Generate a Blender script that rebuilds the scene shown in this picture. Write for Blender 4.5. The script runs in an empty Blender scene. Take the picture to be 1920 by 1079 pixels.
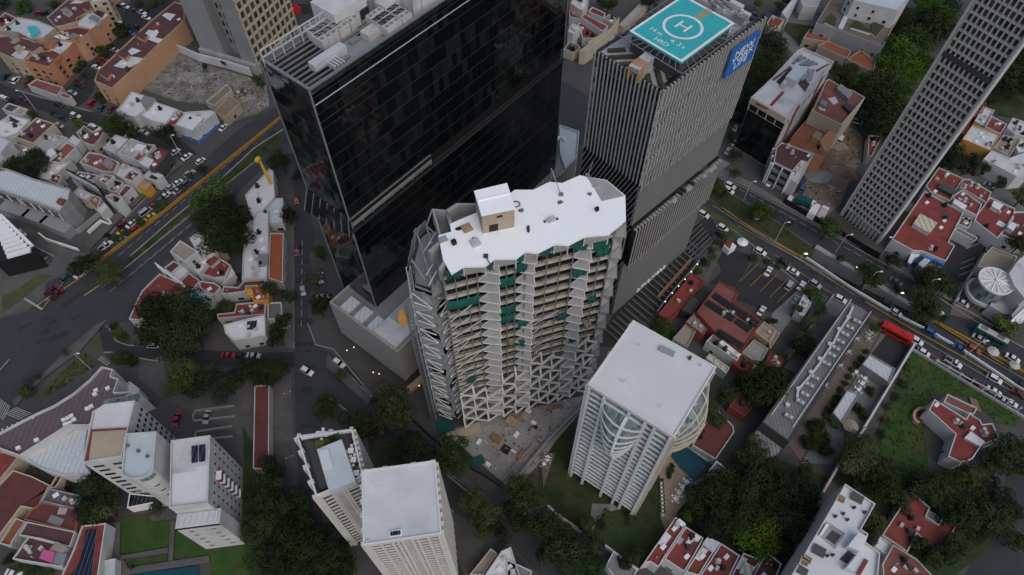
import bpy, math, random
from mathutils import Vector, geometry
R = random.Random(7)
SC = bpy.context.scene
COL = SC.collection
PI = math.pi
# ---------------------------------------------------------------- survey camera
F = 1270.0; H = 165.0; TH = math.atan(1270/860.0)
SN, CS = math.sin(TH), math.cos(TH)
def P(px, py, h=0.0):
    x = (px-960)/F; v = (py-539.5)/F
    t = (H-h)/(SN+v*CS)
    return (x*t, (CS-v*SN)*t, h)
TILES = {'z':(0,0,1),'a':(0,170,5.8),'b':(0,320,5.8),'c':(230,380,5.8),'d':(230,530,5.8),'e':(0,860,5.8),
 'f':(1630,150,6.579),'g':(1630,300,6.579),'h':(1350,60,6.579),'i':(1350,210,6.579),'j':(1230,490,5.8),
 'k':(1230,660,5.8),'l':(1590,480,5.8),'m':(1200,900,5.818),'n':(0,0,5.8),'o':(1030,0,11.241),'p':(700,760,4.795),
 'q':(1060,0,4.795),'r':(1060,225,4.795),'s':(1060,400,4.795),'t':(740,320,4.15),'u':(740,560,4.15),'v':(340,0,5.994)}
for ci, cx in enumerate((0,480,960,1440)):
    for ri, cy in enumerate((0,270,540,809)):
        TILES['%d%d' % (ci, ri)] = (cx, cy, 3.996)
def px(s):
    w = s.split(); ox, oy, k = TILES[w[0]]
    return [(ox+float(a)/k, oy+float(b)/k) for a, b in (q.split(',') for q in w[1:])]
def pts(s, h=0.0):
    return [P(a, b, h) for a, b in px(s)]
def ccw(p):
    a = sum(p[i][0]*p[(i+1) % len(p)][1]-p[(i+1) % len(p)][0]*p[i][1] for i in range(len(p)))
    return list(p) if a > 0 else list(p)[::-1]
def r_(a, b):
    q = P(a, b, H-1.0); return math.hypot(q[0], q[1])
def htop(top, base, hb=0.0):          # height of a pixel standing straight above a base pixel
    return H-(H-hb)*r_(*base)/r_(*top)
def mid(p):
    return (sum(q[0] for q in p)/len(p), sum(q[1] for q in p)/len(p))
def lerp(a, b, t):
    return tuple(a[i]+(b[i]-a[i])*t for i in range(min(len(a), len(b))))
def to_px(x, y, z):                   # where a point of the place falls in the photograph (for ordering labels)
    d = y*CS+(H-z)*SN; u = y*SN-(H-z)*CS
    return (960+F*x/d, 539.5-F*u/d)
# ---------------------------------------------------------------- materials
MATS = {}
def M(name, rgb=(.5,.5,.5), rough=.85, var=.18, scale=.35, metal=0.0, spec=.35, stain=0.0, emit=0.0, leaf=False, stripes=None, bumps=0.0, blend=None):
    if name in MATS: return MATS[name]
    m = bpy.data.materials.new(name); m.use_nodes = True
    nt = m.node_tree; n = nt.nodes; L = nt.links
    b = n['Principled BSDF']
    b.inputs['Roughness'].default_value = rough; b.inputs['Metallic'].default_value = metal
    b.inputs['Specular IOR Level'].default_value = spec
    geo = n.new('ShaderNodeNewGeometry')
    if emit:
        b.inputs['Emission Color'].default_value = (*rgb, 1); b.inputs['Emission Strength'].default_value = emit
    def mix(fac, c1, c2):
        x = n.new('ShaderNodeMix'); x.data_type = 'RGBA'
        L.new(fac, x.inputs[0])
        for i, c in ((6, c1), (7, c2)):
            if isinstance(c, tuple): x.inputs[i].default_value = (*c, 1)
            else: L.new(c, x.inputs[i])
        return x.outputs[2]
    def noise(s, det=4, vec=None):
        t = n.new('ShaderNodeTexNoise'); t.inputs['Scale'].default_value = s; t.inputs['Detail'].default_value = det
        L.new(vec or geo.outputs['Position'], t.inputs['Vector']); return t.outputs['Fac']
    def ramp(v, a, c):
        t = n.new('ShaderNodeMapRange'); t.inputs[1].default_value = a; t.inputs[2].default_value = c
        L.new(v, t.inputs[0]); return t.outputs[0]
    lo = tuple(c*(1-var) for c in rgb); hi = tuple(min(.95, c*(1+var*.7)) for c in rgb)
    if leaf:
        out = mix(geo.outputs['Random Per Island'], tuple(c*(1-var) for c in rgb), tuple(c*(1+var) for c in rgb))
        out = mix(ramp(noise(.45, 2), .35, .68), out, tuple(c*1.7 for c in (rgb[0]*1.15, rgb[1], rgb[2]*.7)))
        oi = n.new('ShaderNodeObjectInfo'); hs = n.new('ShaderNodeHueSaturation')
        for inp, a, c in (('Hue', .475, .515), ('Value', .62, 1.3), ('Saturation', .8, 1.1)):
            mr = n.new('ShaderNodeMapRange'); mr.inputs[3].default_value = a; mr.inputs[4].default_value = c
            if inp == 'Value': L.new(oi.outputs['Random'], mr.inputs[0])
            else:
                fr = n.new('ShaderNodeMath'); fr.operation = 'FRACT'; mu = n.new('ShaderNodeMath'); mu.operation = 'MULTIPLY'; mu.inputs[1].default_value = 7.3 if inp == 'Hue' else 13.7
                L.new(oi.outputs['Random'], mu.inputs[0]); L.new(mu.outputs[0], fr.inputs[0]); L.new(fr.outputs[0], mr.inputs[0])
            L.new(mr.outputs[0], hs.inputs[inp])
        L.new(out, hs.inputs['Color']); out = hs.outputs[0]
    else:
        out = mix(ramp(noise(scale, 5), .3, .7), lo, hi)
        out = mix(ramp(noise(scale*9, 3), .35, .75), out, tuple(c*(.95 if name.startswith('white_roof') else .86) for c in rgb))
        if blend: out = mix(ramp(noise(blend[1], 6), .44, .62), out, blend[0])
        if stain:
            s = ramp(noise(scale*.55, 6), .56, .72)
            k = n.new('ShaderNodeMath'); k.operation = 'MULTIPLY'; k.inputs[1].default_value = stain; L.new(s, k.inputs[0])
            out = mix(k.outputs[0], out, tuple(c*.42+.012 for c in rgb))
    if stripes:                       # (period, share, colour) seams or ribs across a surface, laid out in metres
        uv = n.new('ShaderNodeUVMap'); sp = n.new('ShaderNodeSeparateXYZ'); L.new(uv.outputs[0], sp.inputs[0])
        per, share, c2 = stripes[:3]; ax = stripes[3] if len(stripes) > 3 else 0
        d = n.new('ShaderNodeMath'); d.operation = 'DIVIDE'; d.inputs[1].default_value = per; L.new(sp.outputs[ax], d.inputs[0])
        fr = n.new('ShaderNodeMath'); fr.operation = 'FRACT'; L.new(d.outputs[0], fr.inputs[0])
        lt = n.new('ShaderNodeMath'); lt.operation = 'LESS_THAN'; lt.inputs[1].default_value = share; L.new(fr.outputs[0], lt.inputs[0])
        out = mix(lt.outputs[0], out, c2)
    L.new(out, b.inputs['Base Color'])
    if bumps:
        bp = n.new('ShaderNodeBump'); bp.inputs['Strength'].default_value = bumps; bp.inputs['Distance'].default_value = .15
        L.new(noise(2.5, 4), bp.inputs['Height']); L.new(bp.outputs[0], b.inputs['Normal'])
    MATS[name] = m
    return m
def GLASS(name, pw=1.5, ph=3.6, c1=(.006,.008,.01), c2=(.03,.045,.05), share=.22, tilt=.02, rough=.04, spec=.5, line=(.012,.013,.014), lw=.06):
    if name in MATS: return MATS[name]
    m = bpy.data.materials.new(name); m.use_nodes = True
    nt = m.node_tree; n = nt.nodes; L = nt.links; b = n['Principled BSDF']
    b.inputs['Roughness'].default_value = rough; b.inputs['Specular IOR Level'].default_value = spec
    uv = n.new('ShaderNodeUVMap'); geo = n.new('ShaderNodeNewGeometry')
    dv = n.new('ShaderNodeVectorMath'); dv.operation = 'DIVIDE'; dv.inputs[1].default_value = (pw, ph, 1); L.new(uv.outputs[0], dv.inputs[0])
    fl = n.new('ShaderNodeVectorMath'); fl.operation = 'FLOOR'; L.new(dv.outputs[0], fl.inputs[0])
    wn = n.new('ShaderNodeTexWhiteNoise'); wn.noise_dimensions = '3D'; L.new(fl.outputs[0], wn.inputs['Vector'])
    nz = n.new('ShaderNodeTexNoise'); nz.inputs['Scale'].default_value = .12; L.new(fl.outputs[0], nz.inputs['Vector'])
    ad = n.new('ShaderNodeMath'); ad.operation = 'ADD'; L.new(wn.outputs['Value'], ad.inputs[0]); L.new(nz.outputs['Fac'], ad.inputs[1])
    mr = n.new('ShaderNodeMapRange'); mr.inputs[1].default_value = 1.5-share*1.6; mr.inputs[2].default_value = 1.55-share*.4; L.new(ad.outputs[0], mr.inputs[0])
    mx = n.new('ShaderNodeMix'); mx.data_type = 'RGBA'; L.new(mr.outputs[0], mx.inputs[0])
    mx.inputs[6].default_value = (*c1, 1); mx.inputs[7].default_value = (*c2, 1)
    fr = n.new('ShaderNodeVectorMath'); fr.operation = 'FRACTION'; L.new(dv.outputs[0], fr.inputs[0])
    sp = n.new('ShaderNodeSeparateXYZ'); L.new(fr.outputs[0], sp.inputs[0])
    lx = n.new('ShaderNodeMath'); lx.operation = 'LESS_THAN'; lx.inputs[1].default_value = lw; L.new(sp.outputs[0], lx.inputs[0])
    m2 = n.new('ShaderNodeMix'); m2.data_type = 'RGBA'; L.new(lx.outputs[0], m2.inputs[0]); L.new(mx.outputs[2], m2.inputs[6]); m2.inputs[7].default_value = (*line, 1)
    L.new(m2.outputs[2], b.inputs['Base Color'])
    sb = n.new('ShaderNodeVectorMath'); sb.operation = 'SUBTRACT'; sb.inputs[1].default_value = (.5,.5,.5); L.new(wn.outputs['Color'], sb.inputs[0])
    wv = n.new('ShaderNodeTexNoise'); wv.inputs['Scale'].default_value = .35; L.new(geo.outputs['Position'], wv.inputs['Vector'])
    s3 = n.new('ShaderNodeVectorMath'); s3.operation = 'SUBTRACT'; s3.inputs[1].default_value = (.5,.5,.5); L.new(wv.outputs['Color'], s3.inputs[0])
    s4 = n.new('ShaderNodeVectorMath'); s4.operation = 'ADD'; L.new(sb.outputs[0], s4.inputs[0]); L.new(s3.outputs[0], s4.inputs[1])
    sc = n.new('ShaderNodeVectorMath'); sc.operation = 'SCALE'; sc.inputs['Scale'].default_value = tilt; L.new(s4.outputs[0], sc.inputs[0])
    a2 = n.new('ShaderNodeVectorMath'); a2.operation = 'ADD'; L.new(geo.outputs['Normal'], a2.inputs[0]); L.new(sc.outputs[0], a2.inputs[1])
    nm = n.new('ShaderNodeVectorMath'); nm.operation = 'NORMALIZE'; L.new(a2.outputs[0], nm.inputs[0]); L.new(nm.outputs[0], b.inputs['Normal'])
    MATS[name] = m
    return m
# ---------------------------------------------------------------- meshes
LOC = {}
class MB:
    def __init__(s): s.v = []; s.f = []
    def add(s, vs, fs):
        o = len(s.v); s.v += [tuple(q) for q in vs]; s.f += [tuple(i+o for i in f) for f in fs]; return s
    def quad(s, *q): return s.add(q, [tuple(range(len(q)))])
    def poly(s, p, z): return s.add([(q[0], q[1], z) for q in ccw(p)], [tuple(range(len(p)))])
    def prism(s, p, z0, z1, bottom=False):
        p = ccw(p); k = len(p)
        vs = [(q[0], q[1], z0) for q in p]+[(q[0], q[1], z1) for q in p]
        fs = [(i, (i+1) % k, k+(i+1) % k, k+i) for i in range(k)]+[tuple(range(k, 2*k))]
        if bottom: fs.append(tuple(range(k-1, -1, -1)))
        return s.add(vs, fs)
    def walls(s, p, z0, z1):
        p = ccw(p); k = len(p)
        vs = [(q[0], q[1], z0) for q in p]+[(q[0], q[1], z1) for q in p]
        return s.add(vs, [(i, (i+1) % k, k+(i+1) % k, k+i) for i in range(k)])
    def box(s, c, d, a=0.0):          # c = centre of the base
        x, y, z = c; dx, dy, dz = d; ca, sa = math.cos(a), math.sin(a)
        q = [(x+u*dx/2*ca-w*dy/2*sa, y+u*dx/2*sa+w*dy/2*ca) for u, w in ((-1,-1),(1,-1),(1,1),(-1,1))]
        return s.prism(q, z, z+dz, True)
    def bar(s, a, b, w, h=None, up=(0,0,1)):
        A, B = Vector(a), Vector(b); d = (B-A)
        if d.length < 1e-6: return s
        d.normalize(); u = Vector(up)
        if abs(d.dot(u)) > .98: u = Vector((1,0,0))
        x = d.cross(u).normalized(); y = x.cross(d).normalized(); h = h or w
        vs = [tuple(c+x*(i*w/2)+y*(j*h/2)) for c in (A, B) for i, j in ((-1,-1),(1,-1),(1,1),(-1,1))]
        return s.add(vs, [(0,1,5,4),(1,2,6,5),(2,3,7,6),(3,0,4,7),(3,2,1,0),(4,5,6,7)])
    def tube(s, a, b, r, r2=None, n=8, cap=True):
        A, B = Vector(a), Vector(b); d = (B-A).normalized(); u = Vector((0,0,1)) if abs(d.z) < .95 else Vector((1,0,0))
        x = d.cross(u).normalized(); y = x.cross(d); r2 = r if r2 is None else r2
        vs = [tuple(c+(x*math.cos(2*PI*i/n)+y*math.sin(2*PI*i/n))*q) for c, q in ((A, r), (B, r2)) for i in range(n)]
        fs = [(i, i+n, (i+1) % n+n, (i+1) % n) for i in range(n)]
        if cap: fs += [tuple(range(n-1, -1, -1))[::-1], tuple(range(2*n-1, n-1, -1))]
        return s.add(vs, fs)
    def build(s, name, mat, parent=None, loc=None):
        if parent is not None: o0 = LOC[parent.name]
        elif loc is not None: o0 = loc
        else:
            z0 = min(q[2] for q in s.v); c = mid(s.v); o0 = (c[0], c[1], z0)
        me = bpy.data.meshes.new(name)
        me.from_pydata([(q[0]-o0[0], q[1]-o0[1], q[2]-o0[2]) for q in s.v], [], s.f)
        uv = me.uv_layers.new(name='UVMap'); dat = [0.0]*(2*len(me.loops))
        for p in me.polygons:
            nx, ny, nz = p.normal
            l = math.hypot(nx, ny)
            for li in p.loop_indices:
                q = s.v[me.loops[li].vertex_index]
                if l > .5: u, w = (q[0]*-ny+q[1]*nx)/l, q[2]
                else: u, w = q[0], q[1]
                dat[2*li] = u; dat[2*li+1] = w
        uv.data.foreach_set('uv', dat)
        ms = mat if isinstance(mat, (list, tuple)) else [mat]
        for q in ms: me.materials.append(q)
        o = bpy.data.objects.new(name, me); COL.objects.link(o)
        if parent is not None: o.parent = parent; LOC[o.name] = o0
        else: o.location = o0; LOC[o.name] = o0
        return o
TAGGED = []
def tag(o, label, cat, group=None, at=None):
    o['label'] = label; o['category'] = cat; o['kind'] = 'thing'
    if group: o['group'] = group
    TAGGED.append(o); return o
def thing(name, label, cat, loc, group=None, rz=0.0):
    o = bpy.data.objects.new(name, None); COL.objects.link(o); o.empty_display_size = .5
    o.location = loc; o.rotation_euler = (0, 0, rz); LOC[o.name] = tuple(loc)
    return tag(o, label, cat, group)
def struct(name, mb, mat):
    o = mb.build(name, mat, None, (0,0,0)); o['kind'] = 'structure'; return o
def stuff(o): o['kind'] = 'stuff'; return o
def many(name, mbs, mat, parent, cap=100):   # the nearest ones as parts of their own, the rest as one
    def dist(b):
        c = b.v[0]; return c[0]**2+c[1]**2+(c[2]-H)**2
    mbs = sorted(mbs, key=dist); out = []
    for b in mbs[:cap]: out.append(b.build(name, mat, parent))
    if len(mbs) > cap:
        r = MB()
        for b in mbs[cap:]: r.add(b.v, b.f)
        stuff(r.build(name, mat, parent))
    return out
def offset(p, d):                      # inset (d>0) a polygon
    p = ccw(p); k = len(p); out = []
    for i in range(k):
        a, b, c = Vector(p[i-1][:2]), Vector(p[i][:2]), Vector(p[(i+1) % k][:2])
        e1 = (b-a).normalized(); e2 = (c-b).normalized()
        n1 = Vector((-e1.y, e1.x)); n2 = Vector((-e2.y, e2.x)); m = n1+n2
        if m.length < .3: m = n1
        m.normalize(); q = b+m*(d/max(.35, m.dot(n1)))
        out.append((q.x, q.y))
    return out
def face_frame(a, b):                  # unit along, outward normal (right of a->b), length
    ex, ey = b[0]-a[0], b[1]-a[1]; l = math.hypot(ex, ey); ex /= l; ey /= l
    return (ex, ey), (ey, -ex), l
def on(a, b, u, out, z):
    e, n, l = face_frame(a, b)
    return (a[0]+e[0]*u+n[0]*out, a[1]+e[1]*u+n[1]*out, z)
def panel(a, b, u0, u1, z0, z1, o0, o1):   # a box standing on the wall a->b
    q = [on(a, b, u0, o0, 0), on(a, b, u1, o0, 0), on(a, b, u1, o1, 0), on(a, b, u0, o1, 0)]
    return MB().prism(q, z0, z1, True)
def seen(a, b, z=5):                   # does the wall a->b (polygon ccw) face the camera
    e, n, l = face_frame(a, b); m = lerp(a, b, .5)
    return (n[0]*(0-m[0])+n[1]*(0-m[1])) > .15*math.hypot(m[0], m[1])
# ---------------------------------------------------------------- palette
def pal():
    M('asphalt', (.043,.046,.051), .9, .22, .12, stain=.5, bumps=.15)
    M('asphalt_dark', (.03,.031,.034), .9, .25, .15, stain=.5)
    M('concrete', (.15,.147,.144), .92, .25, .25, stain=.45)
    M('concrete_pale', (.26,.255,.245), .9, .2, .2, stain=.4)
    M('concrete_grey', (.24,.25,.25), .85, .12, .12, stain=.25)
    M('paving', (.1,.096,.093), .92, .28, .3, stain=.4)
    M('paving_brown', (.145,.115,.095), .92, .25, .5, stain=.4)
    M('flagstone', (.3,.235,.165), .9, .3, .8, stain=.3)
    M('earth', (.2,.155,.11), .97, .4, .16, stain=.5, bumps=.6)
    M('ground', (.074,.072,.069), .95, .3, .1, stain=.4)
    M('grass', (.026,.046,.014), .95, .4, .3, stain=.3, bumps=.6, blend=((.048,.05,.022), .16))
    M('grass_lush', (.03,.07,.012), .95, .4, .4, bumps=.6, blend=((.05,.068,.02), .14))
    M('grass_dry', (.07,.075,.03), .95, .4, .25, stain=.35, bumps=.5)
    M('white_roof', (.59,.6,.605), .8, .1, .1, stain=.2)
    M('white_roof_clean', (.88,.89,.9), .6, .015, .15)
    M('white_roof_worn', (.5,.5,.51), .85, .22, .35, stain=.55)
    M('white_roof_blue', (.45,.5,.53), .7, .12, .2, stain=.2)
    M('grey_roof', (.2,.2,.205), .9, .2, .25, stain=.45)
    M('grey_roof_pale', (.33,.335,.34), .85, .16, .2, stain=.35)
    M('red_roof', (.2,.045,.038), .88, .3, .4, stain=.6)
    M('red_roof_dark', (.12,.038,.036), .88, .25, .3, stain=.4)
    M('red_roof_dull', (.2,.075,.065), .9, .25, .35, stain=.5)
    M('maroon_roof', (.1,.045,.047), .88, .2, .3, stain=.3)
    M('orange_roof', (.3,.085,.035), .88, .18, .5, stain=.2, stripes=(.5,.18,(.2,.055,.025)))
    M('clay_tile', (.26,.09,.05), .9, .25, .7, stain=.3, stripes=(.45,.25,(.15,.05,.03)))
    M('tan_roof', (.3,.25,.19), .9, .2, .3, stain=.5)
    M('yard', (.16,.15,.14), .95, .4, .2, stain=.75, bumps=.5, blend=((.22,.215,.205), .3))
    M('purple', (.1,.06,.2), .85, .15, .3)
    M('white_roof_cloudy', (.56,.57,.585), .85, .2, .16, stain=.28)
    M('ribbed_grey', (.27,.27,.265), .7, .12, .2, stain=.2, stripes=(.9,.3,(.13,.13,.13)))
    M('ribbed_tan', (.3,.26,.2), .75, .12, .2, stain=.2, stripes=(.8,.2,(.2,.17,.13)))
    M('ribbed_cream', (.5,.48,.36), .7, .08, .2, stain=.1, stripes=(1.5,.35,(.3,.3,.22)))
    M('ribbed_white', (.5,.54,.56), .6, .08, .2, stain=.15, stripes=(1.2,.12,(.3,.33,.35)))
    M('ribbed_mauve', (.13,.095,.105), .8, .15, .25, stain=.2, stripes=(1.3,.14,(.07,.05,.055)))
    M('corrugated_dark', (.17,.165,.165), .7, .15, .2, stain=.2, stripes=(.9,.25,(.1,.1,.1)))
    M('wall_white', (.52,.52,.515), .85, .16, .3, stain=.45)
    M('wall_offwhite', (.45,.435,.405), .87, .18, .3, stain=.5)
    M('wall_cream', (.48,.42,.32), .87, .1, .25, stain=.2)
    M('wall_tan', (.4,.33,.24), .88, .15, .25, stain=.3)
    M('wall_grey', (.3,.3,.3), .88, .15, .25, stain=.35)
    M('wall_dark', (.06,.06,.062), .8, .2, .25)
    M('wall_orange', (.45,.21,.11), .88, .1, .25, stain=.15)
    M('wall_salmon', (.48,.26,.16), .88, .1, .25, stain=.2)
    M('wall_peach', (.5,.3,.18), .88, .1, .25, stain=.2)
    M('wall_pink', (.5,.1,.24), .85, .1, .25)
    M('wall_blue', (.04,.16,.42), .8, .1, .25)
    M('wall_ochre', (.5,.27,.06), .88, .12, .25, stain=.2)
    M('wall_red', (.24,.05,.04), .88, .12, .25, stain=.2)
    M('brick', (.28,.12,.07), .92, .25, .5, stain=.3)
    M('wood', (.22,.13,.07), .85, .25, .8)
    M('wood_pale', (.34,.25,.16), .85, .2, .8)
    M('metal_grey', (.28,.29,.3), .5, .15, .4, metal=.5)
    M('metal_dark', (.05,.052,.055), .5, .15, .4, metal=.3)
    M('frame_dark', (.012,.013,.014), .25, .1, .5); M('metal_pale', (.55,.56,.57), .5, .1, .4, metal=.2)
    M('black', (.012,.012,.013), .6, .2, .5)
    M('rubber', (.02,.02,.02), .9, .1, 1)
    M('white_paint', (.75,.75,.74), .6, .06, .5, stain=.1)
    M('road_white', (.34,.34,.33), .85, .3, 1.2, stain=.5)
    M('road_yellow', (.38,.2,.03), .85, .25, .8, stain=.4)
    M('yellow', (.62,.34,.02), .6, .1, .6)
    M('teal', (.035,.4,.42), .65, .1, .2)
    M('green_net', (.008,.085,.07), .85, .3, .8)
    M('blue', (.02,.13,.42), .6, .1, .4)
    M('red', (.45,.02,.02), .5, .1, .4)
    M('pool', (.008,.06,.08), .05, .1, .3, spec=.5)
    M('pool_blue', (.008,.06,.3), .1, .1, .3, spec=.5)
    M('solar', (.01,.013,.028), .15, .2, .6, spec=.6, stripes=(1.0,.06,(.2,.2,.22)))
    M('bark', (.06,.045,.03), .95, .3, 2)
    M('fin', (.42,.41,.395), .6, .1, .3)
    M('fin_cool', (.36,.38,.395), .55, .1, .3)
    M('louver', (.2,.2,.2), .6, .08, .2, stripes=(.75,.35,(.1,.1,.1)))
    M('stone', (.3,.28,.255), .9, .22, 1.6, stain=.15)
    M('rib_cream', (.6,.585,.54), .85, .1, .4, stain=.15); M('slab_cream', (.5,.465,.385), .85, .12, .4, stain=.2)
    M('panel_grey', (.31,.31,.3), .85, .18, .35, stain=.3)
    M('panel_cool', (.26,.28,.285), .85, .15, .35, stain=.25)
    M('truss_white', (.6,.59,.56), .75, .1, .4, stain=.15)
    M('lattice', (.48,.475,.45), .88, .12, .35, stain=.3)
    M('rib_white', (.64,.65,.64), .8, .06, .3, stain=.12)
    M('leaf_dark', (.0125,.022,.009), .8, .4, leaf=True, spec=.15)
    M('leaf_mid', (.021,.038,.011), .8, .4, leaf=True, spec=.15)
    M('leaf_bright', (.03,.062,.01), .8, .4, leaf=True, spec=.15)
    M('leaf_olive', (.035,.042,.017), .8, .4, leaf=True, spec=.15)
    M('leaf_yellow', (.1,.115,.015), .8, .4, leaf=True, spec=.15)
    M('lamp_warm', (1,.6,.25), emit=1.5); M('lamp_white', (1,.95,.85), emit=2)
    GLASS('win', 1.1, 1.5, (.012,.014,.017), (.05,.055,.06), .3, .02, .08)
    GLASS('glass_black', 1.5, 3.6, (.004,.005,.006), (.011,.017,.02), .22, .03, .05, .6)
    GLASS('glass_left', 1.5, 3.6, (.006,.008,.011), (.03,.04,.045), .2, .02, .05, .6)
    GLASS('glass_nyl', 1.6, 4.0, (.012,.02,.023), (.06,.085,.09), .45, .03, .08)
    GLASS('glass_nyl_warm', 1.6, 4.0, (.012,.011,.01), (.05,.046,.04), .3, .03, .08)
    GLASS('glass_site', 1.2, 3.4, (.01,.01,.011), (.03,.029,.028), .35, .03, .35, .2)
    GLASS('glass_teal', 1.3, 3.0, (.07,.1,.105), (.2,.25,.25), .6, .02, .08, line=(.3,.32,.32))
    GLASS('glass_low', 1.3, 3.0, (.025,.032,.034), (.13,.15,.15), .35, .02, .08)
    GLASS('glass_lat', 2.6, 3.4, (.035,.027,.024), (.12,.078,.06), .55, .02, .2)
pal()
m_ = MATS
# ---------------------------------------------------------------- camera, sky, sun
cam = bpy.data.cameras.new('camera'); co = bpy.data.objects.new('camera', cam); COL.objects.link(co)
co.location = (0, 0, H); co.rotation_euler = (PI/2-TH, 0, 0)
cam.sensor_width = 36; cam.lens = F/1920*36; cam.clip_end = 5000; cam.clip_start = 1
SC.camera = co
w = bpy.data.worlds.new('World'); SC.world = w; w.use_nodes = True
bg = w.node_tree.nodes['Background']; sky = w.node_tree.nodes.new('ShaderNodeTexSky')
AZ = math.atan2(-1.0, .55); EL = math.radians(52)
sky.sky_type = 'NISHITA'; sky.sun_disc = False; sky.sun_elevation = EL; sky.sun_rotation = PI/2-AZ
sky.air_density = 1.0; sky.dust_density = 3.0; sky.ozone_density = 1.0
w.node_tree.links.new(sky.outputs[0], bg.inputs[0]); bg.inputs[1].default_value = .1
sd = bpy.data.lights.new('sun', 'SUN'); sd.energy = 0.5; sd.angle = math.radians(80); sd.color = (1, .96, .9)
so = bpy.data.objects.new('sun', sd); COL.objects.link(so)
so.rotation_euler = Vector((math.cos(AZ)*math.cos(EL), math.sin(AZ)*math.cos(EL), math.sin(EL))).to_track_quat('Z', 'Y').to_euler()
SC.view_settings.view_transform = 'Standard'; SC.view_settings.look = 'None'; SC.view_settings.exposure = 0.4; SC.view_settings.gamma = 1
SC.cycles.max_bounces = 6; SC.cycles.diffuse_bounces = 3; SC.cycles.glossy_bounces = 3; SC.cycles.use_denoising = True
# ---------------------------------------------------------------- ground with one hole for the underpass ramp
HOLE = pts('z 1512,486 1528,468 1745,605 1725,617')
def ground():
    out = [(-900,-250,0), (900,-250,0), (900,1400,0), (-900,1400,0)]
    h = [(q[0], q[1], 0) for q in ccw(HOLE)]
    tri = geometry.tessellate_polygon([[Vector(q) for q in out], [Vector(q) for q in h[::-1]]])
    vs = out+h[::-1]
    b = MB(); fs = []
    for t in tri:
        a, c, d = (Vector(vs[i]) for i in t)
        fs.append(tuple(t) if (c-a).cross(d-a).z > 0 else tuple(t)[::-1])
    b.add(vs, fs); struct('ground', b, m_['ground'])
ground()
LV = [0]
def sheet(name, poly, mat, lift=None):
    LV[0] += 1; z = lift if lift is not None else .012+LV[0]*.004
    return struct(name, MB().poly(pts(poly) if isinstance(poly, str) else poly, z), m_[mat])
def strip(name, poly, wd, mat, hgt=None, off=0):   # a band along a polyline; raised when hgt is given
    p = pts(poly) if isinstance(poly, str) else poly
    b = MB(); LV[0] += 1; z = .012+LV[0]*.004
    k = len(p); L, Rr = [], []
    for i in range(k):
        d = Vector(p[min(i+1, k-1)][:2])-Vector(p[max(i-1, 0)][:2]); d.normalize(); n = Vector((-d.y, d.x))
        c = Vector(p[i][:2])+n*off
        L.append(c+n*wd/2); Rr.append(c-n*wd/2)
    for i in range(k-1):
        q = [L[i], Rr[i], Rr[i+1], L[i+1]]
        if hgt: b.prism([(a.x, a.y) for a in q], 0, hgt)
        else: b.poly([(a.x, a.y) for a in q], z)
    return struct(name, b, m_[mat])
def dashes(name, a, c, n, ln, wd, mat='road_white'):
    p, q = P(*a), P(*c); b = MB(); LV[0] += 1; z = .012+LV[0]*.004
    d = Vector((q[0]-p[0], q[1]-p[1])); d.normalize(); s = Vector((-d.y, d.x))*wd/2
    for i in range(n):
        o = Vector(lerp(p, q, (i+.5)/n)[:2]); e = [o-d*ln/2-s, o+d*ln/2-s, o+d*ln/2+s, o-d*ln/2+s]
        b.poly([(t.x, t.y) for t in e], z)
    return struct(name, b, m_[mat])
# left avenue
sheet('avenue_left', 'z 540,190 480,220 425,262 350,330 300,362 215,440 175,485 120,515 85,535 85,560 50,585 0,597 -140,640 -150,870 0,780 28,762 65,720 135,650 182,611 245,602 262,560 277,530 300,505 315,485 360,435 400,395 440,372 455,352 490,318 540,280', 'asphalt')
sheet('side_street', 'z 182,609 205,617 218,640 240,648 300,652 407,658 470,662 560,660 640,672 640,692 480,688 330,684 262,672 225,661 195,661', 'asphalt_dark')
sheet('street', 'z 552,290 577,290 584,410 592,445 581,482 587,520 580,565 577,607 592,647 610,655 665,695 720,775 800,860 880,925 992,988 1062,1079 1120,1200 1040,1200 1010,1079 955,1015 850,960 760,890 690,815 650,770 606,738 602,860 604,1000 600,1100 560,1100 560,934 555,810 552,690 551,640', 'asphalt')
sheet('street_top', 'z -80,130 0,157 33,170 69,184 110,192 134,206 172,210 215,222 241,234 293,248 345,268 372,290 345,297 310,286 260,262 186,238 110,217 34,197 -80,165', 'asphalt_dark')
sheet('avenue_right', 'z 1035,140 1110,185 1250,300 1302,340 1321,369 1352,388 1414,433 1440,450 1510,487 1590,541 1665,587 1725,617 1745,605 1815,640 1865,670 1940,712 2100,790 2100,880 1920,780 1750,681 1703,652 1665,604 1635,588 1590,566 1545,559 1514,545 1459,500 1414,462 1373,430 1333,407 1305,388 1200,330 1085,268 1035,232', 'asphalt')
sheet('service_road', 'z 1300,315 1337,329 1385,348 1472,392 1578,450 1664,499 1745,549 1814,594 1859,620 1920,653 2100,745 2100,790 1920,700 1866,666 1823,646 1702,565 1642,527 1528,466 1522,462 1440,405 1369,362 1330,340', 'asphalt')
sheet('parking_alley', 'z 120,172 150,140 185,105 212,75 240,8 255,-10 330,-5 320,15 290,45 262,60 225,98 185,135 175,172 160,192 134,206', 'asphalt_dark')
sheet('street_right', 'z 1930,860 1890,890 1866,960 1838,1020 1800,1100 1960,1100', 'asphalt')
sheet('lane_right', 'z 1760,315 1790,296 1835,320 1925,385 1925,420 1880,392 1830,356', 'concrete')
sheet('driveway_top', 'z 1478,30 1500,18 1545,35 1520,60 1505,85 1488,102 1464,78', 'concrete')
sheet('parking_court', 'z 1412,494 1495,545 1448,588 1380,562 1368,556 1385,530', 'asphalt_dark')
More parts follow.
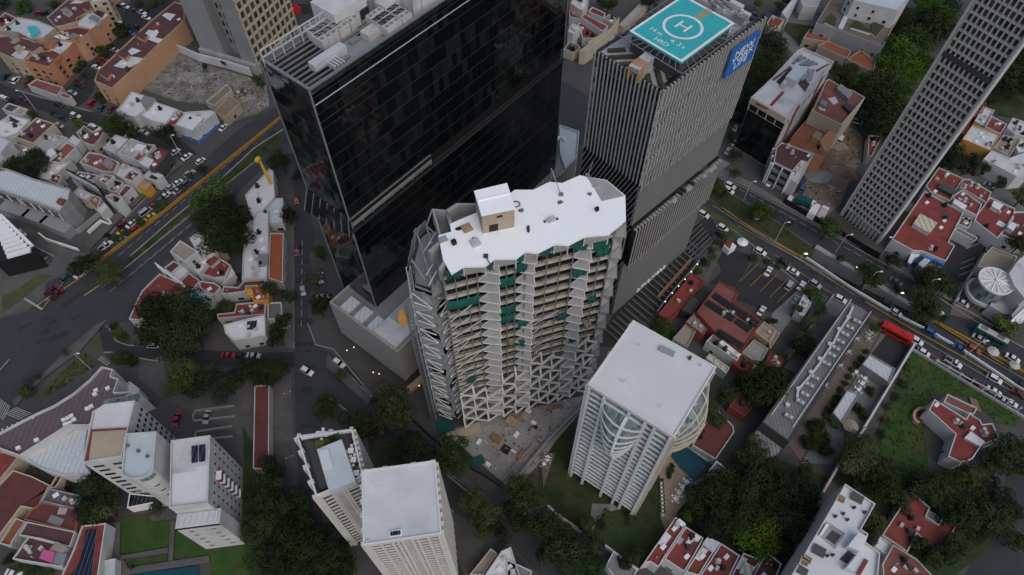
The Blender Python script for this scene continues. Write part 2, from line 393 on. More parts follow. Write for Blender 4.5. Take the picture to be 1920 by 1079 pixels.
sheet('drive_in', 'z 1344,480 1362,460 1410,482 1400,505 1378,538 1350,535 1330,532 1352,510', 'asphalt_dark')
sheet('plaza', 'z 1290,440 1310,415 1335,405 1345,436 1318,462 1300,495 1240,575 1210,600 1180,655 1120,650 1150,589', 'asphalt_dark')
sheet('forecourt', 'z 1300,495 1318,462 1362,458 1345,490 1335,512 1330,532 1318,540 1305,530', 'paving')
sheet('bank_car_park', 'z 1796,450 1862,446 1838,500 1806,540 1790,570 1705,528 1712,510 1770,500 1772,492', 'asphalt_dark')
sheet('gravel_yard', 'z 268,168 330,98 375,118 480,150 500,185 460,205 420,200 375,195 330,190', 'yard')
sheet('concrete_square', 'z 331,148 350,132 383,144 365,160', 'concrete_pale')
sheet('ruin_ground', 'z 410,205 430,185 450,165 500,160 505,200 480,215 440,228', 'yard')
sheet('demolition_ground', 'z 1500,300 1540,262 1572,225 1600,232 1618,262 1615,300 1590,345 1575,385 1550,405 1500,405 1480,385 1512,340', 'earth')
sheet('site_ground', 'z 830,810 900,790 1000,765 1080,745 1120,738 1098,760 1040,835 980,905 950,912 925,890 880,850', 'concrete_pale')
sheet('corner_paving', 'z -60,505 40,480 100,470 140,490 120,512 85,530 85,555 50,580 -60,610', 'paving')
sheet('mall_drive', 'z -60,395 60,430 130,470 165,478 188,490 150,500 100,470 60,470 -60,440', 'paving')
sheet('hotel_forecourt', 'z 260,690 300,668 370,690 480,695 545,700 550,830 480,830 300,745 262,712', 'paving')
sheet('bank_forecourt', 'z 1690,512 1765,535 1745,549 1664,499', 'concrete')
sheet('terrace', 'z 1636,592 1660,607 1600,712 1500,865 1478,834', 'paving_brown')
sheet('paved_yard', 'z 1661,608 1670,615 1640,668 1690,690 1600,830 1560,872 1502,868 1602,714', 'concrete')
sheet('drive', 'z 1524,545 1560,560 1592,562 1500,705 1470,690 1505,640', 'concrete')
sheet('drive', 'z 1448,588 1495,545 1516,555 1490,590 1462,628 1440,612', 'grey_roof')
sheet('bus_yard', 'z 1668,620 1705,652 1678,692 1632,666', 'asphalt_dark')
sheet('office_court', 'z 1780,590 1800,530 1835,535 1860,590 1815,600', 'paving_brown')
# planting
def lawn(name, poly, mat='grass'): return stuff_flag(sheet(name, poly, mat))
def stuff_flag(o): o['kind'] = 'stuff'; return o
lawn('grass', 'z 532,244 478,279 418,335 325,412 245,482 158,540 150,552 240,498 350,410 417,350 480,301 534,264')
lawn('grass', 'z 168,647 186,632 193,663', 'grass_dry')
lawn('grass', 'z 155,660 185,680 150,705 110,730 75,752 70,742 110,705', 'grass_dry')
lawn('grass', 'z 205,606 215,597 235,625 247,640 240,647 222,641 208,628')
lawn('grass', 'z 250,640 280,645 262,651 252,650')
lawn('grass', 'z 198,665 215,660 245,660 262,672 256,686 215,684')
lawn('grass', 'z 1339,335 1369,363 1440,406 1522,463 1526,468 1510,485 1440,440 1400,420 1352,388 1325,365', 'grass')
lawn('grass', 'z 1304,376 1360,412 1415,446 1412,452 1345,415 1304,388', 'grass_dry')
lawn('grass', 'z 1545,468 1640,518 1702,556 1700,562 1640,524 1530,466', 'grass_dry')
lawn('grass', 'z 1755,607 1823,648 1866,668 1864,672 1815,646 1750,608')
lawn('grass', 'z 1706,658 1752,684 1830,732 1912,780 1905,800 1870,795 1820,745 1750,740 1730,790 1735,830 1740,880 1700,890 1650,870 1640,820 1665,760', 'grass_lush')
lawn('grass', 'z 228,972 279,964 280,980 322,976 322,1030 226,1040', 'grass_lush')
lawn('grass', 'z 330,985 375,1015 450,1005 455,890 490,880 500,1100 395,1100 395,1045 326,1053', 'grass_lush')
lawn('grass', 'z 240,1052 315,1040 315,1052 240,1062', 'grass_lush')
lawn('grass', 'z 1040,830 1075,790 1090,880 1180,960 1235,870 1240,960 1260,1000 1210,1060 1110,1010 1060,970 1010,930 1010,880', 'grass')
lawn('grass', 'z 690,820 740,830 760,880 790,925 840,1010 870,1079 830,1079 700,900', 'grass')
lawn('grass', 'z 5,555 30,545 75,515 100,518 70,540 5,590', 'grass_dry')
lawn('grass', 'z 455,800 560,960 560,1100 470,1100', 'grass')
lawn('grass', 'z 1850,190 1880,150 1935,170 1935,230 1860,215', 'grass')
lawn('grass', 'z 1450,40 1600,60 1720,30 1780,0 1700,160 1640,230 1600,230 1560,140', 'grass')
lawn('grass', 'z 1230,960 1330,890 1450,860 1560,900 1500,960 1420,1060 1300,960', 'grass')
lawn('grass', 'z 1560,900 1640,860 1760,880 1860,870 1880,950 1840,1040 1790,1079 1720,1079 1650,1000', 'grass')
# pavements
sheet('terrace', 'z 1236,865 1262,850 1300,905 1325,893 1270,960 1248,1000 1238,970', 'flagstone')
sheet('footpath', 'z 1110,945 1150,947 1160,955 1130,965 1118,985 1107,1003 1098,998 1108,965', 'concrete_pale')
RP = random.Random(5)
for poly, n_ in (('z 528,232 80,560 160,600 480,300', 16), ('z 20,620 90,590 200,600 60,740', 10), ('z 1340,400 1640,590 1900,760 1900,730', 16), ('z 560,420 575,420 590,900 570,900', 12), ('z 610,670 860,900 880,930 640,720', 10), ('z 1400,360 1640,490 1660,510 1420,385', 8)):
    q4 = [P(*v) for v in px(poly)]
    for i in range(n_):             # patched and worn places in the road surface
        s, t = RP.random(), RP.random(); o = lerp(lerp(q4[0], q4[1], s), lerp(q4[3], q4[2], s), t); d = (q4[1][0]-q4[0][0], q4[1][1]-q4[0][1]); l = math.hypot(*d); d = (d[0]/l, d[1]/l); a, c = RP.uniform(.6, 2.6), RP.uniform(.4, .9)
        sheet('road_patch', [(o[0]+d[0]*a*u-d[1]*c*v+RP.uniform(-.2, .2), o[1]+d[1]*a*u+d[0]*c*v+RP.uniform(-.2, .2)) for u, v in ((-1,-1),(1,-1),(1.1,0),(1,1),(-1,1))], 'asphalt_dark', .05+i*.001)
for poly, mt in (('z 1700,700 1720,690 1735,730 1745,780 1725,800 1712,750', 'grass_dry'), ('z 1815,745 1830,752 1838,775 1822,770', 'earth'), ('z 1650,840 1690,850 1680,880 1655,870', 'grass_dry'), ('z 1850,760 1885,770 1890,790 1860,788', 'grass_dry'), ('z 1770,745 1800,750 1790,762 1765,755', 'grass_dry'), ('z 245,985 262,983 265,1010 248,1015', 'grass'), ('z 400,1030 440,1020 450,1060 410,1065', 'grass'), ('z 1060,900 1090,890 1110,930 1080,940', 'grass_lush'), ('z 1190,1000 1220,990 1225,1030 1200,1035', 'grass_lush'), ('z 1400,395 1430,408 1440,425 1410,415', 'grass_dry'), ('z 1345,372 1375,380 1385,396 1360,388', 'grass_dry'), ('z 300,425 330,405 334,410 303,430', 'grass_dry'), ('z 200,507 225,490 228,495 205,512', 'grass_dry')):
    sheet('bare_earth', poly, mt) if mt == 'earth' else None
sheet('footpath', 'z 1012,852 1041,850 1019,916', 'paving_brown')
sheet('footpath', 'z 207,980 228,980 226,1040 240,1062 250,1079 200,1079', 'paving')
sheet('footpath', 'z 322,978 330,978 326,1053 317,1053', 'paving')
sheet('footpath', 'z 220,1045 316,1028 317,1038 230,1050', 'paving')
sheet('footpath', 'z 240,1066 393,1043 394,1056 242,1079', 'paving')
sheet('pavement', 'z 615,665 640,690 700,745 690,760 640,715 612,690', 'paving')
sheet('pavement', 'z 560,400 552,430 551,655 535,655 530,560 530,420', 'paving')
sheet('pavement', 'z 700,775 760,800 830,850 905,925 985,985 960,985 895,930 825,880 760,830 700,785', 'paving')
sheet('pavement', 'z 185,245 255,268 305,290 300,296 180,255', 'paving')
sheet('pavement', 'z 300,298 330,300 345,310 300,345 215,425 170,470 160,460 205,415 290,335', 'paving')
sheet('pavement', 'z 182,611 205,600 150,662 95,702 55,738 30,765 25,755 65,720 135,650', 'paving')
sheet('pavement', 'z 1335,312 1400,340 1475,385 1560,425 1640,470 1640,482 1578,450 1472,392 1385,348 1337,329', 'concrete')
sheet('pavement', 'z 1664,478 1762,530 1790,572 1745,549 1664,499', 'concrete')
sheet('pool', 'z 1262,838 1300,842 1330,870 1300,900 1275,880 1256,855', 'pool')
sheet('pool', 'z 245,1079 330,1068 372,1062 374,1079 374,1120 245,1120', 'pool')
# kerbs, walls of the underpass, markings
for k in ('z 182,611 135,650 65,720 28,762', 'z 205,617 218,640 240,648 300,652', 'z 195,661 225,661 262,672 330,684', 'z 551,432 551,655', 'z 577,607 592,647 625,655 700,745',
          'z 345,300 300,345 215,430 175,478', 'z 110,217 186,238 260,262', 'z 33,170 110,192 172,210', 'z 1337,329 1385,348 1472,392 1578,450 1664,499 1745,549 1814,594 1859,620 1920,653',
          'z 1333,407 1373,430 1414,462 1459,500 1514,545', 'z 1703,652 1750,681 1920,780', 'z 606,738 650,770 690,815 760,890 850,960', 'z 720,775 800,860 880,925 992,988'):
    strip('kerb', k, .3, 'concrete_pale', .14)
strip('kerb', 'z 190,493 150,522 85,565', .35, 'road_yellow', .15)
strip('kerb', 'z 245,481 325,411 418,334 478,278 532,243', .4, 'concrete_pale', .3)
strip('kerb', 'z 158,555 240,499 360,402 420,350 480,302', .35, 'tan_roof', .14)
strip('kerb', 'z 1352,388 1414,433 1510,486', .35, 'road_yellow', .14)
strip('kerb', 'z 1369,363 1440,406 1522,463', .3, 'concrete_pale', .14)
strip('road_marking', 'z 1452,481 1545,545 1700,640 1760,676', .18, 'road_yellow')
strip('road_marking', 'z 1360,398 1440,450 1520,502 1600,556', .2, 'road_yellow')
strip('road_marking', 'z 1620,568 1700,615 1800,670 1897,728', .3, 'road_yellow')
strip('road_marking', 'z 1760,612 1830,655 1890,692', .3, 'road_yellow')
strip('road_marking', 'z 0,700 20,676', .25, 'road_white'); strip('road_marking', 'z 82,582 130,520', .25, 'road_yellow')
strip('road_marking', 'z 48,562 82,583', .6, 'road_white'); strip('road_marking', 'z 73,575 98,557', .25, 'road_white')
for a, c, n in (((205,552),(420,372),14), ((190,545),(392,375),14), ((245,520),(440,358),12), ((220,486),(470,275),16), ((1335,388),(1560,530),18), ((1380,425),(1600,545),16), ((1700,625),(1910,745),14), ((1790,640),(1920,715),9), ((1345,335),(1660,510),16), ((568,450),(566,620),9), ((640,690),(860,905),12)):
    dashes('road_marking', a, c, n, 2.2, .14)
def zebra(a, c, d, n):
    p, q, r = P(*a), P(*c), P(*d); b = MB(); LV[0] += 1; z = .012+LV[0]*.004
    dv = (r[0]-p[0], r[1]-p[1])
    for i in range(n):
        s, t = lerp(p, q, (i+.15)/n), lerp(p, q, (i+.6)/n)
        b.poly([s[:2], t[:2], (t[0]+dv[0], t[1]+dv[1]), (s[0]+dv[0], s[1]+dv[1])], z)
    struct('road_marking', b, m_['road_white'])
zebra((0,748),(24,764),(-14,775),8); zebra((186,676),(203,690),(194,670),5); zebra((10,778),(35,765),(40,790),6)
zebra((618,652),(648,640),(630,664),0) if False else None
for a in ((1440,505), (1420,497), (1458,515), (1476,526), (1490,536)):   # parking bays
    p = P(*a); q = P(a[0]-34, a[1]+34); strip('road_marking', [p, q], .14, 'road_yellow')
for a in ((1785,450),(1798,462),(1808,470),(1800,497),(1797,508),(1795,520)):
    p = P(*a); q = P(a[0]+26, a[1]-11); strip('road_marking', [p, q], .14, 'road_white')
for i in range(9): a = (1305+i*4.5, 412+i*6); strip('plaza_paving', [P(*a), P(a[0]-38, a[1]+36)], .5, 'paving')
for i in range(22): a = (1285-i*7.2, 452+i*8.0); strip('plaza_paving', [P(*a), P(a[0]+26+i, a[1]+20+i)], .55, 'paving')
def ramp():
    A, B, C, D = HOLE; dz = -5.5
    b = MB().quad((*A[:2], dz), (*D[:2], .01), (*C[:2], .01), (*B[:2], dz)); struct('underpass_road', b, m_['asphalt_dark'])
    b = MB().quad((*B[:2], dz), (*C[:2], 0), (*B[:2], 0)); struct('underpass_wall', b, m_['wall_grey'])
    b = MB().quad((*A[:2], dz), (*A[:2], 0), (*D[:2], 0)); struct('underpass_wall', b, m_['concrete'])
    b = MB().quad((*A[:2], dz), (*B[:2], dz), (*B[:2], 0), (*A[:2], 0)); struct('underpass_wall', b, m_['black'])
ramp()
def wall(label, poly, hgt, th, mat, name='wall', cat='wall', z0=0.0, group=None):
    p = pts(poly) if isinstance(poly, str) else poly; b = MB(); k = len(p)
    L, Rr = [], []
    for i in range(k):
        d = Vector(p[min(i+1, k-1)][:2])-Vector(p[max(i-1, 0)][:2]); d.normalize(); n = Vector((-d.y, d.x))*th/2
        c = Vector(p[i][:2]); L.append(c+n); Rr.append(c-n)
    vs = []; fs = []
    for i in range(k): vs += [(L[i].x, L[i].y, z0), (Rr[i].x, Rr[i].y, z0), (Rr[i].x, Rr[i].y, z0+hgt), (L[i].x, L[i].y, z0+hgt)]
    for i in range(k-1):
        o = 4*i
        for a, c in ((0,1),(1,2),(2,3),(3,0)): fs.append((o+a, o+4+a, o+4+c, o+c))
    fs += [(0,1,2,3)[::-1], tuple(4*(k-1)+q for q in (0,1,2,3))]
    b.add(vs, fs); o = b.build(name, m_[mat] if isinstance(mat, str) else mat)
    return tag(o, label, cat, group)
wall('long yellow painted parapet wall beside the sunken left avenue', 'z 192,489 246,447 300,406 390,334 472,268 527,223', 1.1, .4, 'road_yellow', 'parapet_wall')
wall('white parapet wall between the near lanes and the underpass of the right avenue', 'z 1511,485 1590,538 1665,583 1752,628 1815,665 1897,720 1925,736', .8, .3, 'white_paint', 'parapet_wall')
wall('pale concrete parapet on the far side of the underpass ramp', 'z 1528,465 1610,515 1704,574', .9, 1.6, 'wall_grey', 'parapet_wall')
wall('low yellow edged wall beside the lanes below the green bus', 'z 1738,597 1815,638 1865,668 1925,703', .7, .4, 'road_yellow', 'parapet_wall')
# ---------------------------------------------------------------- the black glass tower
def rect(front, left, right, h):       # ground rectangle from a front roof corner and pixels along its two roof edges
    f, l, r = P(*front, h), P(*left, h), P(*right, h)
    v = Vector((r[0]-f[0], r[1]-f[1])); u = Vector((l[0]-f[0], l[1]-f[1]))
    n = Vector((-v.y, v.x)).normalized(); n = n if n.dot(u) > 0 else -n
    u = n*u.dot(n)
    return [(f[0], f[1]), (f[0]+v.x, f[1]+v.y), (f[0]+v.x+u.x, f[1]+v.y+u.y), (f[0]+u.x, f[1]+u.y)]
def shrink_uv(p, u0, u1, v0, v1):       # sub-rectangle of a rectangle in its own fractions
    a, b, c, d = p
    q = lambda s, t: (a[0]+(b[0]-a[0])*s+(d[0]-a[0])*t, a[1]+(b[1]-a[1])*s+(d[1]-a[1])*t)
    return [q(u0, v0), q(u1, v0), q(u1, v1), q(u0, v1)]
def fin_rows(a, b, z0, z1, step, o0, o1, wd, skip=()):
    l = face_frame(a, b)[2]; n = max(1, round(l/step)); out = []
    for i in range(n+1):
        if i in skip: continue
        u = l*i/n; out.append(panel(a, b, u-wd/2, u+wd/2, z0, z1, o0, o1))
    return out
def tower_black():
    ht, hb = 88.0, 50.5
    fp = rect((580,172), (487,114), (1076,-161), ht)
    A, B, C, D = fp; c = mid(fp)
    t = thing('office_tower', 'tall black glass office tower with air conditioning units on its roof', 'tower', (c[0], c[1], 0))
    up = shrink_uv(fp, .003, 1, .02, 1)
    # faces: near long side A-B, short side D-A
    for nm, a, b in (('glass_facade', A, B), ('glass_facade', D, A), ('glass_facade', B, C), ('glass_facade', C, D)):
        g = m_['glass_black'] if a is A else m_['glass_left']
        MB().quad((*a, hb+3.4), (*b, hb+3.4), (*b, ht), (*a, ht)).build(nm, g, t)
        e, n, l = face_frame(a, b)
        q = [(p[0]+n[0]*1.0, p[1]+n[1]*1.0) for p in (a, b)]
        MB().quad((*a, 0), (*b, 0), (*b, hb), (*a, hb)).build(nm, g, t)
    rec = offset(fp, .5)
    MB().walls(rec, hb, hb+3.4).build('terrace_wall', m_['black'], t)
    b = MB(); b.prism(offset(fp, -.35), hb-.8, hb-.4, True); b.build('cornice', m_['metal_dark'], t)
    b = MB(); b.poly(offset(fp, .1), hb); b.build('terrace_floor', m_['metal_dark'], t)
    b = MB().quad((*lerp(A, B, .0), hb+3.4), (*lerp(A, B, 1), hb+3.4), (*lerp(rec[0], rec[1], 1), hb+3.4), (*rec[0], hb+3.4)); b.build('soffit', m_['black'], t)
    for u0, u1 in ((.005, .33),):
        a, bb = lerp(A, B, u0), lerp(A, B, u1); l = face_frame(a, bb)[2]
        panel(a, bb, 0, l, hb+1.0, hb+1.9, -.25, .3).build('terrace_rail', m_['concrete_pale'], t); panel(a, bb, 0, l, hb+1.9, hb+3.3, -.2, .04).build('terrace_recess_shade', m_['black'], t)  # black strip on the facade paints the shade of the terrace recess
        panel(a, bb, 0, l, hb+3.35, hb+3.5, -.1, .3).build('terrace_rail', m_['metal_grey'], t)
        many('terrace_post', [panel(a, bb, l*i/8-.12, l*i/8+.12, hb, hb+3.4, -.3, 0) for i in range(9)], m_['metal_grey'], t)
    # floor lines, belts and corner trims
    for a, b, k in ((A, B, .03), (D, A, .03)):
        l = face_frame(a, b)[2]; bands = []
        for i in range(26):
            z = 3.4+i*3.6
            if z > ht-1.5 or abs(z-hb-1) < 3: continue
            bands.append(panel(a, b, 0, l, z, z+.1, .0, .03))
        many('floor_band', bands, m_['metal_dark'], t)
    e, n, l = face_frame(A, B)
    for z in (74.5,):
        panel(A, B, 0, l*.17, z+6.2, z+6.3, 0, .1).build('belt', m_['metal_dark'], t)
    panel(A, B, 0, l, ht-3.3, ht-3.16, 0, .12).build('belt', m_['metal_pale'], t)
    panel(A, B, 0, l, 31.2, 31.45, 0, .12).build('belt', m_['metal_dark'], t)
    for q in (A, B, D):
        MB().box((q[0], q[1], hb+3.4), (.3, .3, ht-hb-3.4), .6).build('corner_trim', m_['metal_grey'], t)
        MB().box((q[0], q[1], 0), (.3, .3, hb-.9), .6).build('corner_trim', m_['metal_grey'], t)
    # splayed glass fold on the short side at the belt
    e, n, l = face_frame(D, A)
    b = MB(); p0, p1 = on(D, A, 0, 0, hb+4), on(D, A, l, 0, hb+4); q0, q1 = on(D, A, 0, 2.4, hb-1), on(D, A, l, 1.0, hb-1)
    b.quad(q0, q1, p1, p0); b.build('canopy', m_['glass_left'], t)
    for i in range(7):
        u = l*i/6; MB().bar(on(D, A, u, .1, hb+4), on(D, A, u, 2.4-1.4*i/6+.1, hb-1), .18).build('canopy_rib', m_['metal_grey'], t)
    # roof: deck, open frame at the near short end, parapet
    deck = shrink_uv(fp, .135, 1, .03, .97); z = ht-1.0
    rf = MB().poly(deck, z).build('roof', m_['concrete_grey'], t)
    pit = shrink_uv(fp, .015, .135, .05, .95)
    MB().poly(pit, ht-9).build('roof_pit_floor', m_['paving_brown'], t)
    b = MB(); pw = ccw(pit)
    for i in range(4): b.quad((*pw[(i+1) % 4], ht-9), (*pw[i], ht-9), (*pw[i], ht-.9), (*pw[(i+1) % 4], ht-.9))
    b.build('roof_pit_wall', m_['wall_dark'], t)
    for i in range(9):
        q = shrink_uv(fp, .015, .135, .08+i*.1, .09+i*.1); MB().bar((*lerp(q[0], q[3], .5), ht-.7), (*lerp(q[1], q[2], .5), ht-.7), .28).build('roof_beam', m_['metal_grey'], t)
    ring = [(fp, offset(fp, .55))]
    b = MB(); o, i_ = ccw(fp), offset(fp, .55)
    b.walls(o, ht-1.0, ht+.3)
    for k in range(4): b.quad((*o[k], ht+.3), (*o[(k+1) % 4], ht+.3), (*i_[(k+1) % 4], ht+.3), (*i_[k], ht+.3)); b.quad((*i_[(k+1) % 4], ht-1), (*i_[k], ht-1), (*i_[k], ht+.3), (*i_[(k+1) % 4], ht+.3))
    b.build('parapet', m_['metal_grey'], t)
    MB().poly(shrink_uv(fp, .02, .14, .952, .995), ht-.6).build('roof_walkway', m_['white_roof_worn'], t)
    # open rail along the far long edge
    a, bb = C, D; l = face_frame(a, bb)[2]
    for zz in (ht+2.4, ht+1.0): panel(a, bb, 0, l, zz, zz+.2, -1.2, -1.0).build('roof_rail', m_['metal_pale'], t)
    many('roof_rail_post', [panel(a, bb, l*i/34-.1, l*i/34+.1, ht-.9, ht+2.4, -1.2, -1.0) for i in range(35)], m_['metal_pale'], t)
    # rows of condensers, each standing on the roof
    def loc(px_): return P(*px_, z)
    ax = math.atan2(B[1]-A[1], B[0]-A[0])
    def unit(x, y, k):
        u = MB().box((x, y, z+.25), (2.9, 1.25, 1.9), ax+PI/2).build('condenser', m_['wall_offwhite'], t)
        g = MB()
        for s in (-.72, .72):
            cx, cy = x-math.sin(ax)*s, y+math.cos(ax)*s
            g.tube((cx, cy, z+2.15), (cx, cy, z+2.24), .4, n=10)
        g.build('fan', m_['metal_grey'], u)
        MB().box((x, y, z), (2.6, 1.0, .25), ax+PI/2).build('stand', m_['metal_dark'], u)
    rows = [((587,73),(604,89)), ((598,67),(615,83)), ((608,60),(625,76)), ((618,53),(636,69)), ((627,46),(645,62)), ((637,39),(656,55)), ((646,33),(664,48)),
            ((703,52),(724,66)), ((711,46),(732,60)), ((720,40),(741,54)), ((730,33),(751,47)), ((739,27),(760,41))]
    for p0, p1 in rows:
        for i in range(3):
            q = lerp(p0, p1, i/2.0); g = loc(q); unit(g[0], g[1], i)
    for p0, p1 in (((610,93),(700,38)), ((614,97),(704,42))): MB().bar(loc(p0)[:2]+(z+.4,), loc(p1)[:2]+(z+.4,), .35).build('duct', m_['metal_grey'], t)
    def bx(nm, pix, d, mat, zz=0): q = loc(pix); return MB().box((q[0], q[1], z+zz), d, ax).build(nm, m_[mat], t)
    bx('plant_room', (617,115), (7.5, 1.8, 1.6), 'metal_pale'); bx('plant_room', (697,69), (3.2, 2.2, 1.6), 'wall_offwhite')
    bx('duct', (676,72), (5, 1.0, .6), 'metal_grey'); bx('duct', (683,64), (3.5, .8, .6), 'metal_grey'); bx('duct', (640,118), (4, .7, .5), 'metal_grey')
    for i in range(4): bx('pipe', (622+i*6, 128-i*3), (.25, 2.6, 1.0), 'metal_pale')
    bx('plant_room', (668,18), (15, 6.5, 4.0), 'white_roof_worn'); bx('plant_room', (700,14), (4.5, 3.5, 3), 'grey_roof'); bx('generator', (686,26), (4, 2, 2), 'metal_dark')
    bx('plant_room', (730,13), (6, 4.5, 2.4), 'metal_pale'); bx('water_tank', (778,15), (4, 3.6, 4), 'white_roof_worn'); bx('water_tank', (770,20), (1.6, 1.6, 3.4), 'white_roof_worn'); bx('water_tank', (800,2), (6, 4, 3.5), 'white_roof_worn')
    for i in range(5): bx('duct', (744+i*7, 14-i*5), (1.2, 3.4, 1.0), 'metal_grey')
    # podium clad in pale stone, overhanging the pavement
    zb, zt = 5.0, 20.3
    q0, q1 = P(617,567,zt), P(745,662,zt)
    d = Vector((q1[0]-q0[0], q1[1]-q0[1])); n = Vector((-d.y, d.x)).normalized()
    if n.y < 0: n = -n
    dep = 24
    pp = [(q0[0], q0[1]), (q1[0], q1[1]), (q1[0]+n.x*dep, q1[1]+n.y*dep), (q0[0]+n.x*dep, q0[1]+n.y*dep)]
    c = mid(pp); tp = thing('hotel_podium', 'low pale stone clad block overhanging the pavement below the black tower', 'building', (c[0], c[1], 0))
    b = MB(); p = ccw(pp); i_ = offset(p, .6)
    b.prism(p, zb, zt-1.2, True); b.walls(p, zt-1.2, zt)
    for k in range(4): b.quad((*p[k], zt), (*p[(k+1) % 4], zt), (*i_[(k+1) % 4], zt), (*i_[k], zt)); b.quad((*i_[(k+1) % 4], zt-1.2), (*i_[k], zt-1.2), (*i_[k], zt), (*i_[(k+1) % 4], zt))
    b.build('stone_wall', m_['stone'], tp)
    MB().poly(i_, zt-1.15).build('roof', m_['grey_roof'], tp)
    MB().prism(offset(p, 4), 0, zb).build('ground_floor', m_['black'], tp)
    for k in range(4):
        s = lerp(i_[0], i_[1], .1+.21*k); e2 = lerp(i_[0], i_[1], .24+.21*k); v = (n.x, n.y)
        MB().prism([s, e2, (e2[0]+v[0]*4.4, e2[1]+v[1]*4.4), (s[0]+v[0]*4.4, s[1]+v[1]*4.4)], zt-1.1, zt-.5).build('skylight', m_['ribbed_white'], tp)
    r0 = lerp(i_[0], i_[1], .66); r1 = lerp(i_[0], i_[1], .985); v = (n.x, n.y)
    MB().prism([r0, r1, (r1[0]+v[0]*20, r1[1]+v[1]*20), (r0[0]+v[0]*20, r0[1]+v[1]*20)], zt-1.1, zt+1.0).build('canopy_roof', m_['white_roof_worn'], tp)
    r0 = (r0[0]+v[0]*5.2, r0[1]+v[1]*5.2); r2 = lerp((r0[0], r0[1]), (r1[0]+v[0]*5.2, r1[1]+v[1]*5.2), .68)
    MB().prism([r0, r2, (r2[0]+v[0]*14.5, r2[1]+v[1]*14.5), (r0[0]+v[0]*14.5, r0[1]+v[1]*14.5)], zt+1.0, zt+1.25).build('roof_panel', m_['grey_roof_pale'], tp)
    return fp
FP_BLACK = tower_black()
# grey roofs between the black tower and the helipad tower
def simple(name, label, cat, poly, h, wall_m, roof_m, par=.5, group=None):
    p = ccw(pts(poly, h)); c = mid(p); t = thing(name, label, cat, (c[0], c[1], 0), group)
    shell(t, p, h, wall_m, roof_m, par); return t, p
def shell(t, p, h, wall_m, roof_m, par=.5, base=0.0, th=.25):
    p = ccw(p); k = len(p); b = MB(); i_ = offset(p, th); z1 = h+par
    b.walls(p, base, z1)
    for q in range(k):
        j = (q+1) % k
        b.quad((*p[q][:2], z1), (*p[j][:2], z1), (*i_[j], z1), (*i_[q], z1))
        if par > .05: b.quad((*i_[j], h), (*i_[q], h), (*i_[q], z1), (*i_[j], z1))
    b.build('wall', m_[wall_m], t)
    rf = MB().poly(i_, h-.02).build('roof', m_[roof_m], t)
    return rf
simple('annex_building', 'low annex with a grey ribbed roof beside the black tower', 'building', 'z 960,320 1012,275 1048,285 1048,240 1083,252 1080,300 1052,330 1000,362 960,362', 9, 'wall_grey', 'ribbed_grey')
simple('annex_building', 'bright white roofed annex squeezed between the two dark towers', 'building', 'z 1049,236 1086,248 1082,296 1060,318 1050,290', 9.5, 'wall_white', 'white_roof_blue')
wall('white gutter upstand across the grey annex roof', 'z 1003,340 1046,299 1056,305', 1.4, .7, 'white_paint', 'gutter', z0=9.0, cat='gutter')
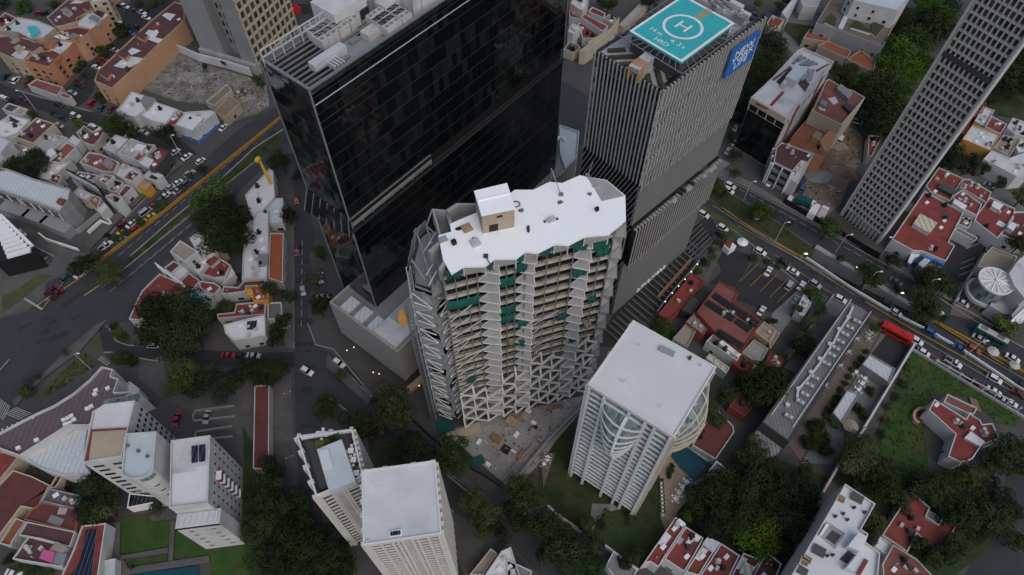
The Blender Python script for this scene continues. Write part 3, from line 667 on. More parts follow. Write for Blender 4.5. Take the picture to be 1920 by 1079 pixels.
# ---------------------------------------------------------------- the helipad tower
def font(name, text, size, ext, mat, parent, M4, space=1.0, font_align='CENTER'):
    cu = bpy.data.curves.new(name, 'FONT'); cu.body = text; cu.size = size; cu.extrude = ext; cu.align_x = font_align; cu.align_y = 'CENTER'; cu.space_line = .78*space; cu.resolution_u = 3
    o = bpy.data.objects.new(name+'_curve', cu); COL.objects.link(o); bpy.context.view_layer.update()
    me = bpy.data.meshes.new_from_object(o.evaluated_get(bpy.context.evaluated_depsgraph_get())); bpy.data.objects.remove(o)
    b = MB(); b.add([tuple(M4(v.co)) for v in me.vertices], [tuple(p.vertices) for p in me.polygons]); bpy.data.meshes.remove(me)
    return b.build(name, m_[mat], parent)
def tower_helipad():
    ht = 79.6
    fp = rect((1241,174), (1104,104), (1434,35), ht); A, B, C, D = fp; c = mid(fp)
    t = thing('office_tower', 'finned office tower with a turquoise helipad on its roof', 'tower', (c[0], c[1], 0))
    global FP_PAD; FP_PAD = fp
    z1, z2, z3 = htop((1206,351), (1150,589)), htop((1185,426), (1150,589)), htop((1171,491), (1150,589))
    core = offset(fp, .6)
    MB().walls(core, 0, ht).build('glass_facade', m_['glass_nyl'], t)
    eR, nR, lR = face_frame(A, B); eL, nL, lL = face_frame(D, A)
    # dark floors behind the fins, long side
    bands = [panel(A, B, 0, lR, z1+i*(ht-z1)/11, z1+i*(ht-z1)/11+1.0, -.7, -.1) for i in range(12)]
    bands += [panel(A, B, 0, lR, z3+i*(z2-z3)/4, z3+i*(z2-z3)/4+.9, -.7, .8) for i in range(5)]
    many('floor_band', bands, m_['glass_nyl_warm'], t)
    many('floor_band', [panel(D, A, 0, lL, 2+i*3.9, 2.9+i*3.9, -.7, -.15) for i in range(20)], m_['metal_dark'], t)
    # fins, long side: upper storeys, then lower storeys standing forward
    n = 30; fins = []
    for i in range(n):
        u = .25+(lR-.5)*i/(n-1); g = MB(); zs = [z1-1.2+.6*(i % 2)]+[z1+(ht-z1)*k/6 for k in range(1, 6)]+[ht+.5]
        for k in range(6): w_ = .13*((k+i//3) % 2); g2 = panel(A, B, u-.12+w_, u+.12+w_, zs[k], zs[k+1], -.6, .3+.16*(k % 2)); g.add(g2.v, g2.f)
        fins.append(g)
    many('fin', fins, m_['fin'], t, 60)
    out2 = 1.5; fins = []
    for i in range(n):
        u = .25+(lR-.5)*i/(n-1); fins.append(panel(A, B, u-.12, u+.12, z3-1.0+.5*(i % 2), z2+.3, -.4, out2+.34))
    many('fin', fins, m_['fin'], t, 60)
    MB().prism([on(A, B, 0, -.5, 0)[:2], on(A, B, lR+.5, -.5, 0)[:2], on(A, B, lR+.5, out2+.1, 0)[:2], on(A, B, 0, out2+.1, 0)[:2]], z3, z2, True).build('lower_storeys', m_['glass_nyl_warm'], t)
    led = MB().prism([on(A, B, 0, -.5, 0)[:2], on(A, B, lR+.6, -.5, 0)[:2], on(A, B, lR+.6, out2+2.2, 0)[:2], on(A, B, 0, out2-.2, 0)[:2]], z2, z2+.25, True).build('ledge', m_['concrete'], t)
    for f_ in (.42, .58, .6, .78, .86, .9):
        q = on(A, B, lR*f_, 1.5, z2); MB().tube((q[0], q[1], z2+.2), (q[0], q[1], z2+.7), 1.0, .3, n=10).build('roof_dome', m_['concrete_pale'], led)
    for f_ in (.5, .54, .64): q = on(A, B, lR*f_, 1.2, z2); MB().box((q[0], q[1], z2+.25), (.4, 1.8, .9), .8).build('planter', m_['metal_dark'], led)
    panel(A, B, 0, lR, z2, z1-.4, -.5, .05).build('louvre_wall', m_['louver'], t)
    panel(A, B, 0, lR, 0, z3-.3, -.5, .3).build('louvre_wall', m_['louver'], t)
    # fins on the short side bend sideways twice on their way down
    zz = [ht+.4, z1+.5, z2-2.5, z3+1.0, 4.0]; sh = [0, 0, -6.5, -6.5, -13.5]; m = 18
    fins = []
    for i in range(m+18):
        u = .2+(lL-.4)*i/(m-1); b = MB()
        for k in range(4):
            ua, ub, za, zb = u+sh[k], u+sh[k+1], zz[k], zz[k+1]
            if ub > lL or ua > lL:
                if ub >= lL: continue
                f_ = (ua-lL)/(ua-ub); za = za+(zb-za)*f_; ua = lL
            if ub < 0:
                if ua <= 0: continue
                f_ = ua/(ua-ub); zb = za+(zb-za)*f_; ub = 0
            b.bar(on(D, A, ua, .1, za), on(D, A, ub, .1, zb), .17 if k in (0, 2) else .12, .36 if k in (0, 2) else .25, up=(nL[0], nL[1], 0))
        if b.v: fins.append(b)
    many('fin', fins, m_['fin_cool'], t, 60)
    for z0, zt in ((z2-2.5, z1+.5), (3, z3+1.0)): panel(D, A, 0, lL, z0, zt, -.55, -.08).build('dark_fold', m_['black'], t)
    # roof
    rf = MB().poly(offset(fp, .3), ht-.3).build('roof', m_['grey_roof_pale'], t)
    q = shrink_uv(fp, .0, .4, .0, 1)
    MB().poly(shrink_uv(fp, .012, .36, .03, .97), ht-.28).build('roof_terrace', m_['grey_roof_pale'], t)
    b = MB(); i_ = offset(fp, .5); o = ccw(fp); b.walls(o, ht-1.2, ht+.15)
    for k in range(4): b.quad((*o[k], ht+.15), (*o[(k+1) % 4], ht+.15), (*i_[(k+1) % 4], ht+.15), (*i_[k], ht+.15))
    b.build('parapet', m_['metal_dark'], t)
    zr = ht-.25
    def loc(s): return [P(a, b_, zr) for a, b_ in px(s)]
    for s, mt in (('q 385,455 530,445 537,467 388,475', 'grass'), ('q 352,520 650,503 655,525 355,542', 'grass'), ('q 480,578 585,570 588,594 482,600', 'grass_dry'), ('q 712,680 755,678 772,755 735,760', 'grass'), ('q 802,630 836,627 876,775 842,778', 'grass'), ('q 906,668 944,665 957,718 920,722', 'grass_dry')):
        p = loc(s); MB().prism(offset(p, -.12), zr, zr+.4).build('planter', m_['metal_dark'], rf); MB().poly(p, zr+.45).build('planting', m_[mt], rf)
    # slatted pergola in a row of colours
    p0, p1 = P(1060+575/4.795, 590/4.795, zr+3), P(1060+715/4.795, 475/4.795, zr+3); q0, q1 = P(1060+670/4.795, 635/4.795, zr+3), P(1060+797/4.795, 525/4.795, zr+3)
    tg = thing('pergola', 'slatted roof pergola with yellow to red posts on the helipad tower', 'pergola', (*lerp(p0, q1, .5)[:2], zr))
    cols = ['yellow', 'wall_ochre', 'wall_salmon', 'wall_salmon', 'wall_offwhite', 'wall_offwhite', 'wall_offwhite', 'wall_offwhite', 'wall_white', 'wall_white', 'wall_white', 'wall_white']
    for i in range(12):
        a, bq = lerp(p0, p1, i/11), lerp(q0, q1, i/11); f = MB()
        MB().bar((*a[:2], zr+3.08), (*bq[:2], zr+3.08), .3, .16).build('slat', m_['wall_salmon' if 1 < i < 7 else 'wall_white'], tg); f.bar((*a[:2], zr), (*a[:2], zr+3), .12); f.bar((*bq[:2], zr), (*bq[:2], zr+3), .12)
        f.build('frame', m_[cols[i]], tg)
    # helipad deck
    zd = ht+4.4
    hp = [P(1060+a/4.795, b_/4.795, zd) for a, b_ in ((575,280),(1045,562),(1525,212))]
    hx = [(q[0], q[1]) for q in hp]; hx.append((hx[0][0]+hx[2][0]-hx[1][0], hx[0][1]+hx[2][1]-hx[1][1]))
    c = mid(hx); t2 = thing('helipad', 'turquoise rooftop helipad deck with a white circle and letter', 'helipad', (c[0], c[1], ht))
    MB().prism(hx, zd-.5, zd, True).build('deck', m_['teal'], t2)
    MB().prism(offset(hx, .5), ht-.2, zd-.5).build('base_wall', m_['wall_dark'], t2)
    b = MB(); o, i_ = ccw(hx), offset(hx, .55)
    for k in range(4): b.quad((*o[k], zd+.02), (*o[(k+1) % 4], zd+.02), (*i_[(k+1) % 4], zd+.02), (*i_[k], zd+.02))
    b.build('border_line', m_['white_paint'], t2)
    ex = Vector((hx[2][0]-hx[1][0], hx[2][1]-hx[1][1])).normalized(); ey = Vector((-ex.y, ex.x))
    cc = P(1060+1057/4.795, 243/4.795, zd); rad = (Vector(P(1060+1243/4.795, 262/4.795, zd))-Vector(cc)).length
    b = MB(); N = 48
    for k in range(N):
        a0, a1 = 2*PI*k/N, 2*PI*(k+1)/N
        b.quad(*[(cc[0]+rr*math.cos(aa), cc[1]+rr*math.sin(aa), zd+.02) for rr, aa in ((rad, a0), (rad, a1), (rad-.55, a1), (rad-.55, a0))][::-1])
    b.build('circle_line', m_['white_paint'], t2)
    tx = Vector((1, -.42)).normalized()
    def writing(nm, s, pixel, size, up=None, sx=1.0):
        g = P(1060+pixel[0]/4.795, pixel[1]/4.795, zd); x = -ey if up is None else up; y = Vector((-x.y, x.x))
        return font(nm, s, size, .012, 'white_paint', t2, lambda v: (g[0]+x.x*v.x*sx+y.x*v.y, g[1]+x.y*v.x*sx+y.y*v.y, zd+.03+v.z))
    writing('letter', 'H', (1057,243), 3.9, sx=1.15)
    writing('writing', '14 m', (815,284), 1.5); writing('writing', '4. 3 t', (1010,398), 1.6); writing('writing', 'HRD', (862,380), 1.6)
    for k in range(8):
        g = P(1060+(1195+k*14)/4.795, (160-k*9)/4.795, zd); MB().box((g[0], g[1], zd+.012), (.28, 1.6, .02), math.atan2(ex.y, ex.x)).build('stripe', m_['wall_ochre'], t2)
    o1 = offset(hx, -1.7); o = ccw(hx); bars = []
    for k in range(4):
        a, bq = o[k], o[(k+1) % 4]; a1, b1 = o1[k], o1[(k+1) % 4]
        bars.append(MB().bar((*a1, zd-.7), (*b1, zd-.7), .14))
        nn = 10
        for i in range(nn+1): s, e = lerp(a, bq, i/nn), lerp(a1, b1, i/nn); bars.append(MB().bar((*s, zd-.5), (*e, zd-.7), .1))
    many('safety_net_frame', bars, m_['metal_grey'], t2)
    # machines on the roof behind the deck
    def bx(pix, d, mat, nm, rz=0.0, dz=0): q = P(*pix, zr); return MB().box((q[0], q[1], zr+dz), d, math.atan2(ex.y, ex.x)+rz).build(nm, m_[mat], rf)
    for k in range(4):
        bx((1325+k*15, 12+k*3), (1.0, 9, 1.3), 'metal_pale', 'pipe_rack')
        for j in range(6): bx((1318+k*15+j*4, 4+k*3+j*4), (.5, .5, 1.7), 'metal_grey', 'valve')
    bx((1398,32), (7, .9, .8), 'metal_dark', 'duct', PI/2); bx((1376,26), (1.2, 3, 2.4), 'metal_pale', 'pump'); bx((1384,42), (1, 2, 1.6), 'metal_grey', 'pump')
    for k in range(3): bx((1345+k*9, 75-k*7), (.9, .9, 1.0), 'white_paint', 'antenna_dish')
    bx((1318,105), (.25, .25, 3), 'metal_pale', 'mast'); bx((1356,68), (.25, .25, 3), 'metal_pale', 'mast')
    for k in range(16): q = on(B, C, k*1.6, -.6, ht); MB().tube((q[0], q[1], ht), (q[0], q[1], ht+1.0), .12, n=5).build('roof_lamp', m_['metal_dark'], rf)
    # blue sign across the fins
    def fpx(x, y):                    # where a pixel of the long face meets a plane just outside the fins
        d = Vector(P(x, y, 0))-Vector((0,0,H)); a0 = Vector((*on(A, B, 0, .95, 0)[:2], 0)); nv = Vector((*nR, 0))
        tt = (a0-Vector((0,0,H))).dot(nv)/d.dot(nv); return Vector((0,0,H))+d*tt
    s = [fpx(1060+a/4.795, b_/4.795) for a, b_ in ((1505,440),(1702,322),(1662,540),(1462,668))]
    u0 = min((v-Vector((*A, 0))).dot(Vector((*eR, 0))) for v in s); u1 = max((v-Vector((*A, 0))).dot(Vector((*eR, 0))) for v in s); zs0 = min(v.z for v in s); zs1 = max(v.z for v in s)
    cz = sum(v.z for v in s)/4; hh = ((s[0].z-s[3].z)+(s[1].z-s[2].z))/2; cz0, cz1 = cz-hh/2, cz+hh/2
    ctr = on(A, B, (u0+u1)/2, 1.0, cz0)
    ts = thing('sign_board', 'square blue sign with white lettering on the fins of the helipad tower', 'sign', ctr)
    panel(A, B, u0, u1, cz0, cz1, .78, 1.15).build('board', m_['blue'], ts)
    k = (u1-u0)
    for i, wd in enumerate(('NEW', 'YORK', 'LIFE')):
        g = on(A, B, (u0+u1)/2, 1.18, cz1-(cz1-cz0)*(.27+.24*i)); sz = (cz1-cz0)*.31
        font('lettering', wd, sz, .02, 'white_paint', ts, lambda v: (g[0]+eR[0]*v.x*1.35+nR[0]*v.z, g[1]+eR[1]*v.x*1.35+nR[1]*v.z, g[2]+v.y))
    # white letters low on the long wall
    g = on(A, B, lR*.5, .5, 2.2)
    fo = font('lettering', 'americas', 3.0, .15, 'white_paint', t, lambda v: (g[0]+eR[0]*v.x*1.25+nR[0]*v.z, g[1]+eR[1]*v.x*1.25+nR[1]*v.z, g[2]+v.y))
tower_helipad()
# ---------------------------------------------------------------- the tower under construction
def tower_site():
    ht = 69.5; fh = 3.3; NF = 20; zb = 3.2
    A = P(829,521,66)[:2]; B = P(1147,440.5,66)[:2]
    T = lambda s, h=ht: [q[:2] for q in pts('t '+s, h)]
    roof = T('440,803 535,745 705,742 775,685 945,683 1015,628 1110,640 1245,570 1350,578 1480,510 1665,495 1800,385 1795,195 1650,75 1440,37 1305,97 1205,88 1080,150 935,150 860,205 700,300 430,415 440,475 340,505 375,690')
    c = mid(roof)
    t = thing('tower_under_construction', 'half built tower with bare white roof, open floors and zigzag steel frame', 'tower', (c[0], c[1], 0))
    rf = MB().prism(roof, ht-.5, ht, True).build('roof', m_['white_roof_clean'], t)
    MB().poly(T('1490,47 1650,80 1788,198 1610,240 1560,150'), ht+.02).build('roof_patch', m_['grey_roof_pale'], rf)
    back = T('1800,385 1795,195 1650,75 1440,37 1305,97 1205,88 1080,150 935,150 700,300 430,415 380,480')
    core = [A, B]+back
    eF, nF, lF = face_frame(A, B)
    cin = offset(core, .4)
    MB().prism(cin, zb, ht-.6, True).build('inner_wall', m_['glass_site'], t)
    # floor slabs
    outl = offset(core, .15)
    for k in range(NF):
        z = zb+k*fh
        g = MB().prism(outl, z, z+.5, True).build('floor_slab', m_['slab_cream'], t)
        for s0, s1 in ((0,.19),(.31,.41),(.52,.76),(.86,1)): panel(A, B, s0*lF, s1*lF, z-.05, z+.52, .1, .55).build('slab_edge', m_['slab_cream'], g)
    bays = [(0,.19,'s',6),(.19,.31,'p',5),(.31,.41,'s',7),(.41,.52,'p',7),(.52,.76,'s',8),(.76,.86,'p',6),(.86,1,'s',9)]
    rr = random.Random(3)
    def folded(a, b, u0, u1, z, mat, flip=False, amp=1.9):
        x0, x1 = (u1, u0) if flip else (u0, u1)
        p = [on(a, b, x0, .25, z), on(a, b, x1, amp, z+.1), on(a, b, x1, .3, z+fh*.97), on(a, b, x0, amp*.55, z+fh*.97)]
        q = MB().quad(p[0], p[1], p[2]); e3 = lerp(p[0], p[3], .42 if amp > 1.5 else 1); q.quad(p[0], p[2], e3)
        edg.append(MB().bar(p[0], p[2], .2).bar(p[0], p[1], .22).bar(p[1], p[2], .12))
        return q
    edg = []; pan = []; net = []; beams = []; win = []
    for bi, (s0, s1, kind, low) in enumerate(bays):
        u0, u1 = s0*lF, s1*lF
        for k in range(NF):
            z = zb+k*fh+.5 if kind == 's' else zb+k*fh
            if kind == 'p': pan.append(folded(A, B, u0, u1, z, None, False, 2.0+.5*((k*7+bi) % 3)/2))
            else:
                q = MB()
                q.bar(on(A, B, u0, .6, z+1.35), on(A, B, u1, .6, z+1.35), .08)
                for j in range(1, 4): q.bar(on(A, B, u0+(u1-u0)*j/4, .0, z), on(A, B, u0+(u1-u0)*j/4, .0, z+fh-.5), .1)
                win.append(q)
            if k < low:                # white triangles of the steel frame round the lower floors
                n = max(1, round((u1-u0)/2.9)); w_ = (u1-u0)/n
                for j in range(n):
                    a0, a1 = u0+j*w_, u0+(j+1)*w_; zz = zb+k*fh
                    o0, o1 = (1.2, 2.5) if (k+j) % 2 else (2.5, 1.2)
                    q = MB(); p = [on(A, B, a0, o0, zz), on(A, B, a1, o1, zz), on(A, B, a0, o1, zz+fh), on(A, B, a1, o0, zz+fh)]
                    q.bar(p[0], p[1], .34); q.bar(p[0], p[3] if (j+k) % 3 else p[2], .42); q.bar(p[0], p[2], .3)
                    beams.append(q)
    many('facade_panel', pan, m_['panel_grey'], t); many('panel_edge', edg, m_['truss_white'], t); edg.clear()
    many('window_frame', win, m_['metal_dark'], t)
    many('steel_frame', beams, m_['truss_white'], t)
    # upright scaffold poles and saw tooth eaves
    poles = []
    for s in (0, .065, .13, .19, .31, .36, .41, .47, .52, .6, .68, .76, .86, .93, 1):
        u = s*lF; poles.append(MB().bar(on(A, B, u, .95, 0), on(A, B, u, .95, ht-1), .2))
    for s in (.02, .12, .2, .31, .41, .52, .64, .76, .86, .97): u = s*lF; poles.append(MB().bar(on(A, B, u, .2, 0), on(A, B, u, .2, zb+1), .7))
    many('post', poles, m_['metal_grey'], t)
    # saw tooth infill under the eaves
    zig = T('440,803 535,745 705,742 775,685 945,683 1015,628 1110,640 1245,570 1350,578 1480,510 1665,495')
    for i in range(0, len(zig)-1):
        a, b = zig[i], zig[i+1]; q = MB()
        q.quad((*a, ht-.5), (*b, ht-.5), (*b, ht-1.6) if i % 2 else (*lerp(a, b, .6), ht-3.0), (*a, ht-2.8) if i % 2 else (*a, ht-.6))
        q.build('eaves_panel', m_['panel_grey'] if i % 2 else m_['green_net'], t)
        MB().bar((*b, ht-.4), (*b, ht-3.0), .18).build('eaves_post', m_['truss_white'], t)
    def netting(u0, u1, k, mat='green_net', dz=.4):
        q = MB(); N = 6; z = zb+k*fh
        for i in range(N):
            for j in range(3):
                pt = lambda x, y: on(A, B, (u0+(u1-u0)*x/N)*lF, 1.0+.5*math.sin(PI*y/3)+.18*math.sin(x*2.1+k), z+.3+(fh-.2)*y/3-dz*math.sin(PI*x/N)*(y > 0))
                q.quad(pt(i, j), pt(i+1, j), pt(i+1, j+1), pt(i, j+1))
        q.build('safety_net', m_[mat], t)
    for u0, u1, k in ((.0,.19,16), (.02,.1,19), (.31,.41,17), (.31,.41,14), (.31,.4,13), (.87,.97,18.3), (.76,.86,18.6), (.77,.86,16), (.9,.98,17.5), (.7,.76,11.5), (.06,.12,6.2), (.43,.5,12), (.44,.52,9.4), (.8,.86,8), (.9,.95,12.6), (.42,.48,18)):
        netting(u0, u1, k)
    for u0, u1, k in ((.37,.4,10), (.9,.95,9.5), (.55,.58,7.5), (.88,.96,7.2)): netting(u0, u1, k, 'wood_pale')
    # loose diagonals in the left bay
    for i in range(7):
        z = zb+(7+i)*fh; MB().bar(on(A, B, lF*.53, 1.2, z), on(A, B, lF*(.6+.05*(i % 3)), 1.3, z+fh), .12).build('brace', m_['truss_white'], t)
    for i in range(11):
        z = zb+(5+i)*fh; MB().bar(on(A, B, .3, 1.2, z), on(A, B, lF*(.12+.06*(i % 3)), 1.3, z+fh*(.9 if i % 2 else 1.6)), .16).build('brace', m_['truss_white'], t)
    # right end: folded grey strip
    R1 = back[0]; eR, nR, lR = face_frame(B, R1)
    many('side_panel', [folded(B, R1, 0, lR*.98, zb+k*fh, None, k % 2 == 0, 1.3) for k in range(NF)], m_['panel_grey'], t)
    # left end: stepped terraces and folded panels down to the ground
    for k in range(NF-1):
        z = zb+k*fh; f_ = k/(NF-2.0)
        lp = T('400,480 340,505 380,700 440,803 372,838 290,912 150,862 130,690 175,490 245,430', ht-8)
        ce = lp[0]; j = 0
        lp = [lerp(ce, q, .86+.14*f_+(j if i in (6, 7, 8) else 0)) for i, q in enumerate(lp)]
        if z < ht-8: MB().prism(lp, z, z+.45, True).build('terrace_slab', m_['panel_cool'], t)
    lp = T('372,838 290,912 150,862 130,690 175,490 245,430 340,400', ht-8); sp = []
    for i in range(5):
        b_, a_ = lp[i], lp[i+1]
        if face_frame(a_, b_)[2] < .5: continue
        l = face_frame(a_, b_)[2]
        for k in range(NF-2):
            if (k*2+i) % 5 == 0: continue
            sp.append(folded(a_, b_, -.5, l*.5+.2, zb+k*fh, None, (k+i) % 2 == 0, .9)); sp.append(folded(a_, b_, l*.5-.2, l+.5, zb+k*fh, None, (k+i) % 2 == 1, .9))
    many('side_panel', sp, m_['panel_cool'], t); many('panel_edge', edg, m_['panel_cool'], t)
    st = []
    for i in range(5):
        b_, a_ = lp[i], lp[i+1]; l = face_frame(a_, b_)[2]
        for k in range(0, NF-3): st.append(MB().bar(on(a_, b_, 0 if k % 2 else l, 1.1, zb+k*fh), on(a_, b_, l if k % 2 else 0, 1.3, zb+(k+1)*fh), .16).bar(on(a_, b_, 0, 1.25, zb+k*fh), on(a_, b_, l, 1.25, zb+k*fh), .2))
    many('brace', st, m_['truss_white'], t)
    MB().walls(offset(T('372,838 290,912 150,862 130,690 175,490 245,430 340,400 400,480', ht-8), .3), zb, ht-9).build('inner_wall', m_['glass_site'], t)
    ztop = ht-8.2
    for s in ('245,430 300,600 375,840', '175,490 250,740 300,912', '130,690 230,840', '245,430 340,505', '290,305 245,430'):
        p = T(s, ztop+.8)
        for i in range(len(p)-1): MB().bar((*p[i], ztop+.6), (*p[i+1], ztop+.6), .3).build('ridge_beam', m_['panel_grey'], t)
    for s in ('255,560 330,480', '215,620 290,560', '260,880 330,790', '240,800 300,740'):
        p = T(s, ztop+1.2); MB().bar((*p[0], ztop+.4), (*p[1], ztop+1.6), .18).build('brace', m_['truss_white'], t)
    # upper left roof frames around a sunken deck
    b = MB(); deck = T('290,305 395,315 430,410 440,475 340,505 300,400', ht-3)
    MB().poly(deck, ht-3.5).build('sunken_deck', m_['grey_roof'], t)
    for s in ('290,305 395,315', '395,315 440,475', '290,305 345,505', '400,315 480,262', '480,262 620,262', '400,315 430,400', '260,632 345,555', '340,775 385,700'):
        p = T(s, ht-.5); MB().prism([p[0], p[1], (p[1][0]+.5, p[1][1]-.5), (p[0][0]+.5, p[0][1]-.5)], ht-3.4, ht-.2, True).build('roof_upstand', m_['panel_grey'], t)
    MB().poly(T('400,330 480,265 640,262 660,360 430,410', ht-3), ht-3.4).build('sunken_deck', m_['grey_roof'], t)
    # penthouse
    ph = T('680,352 932,300 870,112 625,170', ht+5); q = [ph[0], ph[1], ph[2], ph[3]]
    b = MB().walls(q, ht, ht+5).build('penthouse', m_['wall_tan'], t)
    MB().prism(offset(q, -.15), ht+5, ht+5.3, True).build('penthouse_roof', m_['white_roof_clean'], b)
    MB().prism([lerp(q[0], q[3], .56), lerp(q[1], q[2], .56), lerp(q[1], q[2], .6), lerp(q[0], q[3], .6)], ht+5.2, ht+5.5).build('roof_step', m_['white_roof_clean'], b)
    Aq, Bq = ccw(q)[0], ccw(q)[1]
    for a, bb in ((ccw(q)[i], ccw(q)[(i+1) % 4]) for i in range(4)):
        if seen(a, bb) and abs(bb[0]-a[0]) > 4:
            l = face_frame(a, bb)[2]; panel(a, bb, l*.2, l*.48, ht+.2, ht+2.0, .0, .08).build('opening', m_['black'], b); panel(a, bb, l*.45, l*.62, ht+3.6, ht+4.1, 0, .08).build('opening', m_['black'], b)
    # bits left on the roof, each standing on it
    rs = random.Random(5)
    def bit(x, y, nm, lab, cat, d, mat):
        g = P(740+x/4.15, 320+y/4.15, ht); o = MB()
        if nm == 'cable_reel':
            for k in range(14):
                a0, a1 = 2*PI*k/14, 2*PI*(k+1)/14
                o.tube((g[0]+.7*math.cos(a0), g[1]+.7*math.sin(a0), ht+.12), (g[0]+.7*math.cos(a1), g[1]+.7*math.sin(a1), ht+.12), .1, n=5)
        elif nm == 'rubble_heap':
            N = 9; rg = [(g[0]+d[0]*.42*rs.uniform(.5, 1)*math.cos(2*PI*k/N), g[1]+d[1]*.42*rs.uniform(.5, 1)*math.sin(2*PI*k/N), ht) for k in range(N)]; r2 = [(g[0]+(q[0]-g[0])*.6, g[1]+(q[1]-g[1])*.6, ht+rs.uniform(.1, .5)) for q in rg]
            o.add(rg+r2+[(g[0], g[1], ht+.3)], [(k, (k+1) % N, N+(k+1) % N, N+k) for k in range(N)]+[(N+k, N+(k+1) % N, 2*N) for k in range(N)])
        elif nm == 'mast':
            o.tube((g[0], g[1], ht), (g[0]+d[0], g[1]+d[1], ht+d[2]), .09, n=6); o.box((g[0], g[1], ht), (.8, .8, .3))
        else:
            o.box((g[0], g[1], ht), d, .5); o.box((g[0]+.1, g[1], ht+d[2]), (d[0]*.6, d[1]*.6, .2), .9)
        tag(o.build(nm, m_[mat]), lab, cat)
    bit(945,265,'cable_reel','coil of hose beside the penthouse on the white roof','coil',(1,1,1),'metal_dark')
    bit(985,315,'rubble_heap','grey rubble heap below the coil of hose on the white roof','rubble',(1.6,1.4,1),'concrete')
    bit(1295,190,'mast','leaning pole with a tan foot at the back of the white roof','pole',(-2.0,3.0,4),'metal_grey')
    bit(1290,248,'rubble_heap','grey rubble heap near the leaning pole on the white roof','rubble',(1.6,1.6,1),'concrete')
    bit(1515,185,'rubble_heap','rubble heap beside the bare grey corner of the white roof','rubble',(1.8,1.2,1),'concrete')
    bit(1570,130,'rubble_heap','brown rubble on the bare grey corner of the roof','rubble',(2.6,1.2,1),'wall_tan')
    bit(1500,40,'mast','tall thin pole at the far tip of the white roof','pole',(.4,-1.5,5),'metal_grey')
    bit(1572,312,'bucket','black bucket standing alone on the right part of the white roof','bucket',(.6,.6,.8),'black')
    bit(1218,388,'crate','blue crate between two small rubble piles on the white roof','crate',(1.5,1.1,.5),'white_roof_blue')
    bit(1168,400,'rubble_heap','small rubble pile on the penthouse side of the blue crate','rubble',(.9,.8,.6),'metal_dark')
    bit(1262,380,'rubble_heap','small rubble pile on the far side of the blue crate','rubble',(.9,.9,.6),'metal_dark')
    bit(1040,455,'rubble_heap','dark rubble pile in the middle of the white roof','rubble',(1.1,2.4,.6),'metal_dark')
    bit(500,452,'rubble_heap','scatter of black scrap beside the tan box on the roof','scrap',(2.4,1.6,.6),'black')
    bit(562,455,'crate','tan wooden box below the penthouse on the white roof','box',(1.7,1.7,.5),'wood_pale')
    bit(628,568,'crate','pale blue crate on the left part of the white roof','crate',(1.6,1.7,.5),'white_roof_blue')
    bit(622,530,'rubble_heap','dark rubble beside the pale blue crate','rubble',(2.0,.8,.6),'metal_dark')
    bit(462,570,'bucket','black bucket at the left end of the white roof','bucket',(.8,.8,.9),'black')
    bit(376,540,'crate','grey hatch lid at the left corner of the white roof','hatch',(1.5,1.2,.3),'grey_roof_pale')
    bit(710,670,'mast','thick dark pole leaning out over the front edge of the roof','pole',(1.5,-4.0,1.2),'metal_dark')
    # crane mast beside the left end
    q0 = P(815,790,0); tc = thing('hoist_mast', 'slim lattice hoist mast standing against the left end of the unfinished tower', 'mast', q0)
    hm = 56
    for dx, dy in ((-.5,-.5),(.5,-.5),(.5,.5),(-.5,.5)): MB().bar((q0[0]+dx, q0[1]+dy, 0), (q0[0]+dx, q0[1]+dy, hm), .16).build('chord', m_['metal_grey'], tc)
    b = MB()
    for k in range(int(hm/1.4)):
        z = k*1.4
        for (a, c_) in (((-.5,-.5),(.5,-.5)),((.5,-.5),(.5,.5)),((.5,.5),(-.5,.5)),((-.5,.5),(-.5,-.5))): b.bar((q0[0]+a[0], q0[1]+a[1], z), (q0[0]+c_[0], q0[1]+c_[1], z+1.4), .09)
    b.build('bracing', m_['metal_grey'], tc)
    MB().box((q0[0]-1.3, q0[1], hm-6), (1.6, 2.2, 2.6)).build('cage', m_['wall_ochre'], tc)
tower_site()
# ---------------------------------------------------------------- white apartment tower with curved balconies
def rib_face(t, a, b, ribs, z0, z1, fh, glass, rib_m, band=.9, rw=.9, rd=.7, back=.5, skip=None, plain=()):
    l = face_frame(a, b)[2]
    panel(a, b, 0, l, z0, z1, -back-.2, -back).build('glass_facade', m_[glass], t)
    n = int((z1-z0)/fh); bands = []
    for i in range(n+1):
        z = z0+i*fh
        for k in range(len(ribs)-1):
            if k in plain: continue
            zz = min(z+band, z1); bands.append(panel(a, b, ribs[k]*l, ribs[k+1]*l, z, zz, -back, .05))
    many('spandrel', bands, m_[rib_m], t)
    for k in plain: panel(a, b, ribs[k]*l, ribs[k+1]*l, z0, z1, -back, .1).build('plain_panel', m_['wall_offwhite'], t)
    for s in ribs: panel(a, b, max(0, s*l-rw/2), min(l, s*l+rw/2), 0, z1, -back, rd).build('rib', m_[rib_m], t)
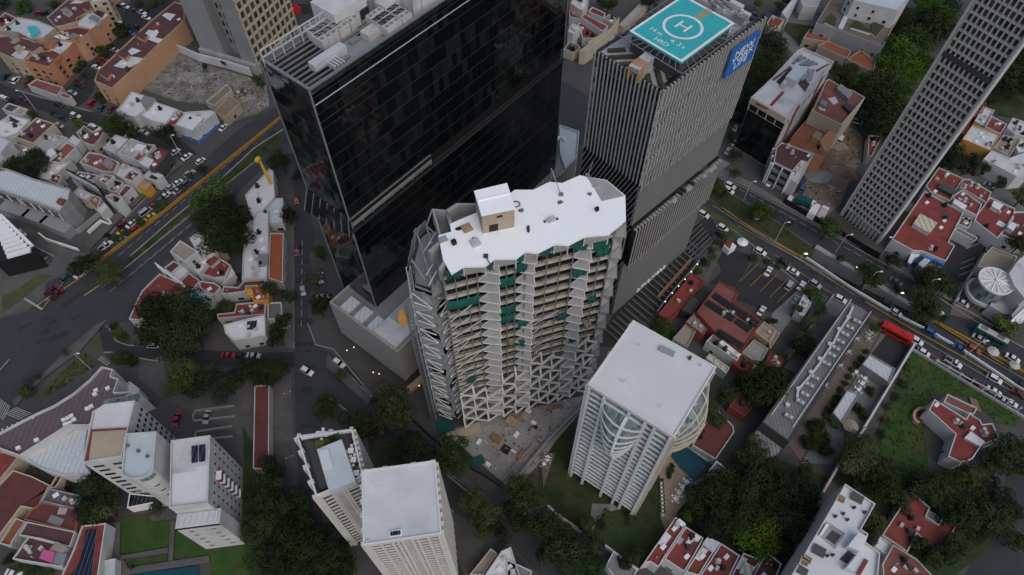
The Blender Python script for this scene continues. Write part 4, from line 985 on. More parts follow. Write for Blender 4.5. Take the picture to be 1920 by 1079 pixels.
def arc_balcony(t, a, b, s0, s1, z, dep, mat, hgt=.9):
    l = face_frame(a, b)[2]; N = 16; b_ = MB(); o = []; i_ = []
    for k in range(N+1):
        th = PI*k/N; u = l*(s0+(s1-s0)*(.5-.5*math.cos(th))); o.append(on(a, b, u, .1+dep*math.sin(th), z)); i_.append(on(a, b, u, .1+max(0, dep*math.sin(th)-.35), z))
    for k in range(N):
        for (p, q, f_) in ((o[k], o[k+1], 1), (i_[k+1], i_[k], 1)): b_.quad((*p[:2], z), (*q[:2], z), (*q[:2], z+hgt), (*p[:2], z+hgt))
        b_.quad((*o[k][:2], z+hgt), (*o[k+1][:2], z+hgt), (*i_[k+1][:2], z+hgt), (*i_[k][:2], z+hgt))
    fl = [(*on(a, b, l*s0, -.4, z)[:2], z+.1)]+[(*q[:2], z+.1) for q in o]+[(*on(a, b, l*s1, -.4, z)[:2], z+.1)]
    b_.add(fl, [tuple(range(len(fl)))]).build('balcony', m_[mat], t)
def flat_roof(t, p, z, mat, lip=.35, th=.35, edge='rib_white'):
    p = ccw(p); i_ = offset(p, th); b = MB(); b.walls(p, z-.5, z+lip)
    for k in range(len(p)):
        j = (k+1) % len(p)
        b.quad((*p[k][:2], z+lip), (*p[j][:2], z+lip), (*i_[j], z+lip), (*i_[k], z+lip)); b.quad((*i_[j], z), (*i_[k], z), (*i_[k], z+lip), (*i_[j], z+lip))
    b.build('parapet', m_[edge], t)
    return MB().poly(i_, z).build('roof', m_[mat], t)
def tower_white():
    ht = 51.0; fp = rect((1263,818), (1105,721), (1340,690), ht); C, B, A, D = fp; c = mid(fp)
    t = thing('apartment_tower', 'white apartment tower with curved balconies and a broad square white roof', 'tower', (c[0], c[1], 0))
    MB().walls(offset(fp, 1.2), 0, ht-.3).build('inner_wall', m_['glass_low'], t)
    fh = 2.2; z0 = ht-21*fh-1.2
    ribs = [.012, .2, .5, .69, .8, .985]
    rib_face(t, D, C, ribs, z0, ht-1.0, fh, 'glass_teal', 'rib_white', .5, .6, .35, .2)
    rib_face(t, C, B, [.02, .09, .2, .5, .8, .98], z0, ht-1.0, fh, 'glass_teal', 'wall_cream', .7, .8, .6, .8)
    rib_face(t, B, A, [.02, .5, .98], z0, ht-1, fh, 'glass_teal', 'rib_white', .8); rib_face(t, A, D, [.02, .5, .98], z0, ht-1, fh, 'glass_teal', 'rib_white', .8)
    def bulge(a, b, s0, s1, zt, nfl, dep, glass, rim, skew=0.0, ctr=.5, taper=1.0):
        l = face_frame(a, b)[2]; N = 20; K = nfl*2
        def pt(k, j):
            f_ = j/K; w_ = 1-taper*f_**2.2; th = k/N; d = dep*math.sin(PI*f_**.75)*math.sin(PI*th)**.8
            return on(a, b, l*(s0+(s1-s0)*(ctr+(th-ctr)*w_)), .12+max(0, d), zt-f_*nfl*fh-skew*fh*th)
        g = MB()
        for j in range(K):
            for k in range(N): g.quad(pt(k, j+1), pt(k+1, j+1), pt(k+1, j), pt(k, j))
        g.build('curved_glass', m_[glass], t)
        for j in range(0, K, 2):
            q = MB()
            for k in range(N): q.bar(pt(k, j), pt(k+1, j), .3, .45)
            q.build('curved_band', m_[rim], t)
        for k in (0, N): 
            q = MB()
            for j in range(K): q.bar(pt(k, j), pt(k, j+1), .3)
            q.build('curved_rim', m_[rim], t)
        return pt, N, K
    pt, N, K = bulge(D, C, .2, .69, ht-3.0, 10, 3.4, 'glass_teal', 'rib_white', 0, .61, 1.0)
    q = MB()
    for j in range(K): q.bar(pt(12, j), pt(12, j+1), .6, .5)
    q.build('curved_rib', m_['rib_white'], t)
    pt, N, K = bulge(C, B, .1, .92, ht-1.6, 11, 3.5, 'glass_teal', 'wall_cream', -.5, .6, .9)
    for k in (8, 14):
        q = MB()
        for j in range(K): q.bar(pt(k, j), pt(k, j+1), .35)
        q.build('curved_rib', m_['wall_cream'], t)
    rf = flat_roof(t, offset(fp, -.25), ht, 'white_roof', .25, .3)
    for (x, y, d, mat) in ((1250,660,(3.0,1.1,.5),'grey_roof_pale'), (1293,673,(.5,.7,.6),'metal_dark'), (1314,686,(.4,.4,.4),'metal_pale')):
        q = P(x, y, ht); MB().box((q[0], q[1], ht), d, -.5).build('vent', m_[mat], rf)
    for (x, y, s) in ((1166,712,1.5), (1235,760,1.2), (1195,645,1.0)):
        q = P(x, y, ht); p = [(q[0]+s*(.6+.4*math.sin(k*2.3))*math.cos(k*.7), q[1]+.55*s*(.6+.4*math.cos(k*1.7))*math.sin(k*.7)) for k in range(9)]; MB().poly(p, ht+.012).build('stain', m_['white_roof_worn'], rf)
tower_white()
def tower_low():
    ht = 42.0; fp = rect((683,1021), (678,885), (826,1000), ht); A, B, C, D = fp; c = mid(fp)
    t = thing('apartment_tower', 'cream ribbed apartment tower with a plain flat white roof and one skylight', 'tower', (c[0], c[1], 0))
    MB().walls(offset(fp, 1.0), 0, ht-.3).build('inner_wall', m_['glass_low'], t)
    rib_face(t, A, B, [.02,.06,.21,.36,.43,.49,.62,.69,.83,.97], 1.2, ht-.5, 1.85, 'glass_low', 'rib_cream', .62, .5, .22, .1, plain=(5,))
    rib_face(t, B, C, [.02,.14,.26,.38,.5,.62,.74,.86,.98], 1.2, ht-.5, 1.85, 'glass_low', 'rib_cream', .8, .75, .6, .15)
    rib_face(t, D, A, [.02,.2,.4,.6,.8,.98], 1.2, ht-.5, 3.1, 'glass_low', 'rib_cream', 1.3); rib_face(t, C, D, [.02,.3,.7,.98], 1.2, ht-.5, 3.1, 'glass_low', 'rib_cream', 1.3)
    rf = flat_roof(t, offset(fp, -.2), ht, 'white_roof_cloudy', .3, .3)
    q = P(742,1001,ht); ax = math.atan2(B[1]-A[1], B[0]-A[0])
    s = MB().box((q[0], q[1], ht), (2.2, 1.1, .35), ax).build('skylight', m_['white_paint'], rf); MB().box((q[0], q[1], ht+.3), (1.8, .75, .1), ax).build('pane', m_['solar'], s)
    q = P(690,1016,ht); MB().box((q[0], q[1], ht), (.6, .4, .4), ax).build('vent', m_['metal_pale'], rf)
    ht = 37.4; T = lambda s, h=ht: [k[:2] for k in pts('13 '+s, h)]
    fp2 = T('448,488 805,335 722,-20 302,32'); c = mid(fp2)
    t = thing('apartment_tower', 'narrow ribbed apartment tower with a planted roof terrace and outdoor tables', 'tower', (c[0], c[1], 0))
    A, B, C, D = fp2
    MB().walls(offset(fp2, .9), 0, ht-.4).build('inner_wall', m_['glass_low'], t)
    rib_face(t, A, B, [.02,.07,.3,.34,.52,.58,.97], 1.2, ht-.6, 2.0, 'glass_low', 'rib_cream', .65, .5, .22, .1, plain=(3,))
    rib_face(t, D, A, [.02,.25,.5,.75,.98], 1.2, ht-.6, 3.05, 'glass_low', 'rib_cream', 1.3); rib_face(t, B, C, [.02,.12,.24,.36,.48,.6,.72,.84,.98], 1.2, ht-.6, 3.05, 'glass_low', 'rib_cream', 1.2, .6, .5)
    rib_face(t, C, D, [.02,.4,.98], 1.2, ht-.6, 3.05, 'glass_low', 'rib_cream', 1.3)
    rf = flat_roof(t, fp2, ht-1.0, 'wall_dark', 1.0, .3, 'rib_white')
    core = T('455,135 640,60 745,370 548,452', ht+1.6)
    MB().prism(core, ht-1, ht+1.6).build('stair_block', m_['white_roof_blue'], t)
    MB().prism(T('470,140 540,135 575,265 500,290', ht+1.9), ht+1.6, ht+1.9).build('roof_panel', m_['white_roof'], t)
    for s in ('330,40 720,-15 722,-5 335,55',): MB().prism(T(s, ht+.3), ht-1, ht+.3).build('pergola_beam', m_['rib_white'], t)
    zt = ht-1.0
    for i, (x, y, lab) in enumerate(((715,155,'white table with four chairs nearest the planted end of the roof terrace'), (735,222,'white table with four chairs between two others on the roof terrace'), (755,322,'white table with wooden chairs beside the wall of the taller roof'), (500,30,'long white table among the plants at the far end of the roof terrace'))):
        q = P(480+x/3.996, 809+y/3.996, zt); tt = thing('table_set', lab, 'table', (q[0], q[1], zt), 'tables on the roof terrace')
        MB().box((q[0], q[1], zt+.68), (1.1 if i < 3 else 2.4, 1.1, .08)).build('table_top', m_['white_paint'], tt); MB().box((q[0], q[1], zt), (.2, .2, .68)).build('table_leg', m_['white_paint'], tt)
        for dx, dy in ((1,0),(-1,0),(0,1),(0,-1)):
            k = MB().box((q[0]+dx*1.0, q[1]+dy*1.0, zt), (.5, .5, .45)); k.box((q[0]+dx*1.22, q[1]+dy*1.22, zt+.45), (.08 if dx else .5, .5 if dx else .08, .45)); k.build('chair', m_['white_paint'] if i != 2 else m_['wood'], tt)
tower_low()
# ---------------------------------------------------------------- white building with a rounded middle, lower left
def wins(t, a, b, cols, rows, z0, fh, w, h, mat='win', u0=0.0, u1=1.0, out=.06, name='window'):
    l = face_frame(a, b)[2]; q = []
    for r in range(rows):
        for c_ in range(cols):
            u = l*(u0+(u1-u0)*(c_+.5)/cols); q.append(panel(a, b, u-w/2, u+w/2, z0+r*fh, z0+r*fh+h, -.05, out))
    return many(name, q, m_[mat], t, 90)
def cluster():
    h1, h3 = 25.0, 22.0
    T = lambda s, h: [q[:2] for q in pts(s, h)]
    w1 = T('z 154,868 228,857 240,803 253,751 196,758 173,772', h1); c = mid(w1)
    t = thing('apartment_building', 'white apartment building with a rounded middle between two square wings', 'building', (c[0]+6, c[1]-4, 0))
    shell(t, w1, h1-.6, 'wall_white', 'white_roof', .6)
    MB().poly(T('z 164,862 226,853 236,806 172,807', h1-.5), h1-.55).build('roof_deck', m_['wall_tan'], t)
    MB().poly(T('z 157,866 166,864 174,805 167,806', h1-.5), h1-.5).build('roof_band', m_['red_roof'], t)
    MB().bar((*T('z 240,803', h1)[0], h1-.2), (*T('z 172,807', h1)[0], h1-.2), .35).build('roof_kerb', m_['red_roof'], t)
    p = ccw(w1)
    for i in range(len(p)):
        a, b = p[i], p[(i+1) % len(p)]; l = face_frame(a, b)[2]
        if seen(a, b) and l > 6:
            if a[0] < b[0] and b[1]-a[1] < l*.5: wins(t, a, b, 2, 9, 1.5, 2.5, l*.27, .95)
            else: wins(t, a, b, 5, 8, 2, 2.7, .7, 1.0)
    gl = T('z 190,767 196,750 262,739 253,751 207,758', h1-2)
    MB().prism(T('z 190,764 197,750 260,738 255,750 206,757', h1-3), h1-4, h1-3).build('glazed_terrace', m_['glass_teal'], t)
    # rounded middle
    hm = 26.0
    a, b = P(228,880,hm), P(287,880,hm); d, e = P(293,809,hm), P(235,813,hm)
    cx, cy = (a[0]+b[0])/2, (a[1]+b[1])/2; r = math.dist(a[:2], b[:2])/2
    arc = [(cx-r*math.cos(PI*k/14), cy-r*.62*math.sin(PI*k/14)) for k in range(15)]
    mp = [(e[0], e[1])]+arc+[(d[0], d[1])]
    shell(t, mp, hm-.6, 'wall_white', 'white_roof_blue', .6)
    gl2 = [(cx-r*1.01*math.cos(PI*k/14), cy-r*.635*math.sin(PI*k/14)) for k in range(8, 14)]
    b_ = MB()
    for k in range(len(gl2)-1): b_.quad((*gl2[k], hm-2.2), (*gl2[k+1], hm-2.2), (*gl2[k+1], hm-.7), (*gl2[k], hm-.7))
    b_.build('curved_window', m_['glass_teal'], t)
    for r_i in range(6): panel(arc[9], arc[11], .3, 1.3, 5+r_i*3, 5.35+r_i*3, -.05, .1).build('window', m_['win'], t)
    # right wing
    w3 = T('z 317,953 390,944 394,816 320,826', h3); shell(t, w3, h3-.6, 'wall_white', 'white_roof', .6)
    MB().poly(T('z 322,890 366,883 366,876 388,873 391,820 322,829', h3-.5), h3-.55).build('roof_deck', m_['white_roof_worn'], t)
    for k in range(2): MB().poly(T('z %d,%d %d,%d %d,%d %d,%d' % (358+14*k, 836-2*k, 370+14*k, 834-2*k, 370+14*k, 866-2*k, 358+14*k, 868-2*k), h3), h3-.3).build('solar_panel', m_['solar'], t)
    p = ccw(w3); A, B = p[0], p[1]
    for i in range(4):
        a, b = p[i], p[(i+1) % 4]; l = face_frame(a, b)[2]
        if not seen(a, b): continue
        if abs(b[0]-a[0]) > abs(b[1]-a[1]):
            # lower box standing forward at the front
            q = [on(a, b, 0, -.1, 0)[:2], on(a, b, l+1.2, -.1, 0)[:2], on(a, b, l+1.2, 3.2, 0)[:2], on(a, b, 0, 3.2, 0)[:2]]
            MB().prism(q, 0, h3-4.2).build('front_wall', m_['wall_white'], t); MB().prism(offset(q, .4), h3-4.2, h3-3.9).build('glass_roof', m_['ribbed_white'], t)
            panel(q[0] if False else on(a, b, 0, 3.2, 0)[:2], on(a, b, l+1.2, 3.2, 0)[:2], 0, l+1.2, h3-5.0, h3-4.2, 0, .1).build('dark_band', m_['black'], t)
            a2, b2 = on(a, b, 0, 3.2, 0)[:2], on(a, b, l+1.2, 3.2, 0)[:2]
            wins(t, a2, b2, 1, 5, 2.5, 3, 1.0, .35, u0=.1, u1=.4); wins(t, a2, b2, 1, 5, 2.5, 3, 1.0, .35, u0=.6, u1=.9)
        else:
            wins(t, a, b, 7, 7, 2.0, 2.7, .5, .8, 'win')
            for k in range(6):
                q = panel(a, b, l*.42, l*.55, 3+k*2.6, 4.6+k*2.6, 0, .9).build('bay_window', m_['wall_red'] if k == 5 else m_['glass_teal'], t)
                panel(a, b, l*.42, l*.55, 4.6+k*2.6, 4.8+k*2.6, 0, 1.1).build('window_ledge', m_['white_paint'], t)
    q = P(280,822,hm)
    for x, y in ((238,835), (275,855), (258,845)): g = P(x, y, hm); MB().tube((g[0], g[1], hm-.6), (g[0], g[1], hm), .35, n=8).build('roof_vent', m_['concrete'], t)
    # low glazed front at the foot
    shell(t, T('z 238,953 305,940 290,930 242,925', 3.5), 3.4, 'white_paint', 'solar', .1)
    t2, p = simple('hall_building', 'low hall with a curved front and ribbed mauve roof', 'hall', 'z 193,690 215,695 210,708 225,713 216,738 262,737 200,760 170,800 130,800 40,857 -12,838 0,815 62,782 105,762 140,740 170,715', 9.5, 'wall_white', 'ribbed_mauve', .8)
    for x, y in ((181,733),(179,740),(203,729),(165,767),(172,763),(121,788),(128,785),(135,781),(124,797),(132,794),(140,788),(36,841),(70,826)):
        q = P(x, y, 9.5); MB().box((q[0], q[1], 9.48), (1.0, .8, .6), .5).build('roof_vent', m_['white_paint'], t2)
    for k in range(7): q0, q1 = P(6+k*9.3, 806-k*4.1, 9.6), P(10+k*10, 812-k*3.2, 8.0); MB().bar((*q0[:2], 10), (*q1[:2], 8.6), .25).build('canopy_rib', m_['white_paint'], t2)
    t3, p = simple('hall_building', 'low hall with a pale sheet metal roof beside the mauve roof', 'hall', 'z 42,857 165,797 156,868 172,890 120,893 78,880 68,875', 7, 'wall_white', 'ribbed_white', .3)
    simple('gate_lodge', 'small white stepped lodge at the tip of the mauve roof', 'lodge', 'z 216,738 224,713 240,720 244,716 262,730 262,737', 5, 'wall_white', 'white_roof_worn', .3)
cluster()
def grid_tower(name, label, face, base, h, cols, fh, depth, wall_m, glass, cat='tower', rw=.7, bw=.7, skew=None):
    a, b = P(*face[0]), P(*face[1]); e, n, l = face_frame(a[:2], b[:2]); a, b = a[:2], b[:2]
    sk = Vector(b).normalized(); sk = (sk+Vector(e)*skew).normalized()*depth
    q = [a, b, (b[0]+sk.x, b[1]+sk.y), (a[0]+sk.x, a[1]+sk.y)] if skew is not None else [a, b, on(a, b, l, -depth, 0)[:2], on(a, b, 0, -depth, 0)[:2]]; c = mid(q)
    t = thing(name, label, cat, (c[0], c[1], 0))
    MB().prism(offset(q, .9), 0, h-.2).build('wall', m_[wall_m], t)
    p = []
    for i in range(cols):
        for k in range(int((h-4)/fh)):
            u0, u1 = l*i/cols+rw/2, l*(i+1)/cols-rw/2; p.append(panel(a, b, u0, u1, 4+k*fh+bw*.5, 4+(k+1)*fh-bw*.5, -.92, -.75))
    many('window', p, m_[glass], t)
    MB().prism(q, h-.6, h).build('roof', m_['grey_roof'], t)
    return t, a, b, l
t, a, b, l = grid_tower('lattice_tower', 'tall tower in a pale concrete lattice with deep window openings', ((1579,405),(1641,455)), 0, 112, 10, 2.35, 22, 'lattice', 'glass_lat', 'tower', .28, .46, -.04)
for i in range(11): panel(a, b, max(0, l*i/10-.13), min(l, l*i/10+.13), 0, 112, -.9, .1).build('rib', m_['lattice'], t)
for k in range(46): panel(a, b, 0, l, 4+k*2.35-.2, 4+k*2.35+.22, -.9, .0).build('spandrel', m_['lattice'], t)
panel(a, b, -.8, -.17, 0, 112, -2, .3).build('corner_pier', m_['lattice'], t); panel(a, b, l+.17, l+.8, 0, 112, -2, .3).build('corner_pier', m_['lattice'], t)
panel(a, b, -.6, l+.6, 60.2, 61.6, -.3, .15).build('dark_belt', m_['wall_dark'], t)
def grey_tower():
    h = 105.0; a, b = P(383,106)[:2], P(488,138)[:2]; e, n, l = face_frame(a, b)
    c_ = P(560,95)[:2]; dep = 26
    q = [a, b, on(a, b, l, -dep, 0)[:2], on(a, b, 0, -dep, 0)[:2]]; c = mid(q)
    t = thing('office_tower', 'grey concrete tower with a recessed window strip and a cream gridded side', 'tower', (c[0], c[1], 0))
    for u0, u1 in ((0, .44), (.74, 1)): panel(a, b, l*u0, l*u1, 0, h, -dep, 0).build('wall', m_['concrete_grey'], t)
    panel(a, b, l*.44, l*.74, 0, h, -dep, -4).build('recess_wall', m_['concrete_grey'], t)
    panel(a, b, 0, l, 0, 4.2, -.2, 1.2).build('plinth', m_['grey_roof_pale'], t)
    ws = []
    for k in range(26):
        for u in (.47, .55, .62): ws.append(panel(a, b, l*u, l*(u+.035), 7+k*3.6, 8.9+k*3.6, -4.05, -3.92))
    many('window', ws, m_['win'], t)
    a2, b2 = b, on(a, b, l, -dep, 0)[:2]; l2 = face_frame(a2, b2)[2]
    panel(a2, b2, .2, l2-.2, 4, h-1, 0, .1).build('glass_facade', m_['glass_lat'], t)
    for i in range(10): panel(a2, b2, max(0, l2*i/9-.3), min(l2, l2*i/9+.3), 0, h, 0, .75).build('rib', m_['wall_cream'], t)
    for k in range(29): panel(a2, b2, 0, l2, 3.4+k*3.6, 4.3+k*3.6, 0, .55).build('spandrel', m_['wall_cream'], t)
    MB().prism(q, h, h+.5, True).build('roof', m_['grey_roof'], t)
grey_tower()
# ---------------------------------------------------------------- houses and low buildings
ROOMS = {}
RH = random.Random(11)
def house(label, poly, h, wall_m, roof_m, par=.5, nm='house', cat=None, win=True, bits=2, extra=(), group=None):
    p = ccw(pts(poly, h)); c = mid(p)
    t = thing(nm, label, cat or nm.replace('_', ' '), (c[0], c[1], 0), group)
    p = [q[:2] for q in p]
    rf = shell(t, p, h, wall_m, roof_m, par)
    k = len(p); ROOMS[label] = (t, p, h)
    if win and h > 3.4:
        fh = 2.15 if nm == AB else 2.9; fl = max(1, int(h/fh))
        for i in range(k):
            a, b = p[i], p[(i+1) % k]; l = face_frame(a, b)[2]
            if l < 3.2 or not seen(a, b) or 'peach' in label and l > 3.2 and face_frame(a, b)[1][0] > .2: continue
            n = max(1, int(l/(2.9 if nm == AB else 4.2)))
            for f_ in range(fl):
                for j in range(n):
                    if RH.random() < .2: continue
                    u = l*(j+.5)/n+RH.uniform(-.4, .4); w_ = RH.choice((.9, 1.2, 1.6)); z = f_*fh+.7
                    if z+1.0 > h: continue
                    g = panel(a, b, u-w_/2, u+w_/2, z, z+1.0, -.05, .05).build('window', m_['win'], t)
                    panel(a, b, u-w_/2-.12, u+w_/2+.12, z-.14, z-.003, -.05, .16).build('sill', m_['concrete_pale'], g)
    for e in extra:                    # (part name, pixel outline, height, side material, top material)
        q = [v[:2] for v in ccw(pts(e[1], e[2]))]
        z0 = h-.03
        if e[2]-h < .25: MB().poly(q, h+.02+.01*len(LOC) % .02).build(e[0], m_[e[4]], t)
        else:
            o = MB().walls(q, z0, e[2]).build(e[0], m_[e[3]], t); MB().prism(offset(q, -.1), e[2], e[2]+.15, True).build('top', m_[e[4]], o)
    # small things fixed to the roof
    bits = bits+2 if bits else 0
    xs = [q[0] for q in p]; ys = [q[1] for q in p]; ins = offset(p, 1.0); made = 0
    for tries in range(40):
        if made >= bits: break
        x, y = RH.uniform(min(xs), max(xs)), RH.uniform(min(ys), max(ys))
        if not inside((x, y), ins): continue
        made += 1; kd = RH.random()
        if kd < .3:
            o = MB().tube((x, y, h+.35), (x, y, h+1.35), .55, .5, 10); o.box((x, y, h-.01), (1.2, 1.2, .36)); o.build('water_tank', m_[RH.choice(('black', 'wall_offwhite', 'metal_dark'))], rf)
        elif kd < .55: MB().box((x, y, h-.01), (1.0, .7, .8), RH.choice((.6, .9, 2.2))).build('condenser', m_['wall_offwhite'], rf)
        elif kd < .8: MB().box((x, y, h-.01), (1.3, .9, .35), .7).build('skylight', m_['white_paint'], rf)
        else: MB().tube((x, y, h), (x, y, h+.9), .13, n=6).build('vent_pipe', m_['metal_pale'], rf)
    return t
def inside(q, p):
    r = False; j = len(p)-1
    for i in range(len(p)):
        if (p[i][1] > q[1]) != (p[j][1] > q[1]) and q[0] < (p[j][0]-p[i][0])*(q[1]-p[i][1])/(p[j][1]-p[i][1])+p[i][0]: r = not r
        j = i
    return r
AB = 'apartment_building'; B_ = 'building'
